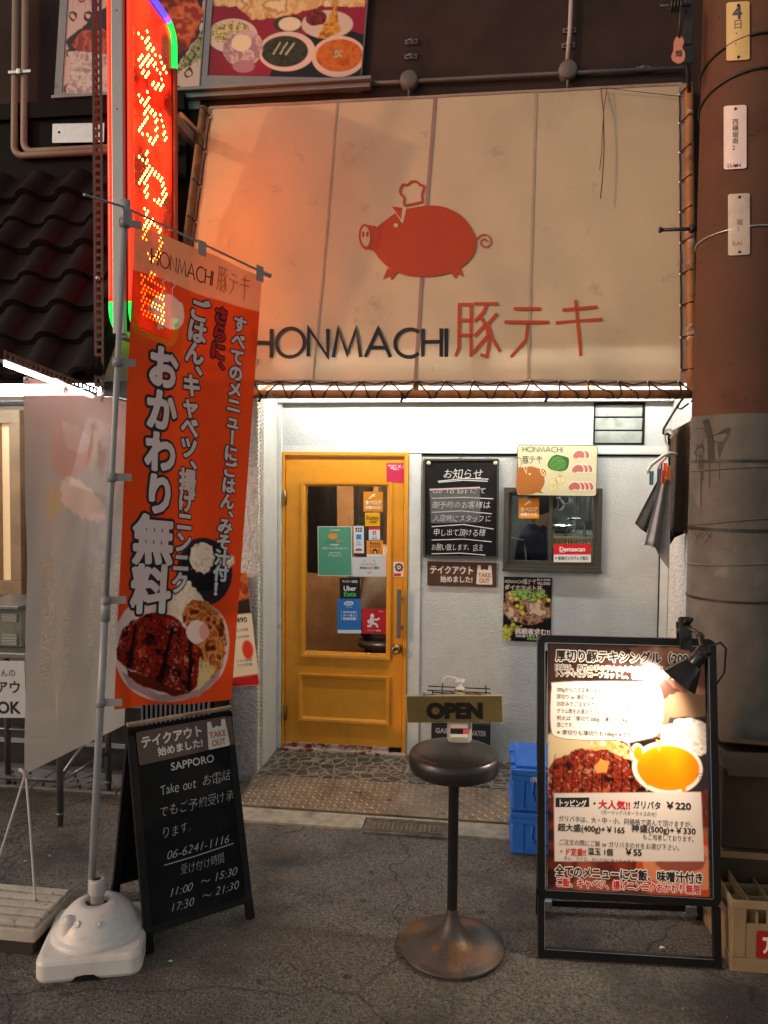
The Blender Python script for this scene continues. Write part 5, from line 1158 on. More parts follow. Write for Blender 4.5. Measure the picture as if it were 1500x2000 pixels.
for a in (-100, -62, -22, 20):
    t_ = R(a); c0 = ctr+Vector((.112*math.cos(t_), .112*math.sin(t_), .158)); n_ = Vector((math.cos(t_)*.75, math.sin(t_)*.75, .66)); mb.lathe([(.0, .002), (.006, .0022), (.0105, .004), (.0125, .002)], c0, 14, 0, n_)
pts_ = []
for k in range(70):
    t_ = R(-150+k*3.0); rr_ = .118+.016*math.cos(k*.30); z_ = .19-((rr_-.045)/.095)**2*.083+.0025; pts_.append(ctr+Vector((rr_*math.cos(t_), rr_*math.sin(t_), z_)))
mb.tube(pts_, .0036, 6); mb.build('moulded_ridge', M_wbase, ft)

# ================================================================== CHALK A-BOARD
bu = Vector((.309, .278, 0)).normalized(); bn2 = Vector((bu.y, -bu.x, 0)); w_ = .43
fl = Vector((-1.215, -2.044, 0)); apex = fl-bn2*.235+Vector((0, 0, .785)); rl_ = fl-bn2*.485
ab = thing('chalk_a_board', fl+bu*.21-bn2*.24, 'black chalk A-board with handwritten takeaway hours standing beside the flag base', 'A-board')
M_blkp = mat('black_paint_wood', (.011, .010, .010), .5, spec=.2, namt=.3, nscale=10, dirt=[((.16, .11, .07), 18, .69, .75, .7)])
M_cb = mat('chalkboard_black', (.008, .008, .009), .6, spec=.12, namt=.35, nscale=5, dirt=[((.05, .05, .05), 3.5, .55, .8, .5)])
def leaf(foot, nrm, nm):
    dn = (foot-apex).normalized(); fr_ = Frame(apex, apex+bu*w_, foot); fr_.n = nrm*1 if False else fr_.u.cross(fr_.d)*(1 if fr_.u.cross(fr_.d).dot(nrm) > 0 else -1); fr_.h = (foot-apex).length
    mb = MB(); st = .028
    fr_.slab(mb, .022, 0, 0, 0, .012, st, fr_.h, -.022); fr_.slab(mb, .022, 0, 0, w_-st, .012, w_, fr_.h, -.022)
    fr_.slab(mb, .018, 0, 0, st, .012, w_-st, .04, -.02); fr_.slab(mb, .018, 0, 0, st, fr_.h*.895, w_-st, fr_.h*.925, -.02)
    mb.build('frame', M_blkp, ab); mb = MB(); fr_.slab(mb, .008, 0, 0, st, .04, w_-st, fr_.h*.895, -.012); mb.build(nm, M_cb, ab)
    for x in (0, w_-st): mb = MB(); fr_.slab(mb, .025, 0, 0, x-.001, fr_.h-.07, x+st+.001, fr_.h+.002, -.0235); mb.build('foot', M_dark, ab)
    return fr_
leaf(rl_, -bn2, 'rear_board'); FB = leaf(fl, bn2, 'board')
mb = MB(); mb.obox(apex+bu*w_/2+Vector((0, 0, .004)), bu, bn2, (0, 0, 1), w_/2, .012, .006, 0, .003); mb.tube([apex+bu*.02, apex+bu*.1], .007, 8); mb.tube([apex+bu*(w_-.1), apex+bu*(w_-.02)], .007, 8); mb.build('top_hinge', mat('worn_wood', (.3, .24, .17), .6, namt=.3, nscale=20), ab)
M_chalk = mat('chalk', (.5, .5, .5), .9, namt=.3, nscale=120); fb2 = lambda x, y, h: FB(x, y, h-.0035)
mb = MB(); W = w_
write(mb, fb2, 'SAPPORO', W*.36, .183, .042, 1, .012, w=W*.42)
hw = dict(jit=.3, shear=.2)
write(mb, fb2, 'Take out', W*.24, .262, .055, 0, -.012, w=W*.34, seed=2, **hw); write(mb, fb2, 'お電話', W*.64, .262, .046, 0, -.016, w=W*.29, seed=3, **hw)
write(mb, fb2, 'でもご予約受け承', W*.22, .342, .046, 0, -.016, w=W*.72, seed=4, **hw)
write(mb, fb2, 'ります。', W*.22, .42, .044, 0, -.016, w=W*.33, seed=5, **hw)
write(mb, fb2, '06-6241-1116', W*.25, .502, .045, 0, -.014, w=W*.6, seed=6, jit=.2, shear=.34); stroke(mb, fb2, [(W*.22, .535), (W*.5, .533), (W*.88, .525)], .0032, 0)
write(mb, fb2, '受け付け時間', W*.36, .568, .044, 0, -.016, w=W*.42, seed=7, **hw)
write(mb, fb2, '11:00', W*.24, .636, .042, 0, -.014, w=W*.22, seed=8, jit=.2, shear=.34); write(mb, fb2, '〜', W*.53, .632, .04, 0, -.014, seed=8); write(mb, fb2, '15:30', W*.66, .628, .042, 0, -.014, w=W*.23, seed=9, jit=.2, shear=.34)
write(mb, fb2, '17:30', W*.24, .69, .042, 0, -.014, w=W*.22, seed=10, jit=.2, shear=.34); write(mb, fb2, '〜', W*.53, .685, .04, 0, -.014, seed=8); write(mb, fb2, '21:30', W*.66, .68, .042, 0, -.014, w=W*.23, seed=11, jit=.2, shear=.34)
mb.build('lettering', [M_chalk, flat(190, 185, 178)], ab)
# takeaway plaques
M_brn = mat('brown_plaque', (.085, .038, .022), .3, namt=.08, nscale=6)
def bag(mb, fn, x, y, s, m0, m1):
    tri_fill(mb, fn, [(x+s*px, y+s*py) for px, py in ((.08, 0), (.26, 0), (.29, .28), (.42, .28), (.45, .24), (.55, .24), (.58, .28), (.71, .28), (.74, 0), (.92, 0), (1, 1.12), (.95, 1.18), (.05, 1.18), (0, 1.12))], m0, .001)
    write(mb, fn, 'TAKE', x+s*.12, y+s*.58, s*.36, m1, .035, .0018, w=s*.76); write(mb, fn, 'OUT', x+s*.18, y+s*.93, s*.36, m1, .035, .0018, w=s*.64)
def plaque(fr_, label, t_=.003):
    mb = MB(); fr_.slab(mb, t_, 0, .006); fn = lambda x, y, h: fr_(x, y, h+t_); W, H = fr_.w, fr_.h
    write(mb, fn, 'テイクアウト', W*.035, H*.34, H*.38, 1, .032, w=W*.64); write(mb, fn, '始めました!', W*.19, H*.72, H*.29, 1, .026, w=W*.47); bag(mb, fn, W*.71, H*.12, W*.235, 1, 2)
    return mb.build('takeaway_plaque', [M_brn, flat(222, 214, 204), flat(196, 120, 50)], label=label, cat='plaque', group='brown takeaway plaques')
fr_ = Frame(FB(.032, .028, .0), FB(w_-.008, .02, .0), FB(.034, .152, .0)); fr_.n = FB.n; plaque(Frame(FB(.03, .03, .002), FB(w_-.006, .022, .002), FB(.03, .155, .002)), 'brown takeaway plaque fixed across the top of the chalk A-board')

# ================================================================== BAR STOOL with sanitiser and OPEN sign
sc0 = Vector((-.11, -1.833, 0)); st = thing('bar_stool', sc0, 'round black vinyl pedestal stool with a rusty disc base', 'stool')
M_vin = mat('black_vinyl', (.022, .02, .02), .3, namt=.2, nscale=12, bump=.08, bscale=120); M_blkm = mat('black_enamel_tube', (.012, .011, .011), .25, namt=.3, nscale=15)
M_rbase = mat('rusted_black_plate', (.07, .058, .052), .45, metal=.3, namt=.25, nscale=10, bump=.2, bscale=50, dirt=[((.18, .085, .034), 6, .51, .57, .8), ((.07, .045, .035), 30, .55, .7, .5)])
mb = MB(); mb.lathe([(.0, .668), (.1, .668), (.15, .670), (.163, .678), (.168, .695), (.1685, .715), (.166, .732), (.1615, .739), (.159, .742), (.1575, .7405), (.155, .744), (.13, .749), (.07, .752), (.0, .752)], sc0, 64); mb.build('seat', M_vin, st)
mb = MB(); mb.lathe([(.0, .66), (.07, .66), (.072, .667), (.0, .667)], sc0, 32); mb.lathe([(.0192, .12), (.0192, .662)], sc0, 24); mb.build('column', M_blkm, st)
mb = MB(); mb.lathe([(.0, .0), (.19, .0), (.1965, .005), (.197, .012), (.193, .016), (.16, .019), (.12, .026), (.085, .038), (.055, .062), (.036, .09), (.026, .115), (.0205, .14), (.0195, .15)], sc0, 64); mb.build('base', M_rbase, st)
bp = P(897, 1446, Z=.753); bt = thing('sanitiser_bottle', bp, 'clear pump bottle of hand sanitiser standing on the bar stool', 'bottle')
M_bot = mat('translucent_plastic', (.62, .6, .54), .25, trans=.3, clear=.12)
bx = Vector((1, .1, 0)).normalized(); by = Vector((-bx.y, bx.x, 0))
def bsec(hw, hd, r, z): return [bp+bx*x+by*y+Vector((0, 0, z)) for x, y in rrect(-hw, -hd, hw, hd, r, 4)]
def loft(mb, secs, m=0, cap=True):
    K = len(secs[0]); n0 = len(mb.v); mb.add([p for s_ in secs for p in s_], [(i*K+k, i*K+(k+1) % K, (i+1)*K+(k+1) % K, (i+1)*K+k) for i in range(len(secs)-1) for k in range(K)], m, True)
    if cap: mb.add(secs[0], [tuple(range(K))[::-1]], m); mb.add(secs[-1], [tuple(range(K))], m)
mb = MB(); loft(mb, [bsec(.043, .027, .02, 0), bsec(.047, .03, .024, .008), bsec(.047, .03, .024, .115), bsec(.044, .028, .024, .14), bsec(.032, .024, .02, .156), bsec(.02, .02, .0199, .165), bsec(.018, .018, .0179, .175)]); mb.build('body', M_bot, bt)
mb = MB(); fl_ = lambda x, y, h: bp+bx*x-by*(.0305+h)+Vector((0, 0, y))
tri_fill(mb, fl_, [(-.036, .022), (.03, .022), (.03, .075), (-.036, .075)], 0, .0008); tri_fill(mb, fl_, [(-.036, .035), (.012, .035), (.012, .055), (-.036, .055)], 1, .0012); tri_fill(mb, fl_, [(.012, .035), (.036, .035), (.036, .055), (.012, .055)], 2, .0012); tri_fill(mb, fl_, [(-.036, .055), (.036, .055), (.036, .058), (-.036, .058)], 2, .0014)
mb.build('label', [flat(236, 226, 214), flat(28, 24, 30), flat(214, 96, 104)], bt)
mb = MB(); mb.lathe([(.0, .175), (.019, .175), (.0195, .2), (.017, .204), (.007, .205), (.007, .222), (.017, .224), (.0175, .236), (.014, .24), (0, .24)], bp, 24)
mb.tube([bp+Vector((0, 0, .232)), bp+Vector((-.02, -.002, .24)), bp+Vector((-.05, -.006, .246)), bp+Vector((-.06, -.008, .238)), bp+Vector((-.068, -.009, .22))], [.007, .006, .005, .0045, .0035], 8); mb.build('pump', mat('white_pump', (.68, .67, .63), .35), bt)
oz = bp.y-.042; otl, otr, obl = P(793, 1357, Y=oz), P(981, 1356, Y=oz+.012), P(795, 1410, Y=oz)
fo = Frame(otl, otr, obl); os_ = thing('open_sign', fo(fo.w/2, fo.h, 0), 'scratched gold OPEN sign hanging by a chain from the sanitiser bottle', 'sign')
M_gold = mat('tarnished_gold_film', (.17, .125, .045), .38, metal=.35, namt=.25, nscale=7, dirt=[((.62, .58, .46), 16, .685, .72, .9), ((.05, .04, .02), 3, .5, .75, .5)])
mb = MB(); fo.slab(mb, .005, 0, .002, .003, .003, fo.w-.003, fo.h-.003, .0105); mb.build('board', M_gold, os_)
mb = MB(); fo.slab(mb, .01, 0, .002); mb.build('back_board', mat('cream_edge', (.55, .5, .36), .5), os_)
M_lack = mat('black_lacquer', (.012, .011, .01), .25, dirt=[((.4, .37, .28), 20, .7, .72, .8)]); mb = MB(); write(mb, lambda x, y, h: fo(x, y, h+.0155), 'OPEN', fo.w*.215, fo.h*.53, fo.h*.74, 0, .07, w=fo.w*.58); mb.build('lettering', M_lack, os_)
mb = MB(); nk = bp+Vector((0, -.024, .197)); a, b_ = fo(fo.w*.19, -.004, .01), fo(fo.w*.77, -.006, .01)
def chain(mb, p, q, n, r=.0042):
    for k in range(n):
        s_ = p.lerp(q, (k+.5)/n)+Vector((0, 0, -.006*math.sin(math.pi*(k+.5)/n))); d_ = (q-p).normalized(); e_ = d_.orthogonal().normalized() if k % 2 else d_.cross(d_.orthogonal()).normalized()
        mb.tube([s_+d_*r*1.35*math.cos(R(t_))+e_*r*.75*math.sin(R(t_)) for t_ in range(0, 360, 60)], .0011, 4, closed=True)
chain(mb, a, nk, 15); chain(mb, nk, b_, 15)
for p in (a, b_): mb.tube([p+Vector((.006*math.cos(R(t_)), 0, .006*math.sin(R(t_)))) for t_ in range(0, 360, 40)], .0014, 5, closed=True)
mb.lathe([(.0197, .192), (.0205, .1965), (.0197, .201)], bp, 20); mb.build('chain', M_brass, os_)

# ================================================================== MENU STAND
m_fl, m_fr = Vector((.211, -1.838, 0)), Vector((.866, -1.815, 0)); m_tl, m_tr = P(1049, 1240, Y=-1.69), P(1396, 1248, Y=-1.667)
MF = Frame(m_tl, m_tr, m_fl); W, H = MF.w, MF.h
ms = thing('menu_stand', (m_fl+m_fr)/2+Vector((0, .15, 0)), 'black framed A-stand holding a big lit steak menu poster', 'menu stand')
M_bal = mat('black_anodised', (.013, .012, .012), .3, metal=.4, namt=.2, nscale=10); M_sil = mat('silver_edge', (.5, .5, .5), .3, metal=.8)
pbot = H*.80
mb = MB(); rr_ = .03; bw = .027
outl = rrect(0, 0, W, pbot+.02, rr_, 6); inl = rrect(bw, bw, W-bw, pbot+.02-bw, .006, 6); K = len(outl)
vs = [MF(x, y, .016) for x, y in outl]+[MF(x, y, .016) for x, y in inl]+[MF(x, y, -.016) for x, y in outl]+[MF(x, y, -.016) for x, y in inl]
mb.add(vs, [(k, (k+1) % K, K+(k+1) % K, K+k) for k in range(K)]+[(2*K+k, 3*K+k, 3*K+(k+1) % K, 2*K+(k+1) % K) for k in range(K)]+[(k, 2*K+k, 2*K+(k+1) % K, (k+1) % K) for k in range(K)]+[(K+k, K+(k+1) % K, 3*K+(k+1) % K, 3*K+k) for k in range(K)])
mb.build('frame', M_bal, ms)
for x in (0.002, W-bw+.0): 
    mb = MB(); MF.slab(mb, .028, 0, .003, x, pbot+.021, x+bw-.002, H-.0, -.014); mb.build('leg', M_bal, ms)
mb = MB(); MF.slab(mb, .026, 0, .003, bw+.001, H-.03, W-bw-.001, H-.002, -.013); mb.build('crossbar', M_bal, ms)
mb = MB(); i2 = rrect(bw+.0005, bw+.0005, W-bw-.0005, pbot+.02-bw-.0005, .006, 6); stroke(mb, MF, i2, .0022, 0, .0165, True); MF.slab(mb, .001, 0, 0, bw-.003, pbot+.03, bw-.001, H-.03, .0145); MF.slab(mb, .001, 0, 0, bw+.001, H-.032, W-bw-.001, H-.0305, .014); mb.build('edge_trim', M_sil, ms)
rb_l, rb_r = Vector((.228, -1.55, 0)), Vector((.862, -1.50, 0)); 
for p, q_ in ((rb_l, MF(.03, .06, -.03)), (rb_r, MF(W-.03, .06, -.03))):
    mb = MB(); d_ = (q_-p); mb.obox((p+q_)/2, d_, (1, 0, 0), d_.cross(Vector((1, 0, 0))), d_.length/2, .012, .01, 0, .003); mb.build('rear_leg', M_bal, ms)
mb = MB(); mb.obox((rb_l+rb_r)/2+Vector((0, .02, .035)), rb_r-rb_l, (0, 1, 0), (0, 0, 1), (rb_r-rb_l).length/2-.012, .01, .014, 0, .003)
for p in (rb_l, rb_r): mb.obox(p+(rb_l+rb_r-2*p)*.045+Vector((0, .0, .036)), rb_r-rb_l, (0, 1, 0), (0, 0, 1), .024, .013, .018, 1, .004)
mb.build('rear_bar', [M_bal, M_grey], ms)
# poster face
x0_, y0_ = bw+.012, bw+.002; pw, ph = W-2*x0_, pbot+.02-bw*2-.004
MPf = lambda x, y, h=0: MF(x0_+x, y0_+y, h+.004)
c = Canvas(pw, ph, 210, 290, (40, 26, 22)); Q = lambda zx, zy: ((zx-180)/850*pw, (zy-150-(zx-180)*.047)/1228*ph)
c.c = c.ramp(stretch(c.n(4, 5)), [(30, 20, 18), (66, 36, 28), (44, 28, 24), (92, 50, 38)])
c.poly([Q(180, 600), Q(1040, 380), Q(1040, 560), Q(800, 640), Q(500, 650), Q(180, 700)], (120, 92, 70), .02)
c.poly([Q(840, 540), Q(1040, 540), Q(1040, 900), Q(900, 900), Q(760, 800)], (52, 40, 42), .01)
c.ell(*Q(940, 640), .085, .07, c.ramp(stretch(c.n(70, 8)), [(190, 176, 165), (238, 226, 214), (214, 200, 190)]), rough=.015, nsc=70)
c.poly([Q(170, 610), Q(260, 600), Q(420, 640), Q(700, 700), Q(720, 900), Q(180, 920)], (206, 184, 140), .02)
vg = c.ramp(stretch(c.n(30, 21)), [(150, 110, 60), (226, 200, 140), (214, 150, 70), (240, 222, 180)]); c.poly([Q(400, 650), Q(520, 640), Q(640, 690), Q(600, 760), Q(440, 720)], vg, .02)
steak = c.ramp(stretch(c.n(24, 31)*.7+.3*c.n(80, 33), .32, .68), [(40, 10, 6), (110, 32, 18), (160, 52, 28), (84, 20, 12), (190, 84, 50)])
m_ = c.poly([Q(180, 790), Q(240, 730), Q(360, 690), Q(500, 700), Q(640, 760), Q(700, 840), Q(710, 940), Q(180, 940)], steak, .02, 41, 40); c.put(m_*stretch(c.n(95, 37, 2)+(c.n(13, 3)-.5)*.5, .70, .86)*.6, (226, 160, 130))
for k in range(9): c.poly([Q(220+k*52, 720), Q(224+k*52, 718), Q(200+k*54, 930), Q(192+k*54, 930)], (44, 12, 8), .01, 60+k)
c.poly([Q(430, 780), Q(470, 740), Q(510, 760), Q(500, 810), Q(440, 815)], (226, 150, 70), .01)
c.poly([Q(180, 930), Q(1050, 900), Q(1050, 1440), Q(180, 1400)], c.ramp(stretch(c.n(7, 12)), [(60, 24, 18), (150, 60, 36), (96, 36, 26), (170, 90, 60)]), .01)
c.ell(*Q(900, 1290), .17, .13, (190, 74, 30)); c.ell(*Q(900, 1270), .145, .09, (214, 130, 90), rough=.01); c.ell(*Q(870, 1230), .1, .05, (150, 80, 60), rough=.02)
c.poly([Q(620, 180), Q(900, 160), Q(1030, 300), Q(1030, 430), Q(900, 420), Q(700, 260)], c.ramp(stretch(c.n(9, 17)), [(130, 80, 60), (190, 140, 110), (100, 60, 46)]), .02)
# speech bubble, pig, price panel
bub = smooth_poly([Q(200, 380), Q(225, 352), Q(480, 352), Q(740, 368), Q(800, 420), Q(800, 560), Q(765, 630), Q(640, 660), Q(622, 668), Q(640, 712), Q(585, 655), Q(400, 648), Q(240, 632), Q(196, 580)], 4)
c.poly(bub, (234, 222, 212)); 
PGc = (240, 226, 210)
c.ell(*Q(822, 790), .126, .096, PGc); c.ell(*Q(665, 715), .025, .035, PGc); c.poly([Q(795, 580), Q(850, 580), Q(860, 660), Q(790, 660)], PGc); c.poly([Q(690, 860), Q(740, 850), Q(720, 890)], PGc)
og = c.ramp(stretch(c.n(4, 6)), [(236, 130, 4), (246, 160, 10), (240, 140, 4)]); c.ell(*Q(826, 790), .112, .081, og); c.ell(*Q(668, 715), .016, .026, og); c.poly([Q(885, 880), Q(925, 850), Q(915, 930), Q(900, 905)], og); c.poly([Q(690, 845), Q(720, 880), Q(740, 840)], og); c.poly([Q(765, 650), Q(800, 660), Q(778, 705)], (250, 220, 130))
m_ = c.poly([Q(213, 910), Q(998, 910), Q(1008, 1246), Q(215, 1246)], (226, 212, 200), 0, 5, 40); 
mb = MB(); at_ = c.mesh(mb, MPf); mb.build('poster', mat('glossy_poster', (1, 1, 1), .25, attr='paint', spec=.5), ms, attr=at_)
mb = MB(); fn = lambda x, y, h: MPf(x, y, h)
def T(s, zx, zy, sz, m, off=None, w=None, out=None, h=.0006):
    x, y = Q(zx, zy); s_ = sz/1228*ph; ww = w/850*pw if w else None
    if out is not None: write(mb, fn, s, x, y, s_, out, (off or 0)+.085, h, ww)
    write(mb, fn, s, x, y, s_, m, off, h+.0006, ww)
T('厚切り豚テキシングル（200g）', 224, 215, 60, 0, .03, 800, 1)
T('目安は、男性の手の平大の大きさ!一枚一枚手切りの', 217, 274, 32, 0, .012, 720, 1); T('トンテキをグローブカットし、秘伝のタレでアツアツ', 217, 308, 32, 0, .012, 720, 1)
for s_, zy, w in (('200gからご注文承ります。', 388, 270), ('厚切り or 薄切り or ミックス（厚切りと薄切り）', 424, 520), ('お好みでご注文下さい。ミックスの場合は', 460, 440), ('グラム数をお選び下さい。', 496, 262), ('例えば『厚切り200g、薄切り100g』という', 532, 490), ('感じです。', 566, 104), ('※厚切りも薄切りも100g+￥275', 604, 400)): T(s_, 230, zy, 27, 0, None, w)
fill(mb, fn, [Q(222, 932), Q(403, 932), Q(403, 978), Q(222, 978)], 0, .0006); T('トッピング', 234, 956, 38, 2, .02, 155, None, .0009)
T('・', 410, 960, 40, 0, .03); T('大人気!!', 452, 965, 46, 3, .03, 172); T('ガリバタ', 637, 968, 42, 0, .02, 150); T('￥220', 806, 972, 46, 0, .03, 138)
T('（ガーリックバターライスのせ）', 455, 1003, 25, 0, None, 320); T('ガリバタは、大・中・小、同価格で選んで頂けますが、', 237, 1034, 33, 0, None, 730)
T('超大盛(400g)+￥165', 233, 1077, 40, 0, .022, 360); T('神盛(500g)+￥330', 626, 1084, 40, 0, .022, 340); T('もご用意しております。', 686, 1126, 31, 0, None, 285)
T('ご注文の際にご飯 or ガリバタのせをお選び下さい。', 237, 1150, 32, 0, None, 660)
T('・ド定番!!', 236, 1196, 40, 3, .025, 150); T('温玉 1個', 393, 1196, 38, 0, .02, 136); T('￥55', 588, 1198, 44, 0, .03, 94); T('タレ、ライス、ガリバタにめっちゃ合う!', 264, 1230, 23, 0, None, 385)
T('全てのメニューにご飯、味噌汁付き', 218, 1292, 56, 0, .035, 785, 1); T('ご飯、キャベツ、揚げニンニクおかわり無限', 220, 1346, 46, 3, .03, 765, 1)
b2 = bub+[bub[0]]; stroke(mb, fn, b2, .0012, 4, .0005)
tl_ = [(Q(1000, 838)[0]+.016*(1-k/30)*math.cos(R(180+k*20)), Q(1000, 838)[1]+.016*(1-k/30)*math.sin(R(180+k*20))) for k in range(27)]; stroke(mb, fn, tl_, .0016, 4, .0006)
mb.build('lettering', [M_blk, flat(236, 226, 214), flat(240, 236, 228), flat(200, 24, 30), flat(60, 40, 34)], ms)
# clip lamp
lp = P(1336, 1318, Y=-1.86); cl = thing('clip_lamp', MF(W*.84, .0, .02), 'small black clip lamp lighting the menu poster from its top right corner', 'lamp')
top = MF(W*.83, -.0, 0); M_lamp = mat('black_lamp_enamel', (.014, .013, .013), .22, namt=.2, nscale=20)
mb = MB(); mb.obox(top+MF.n*.02+Vector((0, 0, .005)), MF.u, MF.d, MF.n, .022, .045, .005, 0, .003); mb.obox(top-MF.n*.022+Vector((0, 0, .01)), MF.u, MF.d, MF.n, .022, .05, .005, 0, .003)
mb.obox(top+Vector((0, 0, .05)), MF.u, (0, .3, 1), (0, 1, -.3), .02, .03, .014, 0, .006); mb.tube([top+MF.u*-.024+Vector((0, 0, .03)), top+MF.u*.024+Vector((0, 0, .03))], .011, 10); mb.obox(top+Vector((.004, -.03, .068)), MF.u, (0, -1, .5), (0, .5, 1), .014, .034, .006, 0, .003); mb.build('clamp', M_lamp, cl)
ax = (MF(W*.5, H*.26, 0)-lp).normalized(); ax0 = ax; ax = (ax+MF.n*.42+Vector((0, 0, -.12))).normalized(); sk = lp-ax*.075; jt = top+Vector((.045, -.045, .02))
mb = MB(); mb.tube([top+Vector((.006, -.02, .045)), top+Vector((.03, -.04, .035)), jt, lp-ax*.10], .0075, 8); mb.tube([jt-Vector((0, .012, 0)), jt+Vector((0, .012, 0))], .014, 10); mb.build('arm', mat('brown_metal_arm', (.12, .09, .07), .4, metal=.6), cl)
mb = MB(); mb.lathe([(0, -.125), (.018, -.125), (.024, -.118), (.026, -.05), (.024, -.04), (.0, -.04)], lp, 24, 0, ax); mb.lathe([(.0262, -.10), (.0275, -.1), (.0275, -.094), (.0262, -.094)], lp, 24, 0, ax); mb.build('socket', M_lamp, cl)
mb = MB(); mb.lathe([(.025, -.052), (.034, -.045), (.052, -.005), (.066, .026), (.067, .028)], lp, 36, 0, ax); mb.lathe([(.0245, -.051), (.033, -.044), (.051, -.004), (.0655, .027), (.067, .028)][::-1], lp, 36, 1, ax); mb.build('shade', [M_lamp, mat('shade_enamel_white', (.8, .8, .78), .3)], cl)
mb = MB(); mb.lathe([(0, .022), (.012, .02), (.02, .008), (.02, -.006), (.014, -.022), (.012, -.04)], lp, 20, 0, ax); mb.build('bulb', mat('lit_bulb', (1, 1, 1), .3, emit=14, ecol=(1, .9, .72)), cl)
mb = MB(); e = MF(W+.012, .1, 0); mb.tube([lp-ax*.125, lp-ax*.14+Vector((.03, -.02, .01)), MF(W+.02, .03, .06), MF(W+.022, .12, .03), MF(W+.004, .17, -.01), MF(W-.01, .3, -.03), MF(W-.01, .8, -.04)], .0035, 6); mb.build('cable', M_cord, cl)
ld_ = bpy.data.lights.new('bulb_light', 'SPOT'); lo_ = bpy.data.objects.new('bulb_light', ld_); COL.objects.link(lo_); ld_.energy = 23; ld_.color = (1, .86, .66); ld_.spot_size = R(125); ld_.spot_blend = .6; ld_.shadow_soft_size = .018
lo_.location = lp+ax*.032; lo_.rotation_euler = ax0.to_track_quat('-Z', 'Y').to_euler()
# ================================================================== NOTICES ON THE WALL
def zq(sc_, ox, oy): return lambda x, y: (ox+x/sc_, oy+y/sc_)
nb_f = pframe((826.5, 896), (975, 895.5), (826.5, 1089), Y=-.024); W, H = nb_f.w, nb_f.h
cbn = thing('notice_board', nb_f(W/2, H, 0), 'white handwritten chalk notice on a black framed board beside the orange door', 'notice board')
mb = MB(); nb_f.slab(mb, .014, 0, .008, .004, .004, W-.004, H-.004, -.016); mb.build('board', M_cb, cbn)
mb = MB(); o_ = rrect(0, 0, W, H, .014, 5); i_ = rrect(.012, .012, W-.012, H-.012, .006, 5); K = len(o_)
mb.add([nb_f(x, y, .006) for x, y in o_]+[nb_f(x, y, .006) for x, y in i_]+[nb_f(x, y, -.02) for x, y in o_]+[nb_f(x, y, -.002) for x, y in i_], [(k, (k+1) % K, K+(k+1) % K, K+k) for k in range(K)]+[(k, 2*K+k, 2*K+(k+1) % K, (k+1) % K) for k in range(K)]+[(K+k, K+(k+1) % K, 3*K+(k+1) % K, 3*K+k) for k in range(K)])
mb.tube([nb_f(W*.49+.01*math.cos(R(a)), -.012+.012*math.sin(R(a)), -.004) for a in range(0, 360, 40)], .002, 5, closed=True); mb.build('frame', M_brz, cbn)
M_ch2 = mat('white_marker', (.72, .72, .70), .8); mb = MB(); k = W/556
f_ = lambda x, y, h: nb_f((x-100)*k, (y-172)*k, h-.0008)
for s_, x, y, w2, sz, sd_ in (('お知らせ', 245, 285, 300, 78, 1), ('Go To Eat にて', 165, 408, 400, 50, 2), ('御予約のお客様は', 168, 512, 425, 56, 3), ('入店時にスタッフに', 176, 612, 425, 54, 4), ('申し出て頂ける様', 176, 716, 385, 56, 5), ('お願い致します。店主', 160, 826, 385, 54, 6)): write(mb, f_, s_, x, y, sz, 0, -.006, .001, w2, jit=.3, shear=.16, seed=sd_)
for pts in ([(210, 338), (400, 318), (578, 322)], [(214, 346), (400, 330), (574, 338)], [(165, 464), (400, 456), (615, 466)], [(165, 568), (380, 556), (606, 576)], [(165, 674), (400, 656), (618, 688)], [(165, 774), (400, 764), (606, 782)], [(165, 876), (380, 868), (560, 880)]): stroke(mb, f_, pts, 6, 0, .001)
mb.build('lettering', M_ch2, cbn)
for x in (140, 630): mb = MB(); mb.lathe([(0, .008), (.011, .007), (.013, 0)], f_(x, 205, 0), 18, 0, nb_f.n); mb.build('magnet', flat(206, 200, 160), cbn)
mb = MB(); fill(mb, f_, [(148, 398), (518, 380), (524, 640), (160, 650)], 0, .0025); stroke(mb, f_, [(148, 400), (518, 384)], 12, 1, .003); mb.build('plastic_sleeve', [mat('clear_sleeve', (.8, .8, .8), .12, clear=.86), mat('pink_zip', (.6, .42, .42), .4)], cbn)
plaque(pframe((835, 1096), (970, 1099), (834, 1143), Y=-.007), 'brown takeaway plaque on the white wall under the handwritten notice board', .004)
# pig and cabbage board
pf = pframe((1011, 869), (1167, 870), (1010, 967), Y=-.047); W, H = pf.w, pf.h; k = W/582
pb_ = thing('menu_board', pf(W/2, H, 0), 'rounded cream board with brown pig, cabbage and pork slices above the kitchen window', 'board')
mb = MB(); pf.slab(mb, .012, 0, .018, h=-.012); mb.build('board', mat('cream_board', (.62, .58, .36), .45, namt=.06, nscale=8), pb_)
f_ = lambda x, y, h: pf((x-793)*k, (y-72)*k, h); mb = MB()
o_ = rrect(.0, .0, W, H, .018, 6); stroke(mb, pf, o_, .0032, 0, .0006, True)
x, y = (832-793)*k, (124-72)*k; honmachi(mb, pf, x, y, 38*k, .13, 4.5*k, 0, .001, 0, 290/(6.9*38)); butateki(mb, pf, (832-793)*k, (212-72)*k, 58*k, 4.5*k, 0, .001, 145/152)
tri_fill(mb, f_, smooth_poly([(796, 258), (830, 240), (900, 232), (955, 248), (990, 250), (1012, 275), (1010, 300), (994, 312), (998, 345), (985, 385), (970, 412), (990, 432), (940, 425), (905, 438), (796, 430)], 4), 1, .0008)
tri_fill(mb, f_, ell(988, 272, 22, 34, 22, rot=-28), 2, .0012); tri_fill(mb, f_, ell(989, 272, 16, 27, 22, rot=-28), 1, .0014)
for a in ((984, 264), (994, 280)): tri_fill(mb, f_, ell(a[0], a[1], 5, 9, 12), 2, .0018)
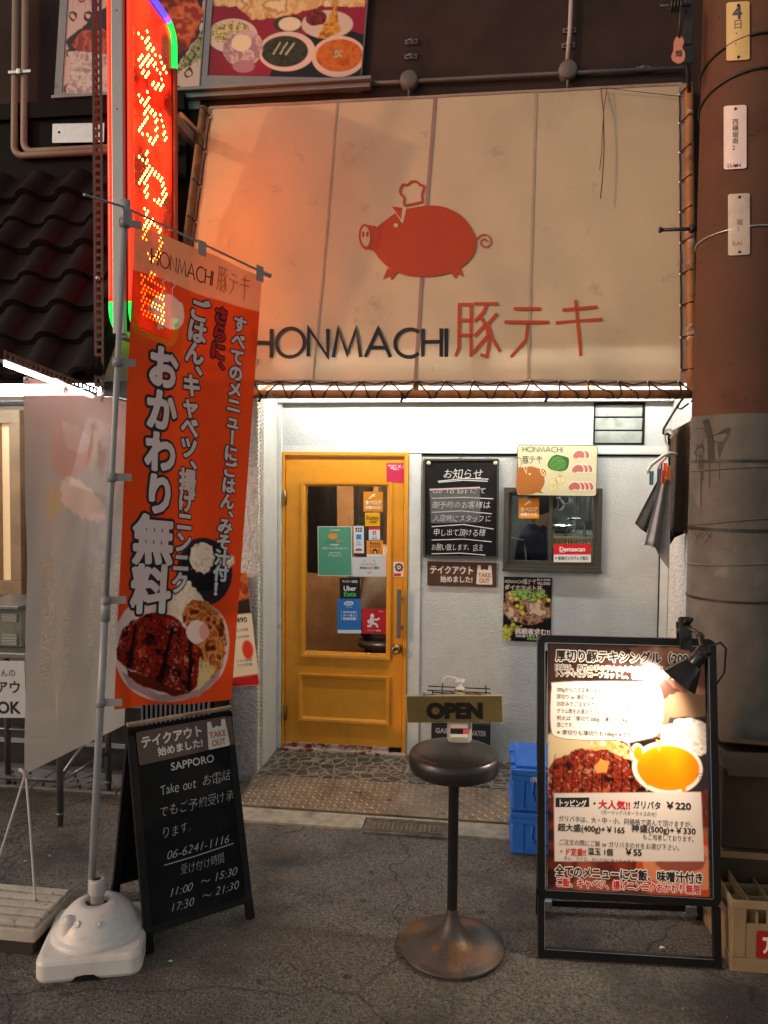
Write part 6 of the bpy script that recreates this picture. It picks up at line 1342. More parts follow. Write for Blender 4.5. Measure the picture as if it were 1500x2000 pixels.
tri_fill(mb, f_, ell(886, 289, 8, 8, 14), 2, .0012); tri_fill(mb, f_, [(838, 236), (868, 228), (862, 290)], 2, .0012); tri_fill(mb, f_, [(843, 238), (864, 233), (861, 276)], 1, .0014)
stroke(mb, f_, smooth_poly([(796, 175), (815, 170), (822, 190), (818, 240), (800, 245)], 4), 4, 1, .001)
tri_fill(mb, f_, smooth_poly([(1016, 210), (1040, 165), (1075, 143), (1120, 150), (1165, 165), (1172, 200), (1160, 245), (1120, 265), (1060, 258), (1025, 240)], 4), 3, .0008); tri_fill(mb, f_, smooth_poly([(1030, 212), (1060, 165), (1110, 160), (1150, 200), (1140, 245), (1090, 258), (1045, 244)], 4), 4, .0012)
for pts in ([(1040, 225), (1080, 180), (1130, 170)], [(1060, 245), (1100, 215), (1145, 205)], [(1052, 200), (1090, 200)], [(1110, 250), (1130, 225)]): stroke(mb, f_, pts, 4, 3, .0016)
for cx_, cy_, n_ in ((1238, 140, 2), (1232, 245, 3), (1210, 375, 4)):
    for j in range(n_-1, -1, -1):
        xo = j*32; tri_fill(mb, f_, smooth_poly([(cx_-44+xo, cy_+14), (cx_-30+xo, cy_-20), (cx_+xo, cy_-36), (cx_+40+xo, cy_-26), (cx_+56+xo, cy_+6), (cx_+50+xo, cy_+34), (cx_+14+xo, cy_+30), (cx_-20+xo, cy_+38)], 4), 5, .0008+.0004*(n_-j)); tri_fill(mb, f_, smooth_poly([(cx_-38+xo, cy_+12), (cx_-24+xo, cy_-14), (cx_+4+xo, cy_-28), (cx_+34+xo, cy_-20), (cx_+46+xo, cy_+6), (cx_+38+xo, cy_+24), (cx_+8+xo, cy_+22), (cx_-20+xo, cy_+30)], 4), 6, .001+.0004*(n_-j))
for cx_, cy_, r_ in ((1060, 345, 30), (1112, 330, 36), (1060, 392, 30), (1108, 296, 16)): tri_fill(mb, f_, ell(cx_, cy_, r_, r_*.85, 20), 7, .0009); stroke(mb, f_, ell(cx_, cy_, r_, r_*.85, 20), 2.5, 8, .0012, True); stroke(mb, f_, [(cx_-4, cy_-r_*.7), (cx_+6, cy_+r_*.6)], 2.5, 8, .0012)
mb.build('print', [flat(30, 34, 34), flat(160, 96, 34), flat(232, 222, 176), flat(44, 84, 36), flat(70, 124, 46), flat(232, 210, 190), flat(176, 100, 88), flat(218, 204, 150), flat(190, 172, 110)], pb_)
# dynamite bowl poster
df = pframe((984, 1126), (1078, 1128.5), (982, 1251), Y=-.006); W, H = df.w, df.h; c = Canvas(W, H, 70, 92, (16, 12, 12)); q = lambda x, y: ((x-686)/355*W, (y-1035)/475*H)
c.ell(*q(865, 1260), W*.56, H*.27, c.ramp(stretch(c.n(24, 5)), [(30, 14, 10), (140, 90, 60), (196, 150, 110), (70, 40, 30), (220, 190, 160)]), rough=.05, nsc=20)
c.poly([q(720, 1150), q(800, 1110), q(980, 1120), q(1010, 1170), q(900, 1210), q(780, 1210)], c.ramp(stretch(c.n(60, 9)), [(50, 80, 30), (120, 160, 60), (190, 210, 120), (60, 90, 40)]), .03)
for a, b_ in ((780, 1200), (820, 1260), (950, 1210), (830, 1300), (740, 1190), (1020, 1200), (790, 1250), (760, 1390), (720, 1430)): c.ell(*q(a, b_), .012, .011, (216, 206, 60), rough=.006)
c.ell(*q(690, 1470), .05, .05, c.ramp(stretch(c.n(40, 3)), [(120, 150, 60), (200, 210, 120), (90, 60, 40)]), rough=.02); c.poly([q(686, 1400), q(830, 1390), q(800, 1420), q(740, 1470), q(686, 1500)], c.ramp(stretch(c.n(30, 6)), [(120, 140, 50), (210, 200, 80), (60, 40, 30)]), .03)
mb = MB(); at_ = c.mesh(mb, df, .001); n0 = len(mb.v); kk = W/355; f_ = lambda x, y, h: df((x-686)*kk, (y-1035)*kk, h+.001)
honmachi(mb, f_, 696, 1082, 22, .13, 4, 1, .001, 0, 130/(6.9*22)); butateki(mb, f_, 832, 1088, 38, 4.5, 1, .001, .95)
for s_, x, y, sz, w2, m_ in (('ダイナマイト丼', 692, 1115, 40, 280, 1), ('¥2,000', 935, 1078, 30, 95, 1), ('飲み放題', 930, 1052, 16, 100, 1), ('挑戦者求む!!', 775, 1445, 48, 260, 1), ('30分食べきりで', 780, 1480, 24, 170, 1)):
    write(mb, f_, s_, x, y, sz, 2, .09, .0006, w2); write(mb, f_, s_, x, y, sz, m_, .03, .0012, w2)
fill(mb, f_, [(865, 1492), (1040, 1492), (1040, 1508), (865, 1508)], 3, .0012)
mb.build('bowl_poster', [PRINT, flat(236, 228, 214), flat(110, 30, 26), flat(90, 170, 70)], label='colourful rice bowl poster on the white wall under the kitchen window', cat='poster', attr=np.vstack([at_, np.zeros((len(mb.v)-n0, 3))]))

# ---- stickers
M_vinyl = {}
def sticker(x0, y0, x1, y1, col, label, draw=None, Y=.0085, org=None, r=.003, mats=(), grp='stickers on the orange door', border=None):
    if org: x0, y0 = org(x0, y0); x1, y1 = org(x1, y1)
    f = pframe((x0, y0), (x1, y0), (x0, y1), Y=Y); mb = MB()
    if border: f.slab(mb, .0006, 1, r); f.slab(mb, .0002, 0, r, .004, .004, f.w-.004, f.h-.004, .0007)
    else: f.slab(mb, .0008, 0, r)
    g = lambda x, y, h: f(x*f.w, y*f.h, h+.0009)
    def wr(s, x, y, sz, m, w=None, off=.02): write(mb, lambda a, b_, h: f(a, b_, h+.0009), s, x*f.w, y*f.h, sz*f.h, m, off, .0012, w*f.w if w else None)
    ml_ = [flat(*col)]+([flat(*border)] if border else [])+[flat(*m) for m in mats]
    if draw: draw(mb, g, wr, f, 2 if border else 1)
    return mb.build('sticker', ml_, label=label, cat='sticker', group=grp)
dz = zq(5.405, 600, 900)
def d1(mb, g, wr, f, m): wr('docomo', .08, .12, .14, m, .45); wr('d払い', .2, .25, .14, m, .35); stroke(mb, g, [(.62, .1), (.74, .26)], .03, m, .0004); stroke(mb, g, [(.76, .1), (.60, .26)], .03, m, .0006); stroke(mb, g, [(.9, .1), (.84, .28)], .03, m, .0004); wr('使えます', .36, .34, .08, m, .3)
sticker(838, 22, 1040, 228, (196, 36, 80), 'crimson payment sticker at the top right corner of the orange door', d1, -.0053, dz, .006, [(246, 232, 236)])
def d2(mb, g, wr, f, m): wr('食べログ', .08, .55, .25, m, .84, .03); wr('話題のお店', .1, .8, .18, m, .8, .03); tri_fill(mb, g, [(.25, .33), (.5, .12), (.62, .1), (.55, .2), (.66, .24), (.5, .24), (.3, .36)], m)
sticker(593, 325, 800, 535, (226, 140, 20), 'orange restaurant review sticker at the top of the door glass', d2, .0085, dz, .003, [(250, 232, 200)])
def d3(mb, g, wr, f, m): wr('Retty', .08, .36, .44, m, .84, .012); wr('人気店', .26, .68, .22, m, .5)
sticker(610, 548, 768, 690, (246, 178, 10), 'yellow sticker with dark lettering under the orange review sticker', d3, .0085, dz, .003, [(70, 40, 14)])
def d4(mb, g, wr, f, m):
    fill(mb, g, [(0, 0), (1, 0), (1, .2), (0, .2)], m); fill(mb, g, [(.35, .32), (.66, .32), (.66, .62), (.35, .62)], m); wr('a', .42, .45, .3, m+1, .2); wr('PayPay', .3, .76, .1, m, .4); wr('加盟店', .2, .9, .1, m+2, .6)
sticker(650, 700, 768, 835, (222, 228, 232), 'small white sticker with a red square between the two yellow stickers', d4, .0085, dz, .003, [(206, 40, 44), (245, 240, 240), (70, 110, 170)])
def d5(mb, g, wr, f, m):
    wr('Retty', .2, .17, .22, m, .64, .012); wr('お持ち帰り応援', .2, .37, .1, m, .64); fill(mb, g, [(0, .84), (1, .84), (1, 1), (0, 1)], m+1)
    tri_fill(mb, g, [(.36, .8), (.36, .6), (.5, .48), (.66, .6), (.66, .8)], m); fill(mb, g, [(.45, .8), (.45, .64), (.57, .64), (.57, .8)], m+2, .0006)
    for x in (.25, .75): fill(mb, g, [(x-.02, .8), (x+.02, .8), (x+.02, .54), (x-.02, .54)], m)
sticker(627, 840, 800, 1015, (240, 148, 50), 'orange sticker with a small dark house picture, low on the door glass', d5, .0085, dz, .003, [(66, 36, 12), (238, 230, 220), (246, 190, 120)])
def d6(mb, g, wr, f, m):
    for i in range(3):
        for j in range(2): fill(mb, g, [(.18+i*.23, .06+j*.09), (.36+i*.23, .06+j*.09), (.36+i*.23, .13+j*.09), (.18+i*.23, .13+j*.09)], m+(i+j) % 3)
    fill(mb, g, [(.26, .31), (.74, .31), (.74, .49), (.26, .49)], m+3); wr('○○', .3, .6, .1, m+4, .4); wr('CARD', .2, .68, .06, m+4, .6); fill(mb, g, [(.15, .84), (.6, .82), (.85, .86), (.85, .9), (.15, .92)], m+1)
sticker(490, 688, 597, 975, (226, 232, 236), 'tall white card brand sticker in the middle of the door glass', d6, .0085, dz, .003, [(40, 50, 110), (200, 60, 50), (30, 110, 70), (40, 130, 200), (120, 130, 140)])
def d7(mb, g, wr, f, m):
    wr('LINE会員限定', .36, .075, .03, m+1, .3, .015); tri_fill(mb, lambda x, y, h: g(x, y, h), ell(.45, .2, .14, .06, 24), m); tri_fill(mb, g, ell(.33, .19, .02, .018, 12), m, .0006)
    honmachi(mb, lambda x, y, h: f(x, y, h+.0012), f.w*.22, f.h*.325, f.h*.026, .13, .0012, m+2, .0003, 0, .33*f.w/(6.9*f.h*.026)); butateki(mb, lambda x, y, h: f(x, y, h+.0009), f.w*.56, f.h*.325, f.h*.05, .0015, m, .0003, 1.0)
    wr('会員登録で', .36, .37, .035, m+1, .28); wr('・5ポイントプレゼント・', .07, .44, .052, m+1, .86); wr('@honmachi', .34, .525, .03, m+1, .32); wr('公式アカウントはこちら', .3, .565, .022, m+1, .4); wr('お友だち登録お願いします', .3, .595, .02, m+1, .4)
sticker(110, 692, 470, 1215, (84, 158, 130), 'large green loyalty card poster with an orange pig on the door glass', d7, .0085, dz, .002, [(240, 150, 50), (240, 236, 214), (40, 60, 50)], border=(236, 232, 200))
def d8(mb, g, wr, f, m):
    stroke(mb, g, [(.33, .26), (.42, .14), (.5, .11), (.58, .14), (.67, .26)], .012, m+1); stroke(mb, g, [(.36, .12), (.33, .22)], .014, m); stroke(mb, g, [(.63, .12), (.68, .24)], .014, m)
    wr('ゴールドステッカー', .26, .36, .11, m, .48); wr('飲食店', .22, .54, .13, m, .22); wr('応援', .45, .54, .14, m+2, .15, .03); wr('事業', .64, .54, .13, m, .14); wr('大阪府', .44, .8, .07, m, .12)
sticker(475, 1018, 835, 1222, (222, 220, 218), 'wide white certification card on the door glass beside the green poster', d8, .0085, dz, .002, [(80, 84, 90), (180, 180, 180), (230, 140, 60)])
def d9(mb, g, wr, f, m): wr('デリバリー対応店', .12, .17, .13, m, .76, .03); wr('Uber', .18, .49, .32, m, .62, .03); wr('Eats', .18, .76, .32, m+1, .62, .03)
sticker(343, 1237, 557, 1455, (10, 10, 11), 'black delivery sticker with white and green lettering on the door glass', d9, .0085, dz, .002, [(240, 240, 240), (70, 190, 90)])
def d10(mb, g, wr, f, m):
    tri_fill(mb, g, smooth_poly([(.32, .1), (.45, .07), (.66, .08), (.7, .14), (.62, .18), (.4, .19), (.31, .16)], 4), m); wr('GoTo', .36, .13, .07, m+1, .28, .04); wr('トラベル', .36, .235, .05, m, .3)
    wr('地域共通', .24, .385, .055, m, .54, .03); wr('クーポン', .24, .48, .085, m, .54, .04); wr('取扱店舗', .24, .575, .085, m, .54, .04); fill(mb, g, [(0, .9), (1, .9), (1, 1), (0, 1)], m)
    for x in (.18, .83): stroke(mb, g, [(x, .35), (x, .62)], .012, m)
sticker(313, 1457, 563, 1820, (36, 120, 196), 'bright blue coupon sticker with white lettering on the door glass', d10, .0085, dz, .002, [(226, 236, 244), (36, 120, 196)])
def d11(mb, g, wr, f, m):
    wr('delivery', .7, .1, .06, m, .2); tri_fill(mb, g, ell(.43, .28, .085, .085, 18), m)
    for pts, w2 in (([(.42, .36), (.40, .56)], .16), ([(.42, .42), (.6, .44), (.74, .38)], .075), ([(.38, .42), (.26, .5), (.3, .58)], .07), ([(.42, .56), (.58, .62), (.66, .74)], .09), ([(.38, .56), (.36, .68), (.22, .7)], .09)): stroke(mb, g, pts, w2, m, .0004)
    wr('デリバリー加盟店', .22, .87, .07, m, .56)
sticker(575, 1562, 830, 1825, (204, 24, 36), 'red delivery sticker with a white running figure on the door glass', d11, .0085, dz, .006, [(244, 236, 232)])
def d12(mb, g, wr, f, m):
    for a in range(8): tri_fill(mb, g, ell(.5+.26*math.cos(R(a*45)), .36+.2*math.sin(R(a*45)), .13, .1, 10), m, .0003)
    tri_fill(mb, g, ell(.5, .36, .3, .22, 20), m, .0005); tri_fill(mb, g, ell(.5, .36, .2, .15, 18), m+2, .0007); stroke(mb, g, [(.4, .42), (.5, .28), (.6, .42)], .05, m, .0009); fill(mb, g, [(.04, .76), (.68, .76), (.68, .95), (.04, .95)], m+1)
sticker(910, 1068, 1025, 1225, (232, 222, 210), 'small white sticker with a dark rosette above the door handle', d12, -.0053, dz, .004, [(60, 36, 30), (190, 50, 40), (222, 200, 190)])
sticker(1013, 973, 1053, 1012.5, (226, 140, 20), 'orange review sticker on the left pane of the kitchen window', d2, -.001, None, .003, [(250, 232, 200)], 'stickers on the kitchen window')
def d13(mb, g, wr, f, m):
    fill(mb, g, [(0, 0), (1, 0), (1, .58), (0, .58)], m); wr('Demaecan', .15, .28, .34, m+1, .7, .03); stroke(mb, g, [(.16, .45), (.3, .45)], .03, m+1); wr('▶', .04, .77, .14, m+2, .06); wr('配達ピックアップ窓口', .12, .78, .2, m+2, .81)
sticker(1081.5, 1062, 1154, 1098, (232, 232, 230), 'red and white pickup sticker on the right pane of the kitchen window', d13, -.026+.001, None, .002, [(206, 24, 30), (246, 240, 238), (34, 34, 36)], 'stickers on the kitchen window')

# ================================================================== CRATES AND BOXES
M_blue = mat('blue_plastic', (.025, .15, .6), .38, namt=.12, nscale=10, spec=.4)
cx0, cy0 = P(997, 1669, Z=0).x, P(997, 1669, Z=0).y; ztop = P(1003, 1502, Y=cy0).z; hc = ztop/2
for k in range(2):
    z0 = k*hc; t_ = thing('folding_crate', (cx0+.25, cy0+.18, z0), ['lower of two blue folding crates stacked behind the menu stand', 'upper of two blue folding crates stacked behind the menu stand'][k], 'crate', 'blue crates stacked behind the menu stand')
    mb = MB(); x0, x1, y0, y1 = cx0, cx0+.5, cy0, cy0+.36
    mb.box((x0+.006, y0+.006, z0+.002), (x1-.006, y1-.006, z0+hc-.03), 0, .008)
    for (xa, xb) in ((x0+.02, x0+.06), (x0+.22, x0+.26), (x1-.06, x1-.02)): mb.box((xa, y0+.001, z0+.02), (xb, y0+.0055, z0+hc-.04), 0, .002)
    pts = [Vector((x0+.10, y0+.003, z0+hc-.06)), Vector((x0+.095, y0+.003, z0+.09)), Vector((x0+.11, y0+.003, z0+.055)), Vector((x0+.2, y0+.003, z0+.05))]; mb.tube(pts, .005, 6)
    mb.tube([Vector((x0+.11, y0+.003, z0+hc-.06)), Vector((x0+.2, y0+.003, z0+hc-.06))], .005, 6); mb.box((x0, y0, z0+hc-.055), (x1, y1, z0+hc-.031), 0, .004); mb.box((x0, y0, z0+.012), (x1, y1, z0+.022), 0, .003); mb.build('body', M_blue, t_)
    mb = MB(); mb.box((x0-.003, y0-.003, z0+hc-.03), (x1+.003, y1+.003, z0+hc-.001), 0, .006)
    if k:
        mb.box((x0+.02, y0+.02, z0+hc), (x0+.24, y1-.02, z0+hc+.012), 0, .004); mb.box((x0+.26, y0+.02, z0+hc), (x1-.02, y1-.02, z0+hc+.012), 0, .004); mb.box((x0-.004, y0+.06, z0+hc), (x0+.015, y0+.12, z0+hc+.01), 0, .003); mb.box((x0-.004, y0+.22, z0+hc), (x0+.015, y0+.28, z0+hc+.01), 0, .003)
    mb.build('lid', M_blue, t_)
    if k:
        mb = MB(); fz = lambda x, y, h: Vector((x0+.09+x, y0-.0035-h, z0+hc-.015-y)); write(mb, lambda x, y, h: Vector((x0+.085+x, y0-.0005-h, z0+hc-.043-y)), '(株)', 0, 0, .028, 0, .02); mb.build('lettering', flat(190, 200, 220), t_)
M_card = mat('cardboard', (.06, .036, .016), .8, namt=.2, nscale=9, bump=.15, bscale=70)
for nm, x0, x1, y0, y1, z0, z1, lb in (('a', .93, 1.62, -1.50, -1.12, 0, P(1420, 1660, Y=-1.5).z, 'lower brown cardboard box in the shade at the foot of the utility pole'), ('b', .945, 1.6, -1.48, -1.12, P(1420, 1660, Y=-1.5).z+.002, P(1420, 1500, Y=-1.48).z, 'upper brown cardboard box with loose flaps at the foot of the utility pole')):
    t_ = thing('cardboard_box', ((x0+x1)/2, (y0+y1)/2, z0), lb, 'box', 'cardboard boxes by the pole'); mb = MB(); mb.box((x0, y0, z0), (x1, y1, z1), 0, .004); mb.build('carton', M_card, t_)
    mb = MB()
    if nm == 'b':
        mb.obox(((x0+x1)/2, y0+.03, z1+.012), (1, 0, .02), (0, 1, .32), (0, -.32, 1), (x1-x0)/2-.01, .075, .002); mb.obox(((x0+x1)/2+.02, y1-.1, z1+.02), (1, 0, -.03), (0, 1, -.2), (0, .2, 1), (x1-x0)/2-.03, .08, .002); mb.build('flap', M_card, t_)
    else: mb.box((x0+.001, y0-.0015, z1-.03), (x1-.001, y0-.0005, z1-.004)); mb.build('tape', mat('parcel_tape', (.3, .2, .1), .3), t_)
# beer crate
M_cr = mat('dirty_cream_crate', (.26, .185, .1), .5, namt=.15, nscale=12, dirt=[((.06, .045, .03), 22, .62, .7, .85), ((.25, .17, .09), 5, .5, .7, .5)])
k0 = P(1427, 1897, Z=0); kb = P(1378, 1806, Z=0); v_ = (kb-k0); v_.z = 0; v_.normalize(); u_ = Vector((-v_.y, v_.x, 0)); u_ = u_ if u_.x > 0 else -u_
cw_, cd_ = .46, .36; hz = .262; t_ = thing('bottle_crate', k0+u_*.23+v_*.18, 'dirty cream plastic bottle crate with dividers and red label, lower right corner', 'crate')
def K_(a, b_, z): return k0+u_*a+v_*b_+Vector((0, 0, z))
mb = MB()
def kbar(a0, b0, a1, b1, z0, z1, bev=.004): mb.obox(K_((a0+a1)/2, (b0+b1)/2, (z0+z1)/2), u_, v_, (0, 0, 1), (a1-a0)/2, (b1-b0)/2, (z1-z0)/2, 0, bev)
for z0, z1, e in ((.0, .05, 0), (.05, .175, -.004), (hz-.028, hz, .006)):
    kbar(-e, -e, cw_+e, .012-e, z0, z1); kbar(-e, cd_-.012+e, cw_+e, cd_+e, z0, z1); kbar(-e, .0125-e, .012-e, cd_-.0125+e, z0, z1); kbar(cw_-.012+e, .0125-e, cw_+e, cd_-.0125+e, z0, z1)
kbar(.012, .012, cw_-.012, cd_-.012, .004, .012)
for a, b_ in ((0, 0), (cw_-.05, 0), (0, cd_-.02), (cw_-.05, cd_-.02)): kbar(a+.001, b_+.001, a+.05, b_+.019, .052, hz-.03)
for a in (.001, cw_-.019):
    for b_ in (.022, cd_-.06): kbar(a, b_, a+.018, b_+.04, .052, hz-.03)
for a in (.12, .18, .28, .34): kbar(a, .003, a+.012, .011, .176, hz-.029)
mb.build('body', M_cr, t_)
mb = MB()
for i in range(1, 5): kbar(cw_*i/5-.002, .013, cw_*i/5+.002, cd_-.013, .013, .19+.02*(i % 2), 0)
for j in range(1, 4): kbar(.013, cd_*j/4-.002, cw_-.013, cd_*j/4+.002, .014, .185, 0)
mb.build('divider', M_cr, t_)
mb = MB(); ff = lambda x, y, h: K_(.085+x, .003-h, .155-y); tri_fill(mb, ff, rrect(0, 0, .3, .10, .008), 0, .002); write(mb, ff, 'アサヒビール', .018, .05, .07, 1, .05, .003, w=.26); mb.build('label', [flat(150, 24, 26), flat(232, 214, 190)], t_)
# black box and wire stand behind the stool
wx0, wx1 = P(842, 1430, Y=-.2).x, P(958, 1430, Y=-.2).x; wz1 = P(900, 1412, Y=-.2).z
t_ = thing('umbrella_rack', ((wx0+wx1)/2, -.15, .056), 'low black box with white lettering and wire rack standing behind the bar stool', 'rack')
mb = MB(); mb.box((wx0, -.2, .056), (wx1, -.08, wz1), 0, .006); mb.build('box', mat('black_plastic_box', (.016, .016, .017), .45), t_)
mb = MB(); ff = lambda x, y, h: Vector((wx0+x, -.2-h, wz1-y)); write(mb, ff, 'GAIND', .025, .05, .042, 0, .02, .001, w=.12); write(mb, ff, 'WATER', .22, .055, .042, 0, .02, .001, w=.10); mb.build('lettering', flat(190, 190, 188), t_)
mb = MB(); za, zb = P(900, 1351, Y=-.19).z, P(900, 1343, Y=-.12).z
for p, q_ in (((P(834, 1345, Y=-.19).x, -.19, za), (P(957, 1352, Y=-.19).x, -.19, za)), ((P(836, 1342, Y=-.12).x, -.12, zb), (P(957, 1348, Y=-.12).x, -.12, zb)), ((wx1-.005, -.19, .056), (wx1-.005, -.19, za)), ((wx0+.005, -.19, .056), (wx0+.005, -.19, za)), ((wx0+.06, -.19, za-.02), (wx0+.06, -.12, zb+.03)), ((wx1-.03, -.19, za-.02), (wx1-.03, -.12, zb+.02)), ((wx0+.0, -.16, za-.02), (wx1, -.16, za-.02))): mb.tube([p, q_], .004, 6)
mb.build('wire_frame', M_blkm, t_)
# scraps
for (px, py, lb, s_) in ((1294, 1855, 'white paper scrap on the asphalt under the menu stand', .014), (333, 1882, 'little pale scrap on the asphalt right of the flag base', .010)):
    c0 = P(px, py, Z=0); mb = MB(); pts = [(c0.x+s_*math.cos(a)*(1 if i % 2 else .6), c0.y+s_*.6*math.sin(a), .006+.003*(i % 3)) for i, a in enumerate((0, 1, 2, 3.1, 4, 5.2))]; mb.add(pts+[(c0.x, c0.y, .012)], [(i, (i+1) % 6, 6) for i in range(6)]); mb.build('paper_scrap', flat(225, 218, 205), label=lb, cat='scrap')

# ================================================================== CLOTHES ON THE HANGER
def drape(mb, top, bot, nf, amp, Yc, ph=0, thick=.004, m=0, nv=14):
    """sheet between an upper and a lower edge (pixel survey lines), with vertical folds"""
    n = 36; L_ = []
    def along(pts, t):
        s_ = t*(len(pts)-1); i = min(int(s_), len(pts)-2); f = s_-i; return Vector(pts[i]).lerp(Vector(pts[i+1]), f)
    for j in range(nv+1):
        v = j/nv; row = []
        for i in range(n+1):
            u = i/n; q_ = along(top, u).lerp(along(bot, u), v); y = Yc+amp*(.35+.65*v)*math.sin(u*nf*2*math.pi+ph+v*.6)
            row.append(P(q_.x, q_.y, Y=y))
        L_.append(row)
    vs = [p for r_ in L_ for p in r_]; N_ = len(vs); vs += [p+Vector((0, thick, 0)) for p in vs]; w2 = n+1
    fs = [(j*w2+i, (j+1)*w2+i, (j+1)*w2+i+1, j*w2+i+1) for j in range(nv) for i in range(n)]; fs += [tuple(N_+k for k in f)[::-1] for f in fs]
    for i in range(n): fs += [(i, i+1, N_+i+1, N_+i), (nv*w2+i+1, nv*w2+i, N_+nv*w2+i, N_+nv*w2+i+1)]
    for j in range(nv): fs += [((j+1)*w2, j*w2, N_+j*w2, N_+(j+1)*w2), (j*w2+n, (j+1)*w2+n, N_+(j+1)*w2+n, N_+j*w2+n)]
    mb.add(vs, fs, m, True)
M_gcl = mat('grey_cloth', (.3, .285, .27), .9, namt=.15, nscale=14, bump=.2, bscale=300); M_bcl = mat('brown_towel', (.075, .05, .03), .95, namt=.2, nscale=20, bump=.4, bscale=200); M_dcl = mat('charcoal_cloth', (.03, .03, .028), .9, namt=.2, nscale=10)
hy = -.47
mb = MB(); drape(mb, [(1290, 930), (1300, 934), (1311, 938)], [(1259, 1064), (1270, 1066), (1280, 1070), (1290, 1090), (1307, 1112)], 1.5, .03, hy-.03, .5); mb.build('cloth', M_gcl, label='grey work cloth clipped to a white hanger beside the utility pole', cat='cloth', group='laundry under the awning corner')
mb = MB(); drape(mb, [(1286, 934), (1296, 938)], [(1240, 1022), (1252, 1034), (1263, 1041)], .7, .02, hy+.03, 1); mb.build('cloth', M_dcl, label='dark charcoal cloth hanging left of the grey one beside the pole', cat='cloth', group='laundry under the awning corner')
mb = MB(); drape(mb, [(1311, 842), (1330, 832), (1352, 820)], [(1308, 1036), (1325, 1040), (1352, 1040)], 1.2, .025, hy+.05, 2); mb.build('towel', M_bcl, label='brown towel hanging down partly behind the utility pole', cat='towel', group='laundry under the awning corner')
mb = MB(); drape(mb, [(1304, 845), (1312, 850), (1345, 835)], [(1309, 1064), (1318, 1050), (1350, 1036)], .8, .02, hy+.10, 1); mb.build('cloth', M_fas, label='black cloth hidden behind the brown towel beside the pole', cat='cloth', group='laundry under the awning corner')
t_ = thing('clip_hanger', P(1305, 880, Y=hy), 'white plastic clip hanger with teal and orange pegs beside the utility pole', 'hanger'); M_wpl = mat('cream_plastic', (.62, .6, .52), .4)
mb = MB(); mb.tube([P(1310, 856, Y=hy), P(1314, 848, Y=hy), P(1309, 838, Y=hy), P(1300, 840, Y=hy), P(1298, 850, Y=hy), P(1300, 864, Y=hy), P(1306, 872, Y=hy), P(1306, 884, Y=hy)], .006, 8); mb.tube([P(1309, 886, Y=hy-.02), P(1296, 890, Y=hy-.03), P(1272, 908, Y=hy-.04), P(1266, 918, Y=hy-.045), P(1267, 924, Y=hy-.05)], .009, 8); mb.tube([P(1309, 886, Y=hy), P(1300, 894, Y=hy), P(1288, 906, Y=hy), P(1286, 918, Y=hy)], .008, 8); mb.tube([P(1306, 884, Y=hy), P(1320, 888, Y=hy+.04)], .009, 8); mb.build('body', M_wpl, t_)
for px, py, col, yy_ in ((1271, 920, (30, 130, 125), hy-.055), (1286, 916, (40, 90, 150), hy-.01), (1294, 918, (226, 90, 40), hy-.05), (1304, 910, (232, 120, 30), hy-.045), (1298, 904, (226, 100, 50), hy-.02)):
    p, e = P(px, py, Y=yy_), P(px+2, py+27, Y=yy_); mb = MB(); mb.obox((p+e)/2+Vector((-.005, 0, 0)), (1, 0, -.1), (0, 1, 0), (0, 0, 1), .004, .009, (p-e).length/2, 0, .002); mb.obox((p+e)/2+Vector((.006, 0, 0)), (1, 0, .18), (0, 1, 0), (0, 0, 1), .004, .009, (p-e).length/2, 0, .002); mb.build('peg', flat(*col, rough=.3), t_)
mb = MB(); mb.tube([P(1345, 788, Y=hy), P(1330, 799, Y=hy), P(1324, 797, Y=hy), P(1326, 790, Y=hy)], .005, 8); mb.tube([P(1335, 776, Y=hy-.01), P(1322, 795, Y=hy), P(1308, 818, Y=hy), P(1296, 838, Y=hy), P(1295, 846, Y=hy), P(1299, 850, Y=hy), P(1306, 846, Y=hy)], .006, 8); mb.build('hook_hanger', M_cord, label='long black hook hanger hung from the corner of the awning frame', cat='hanger')

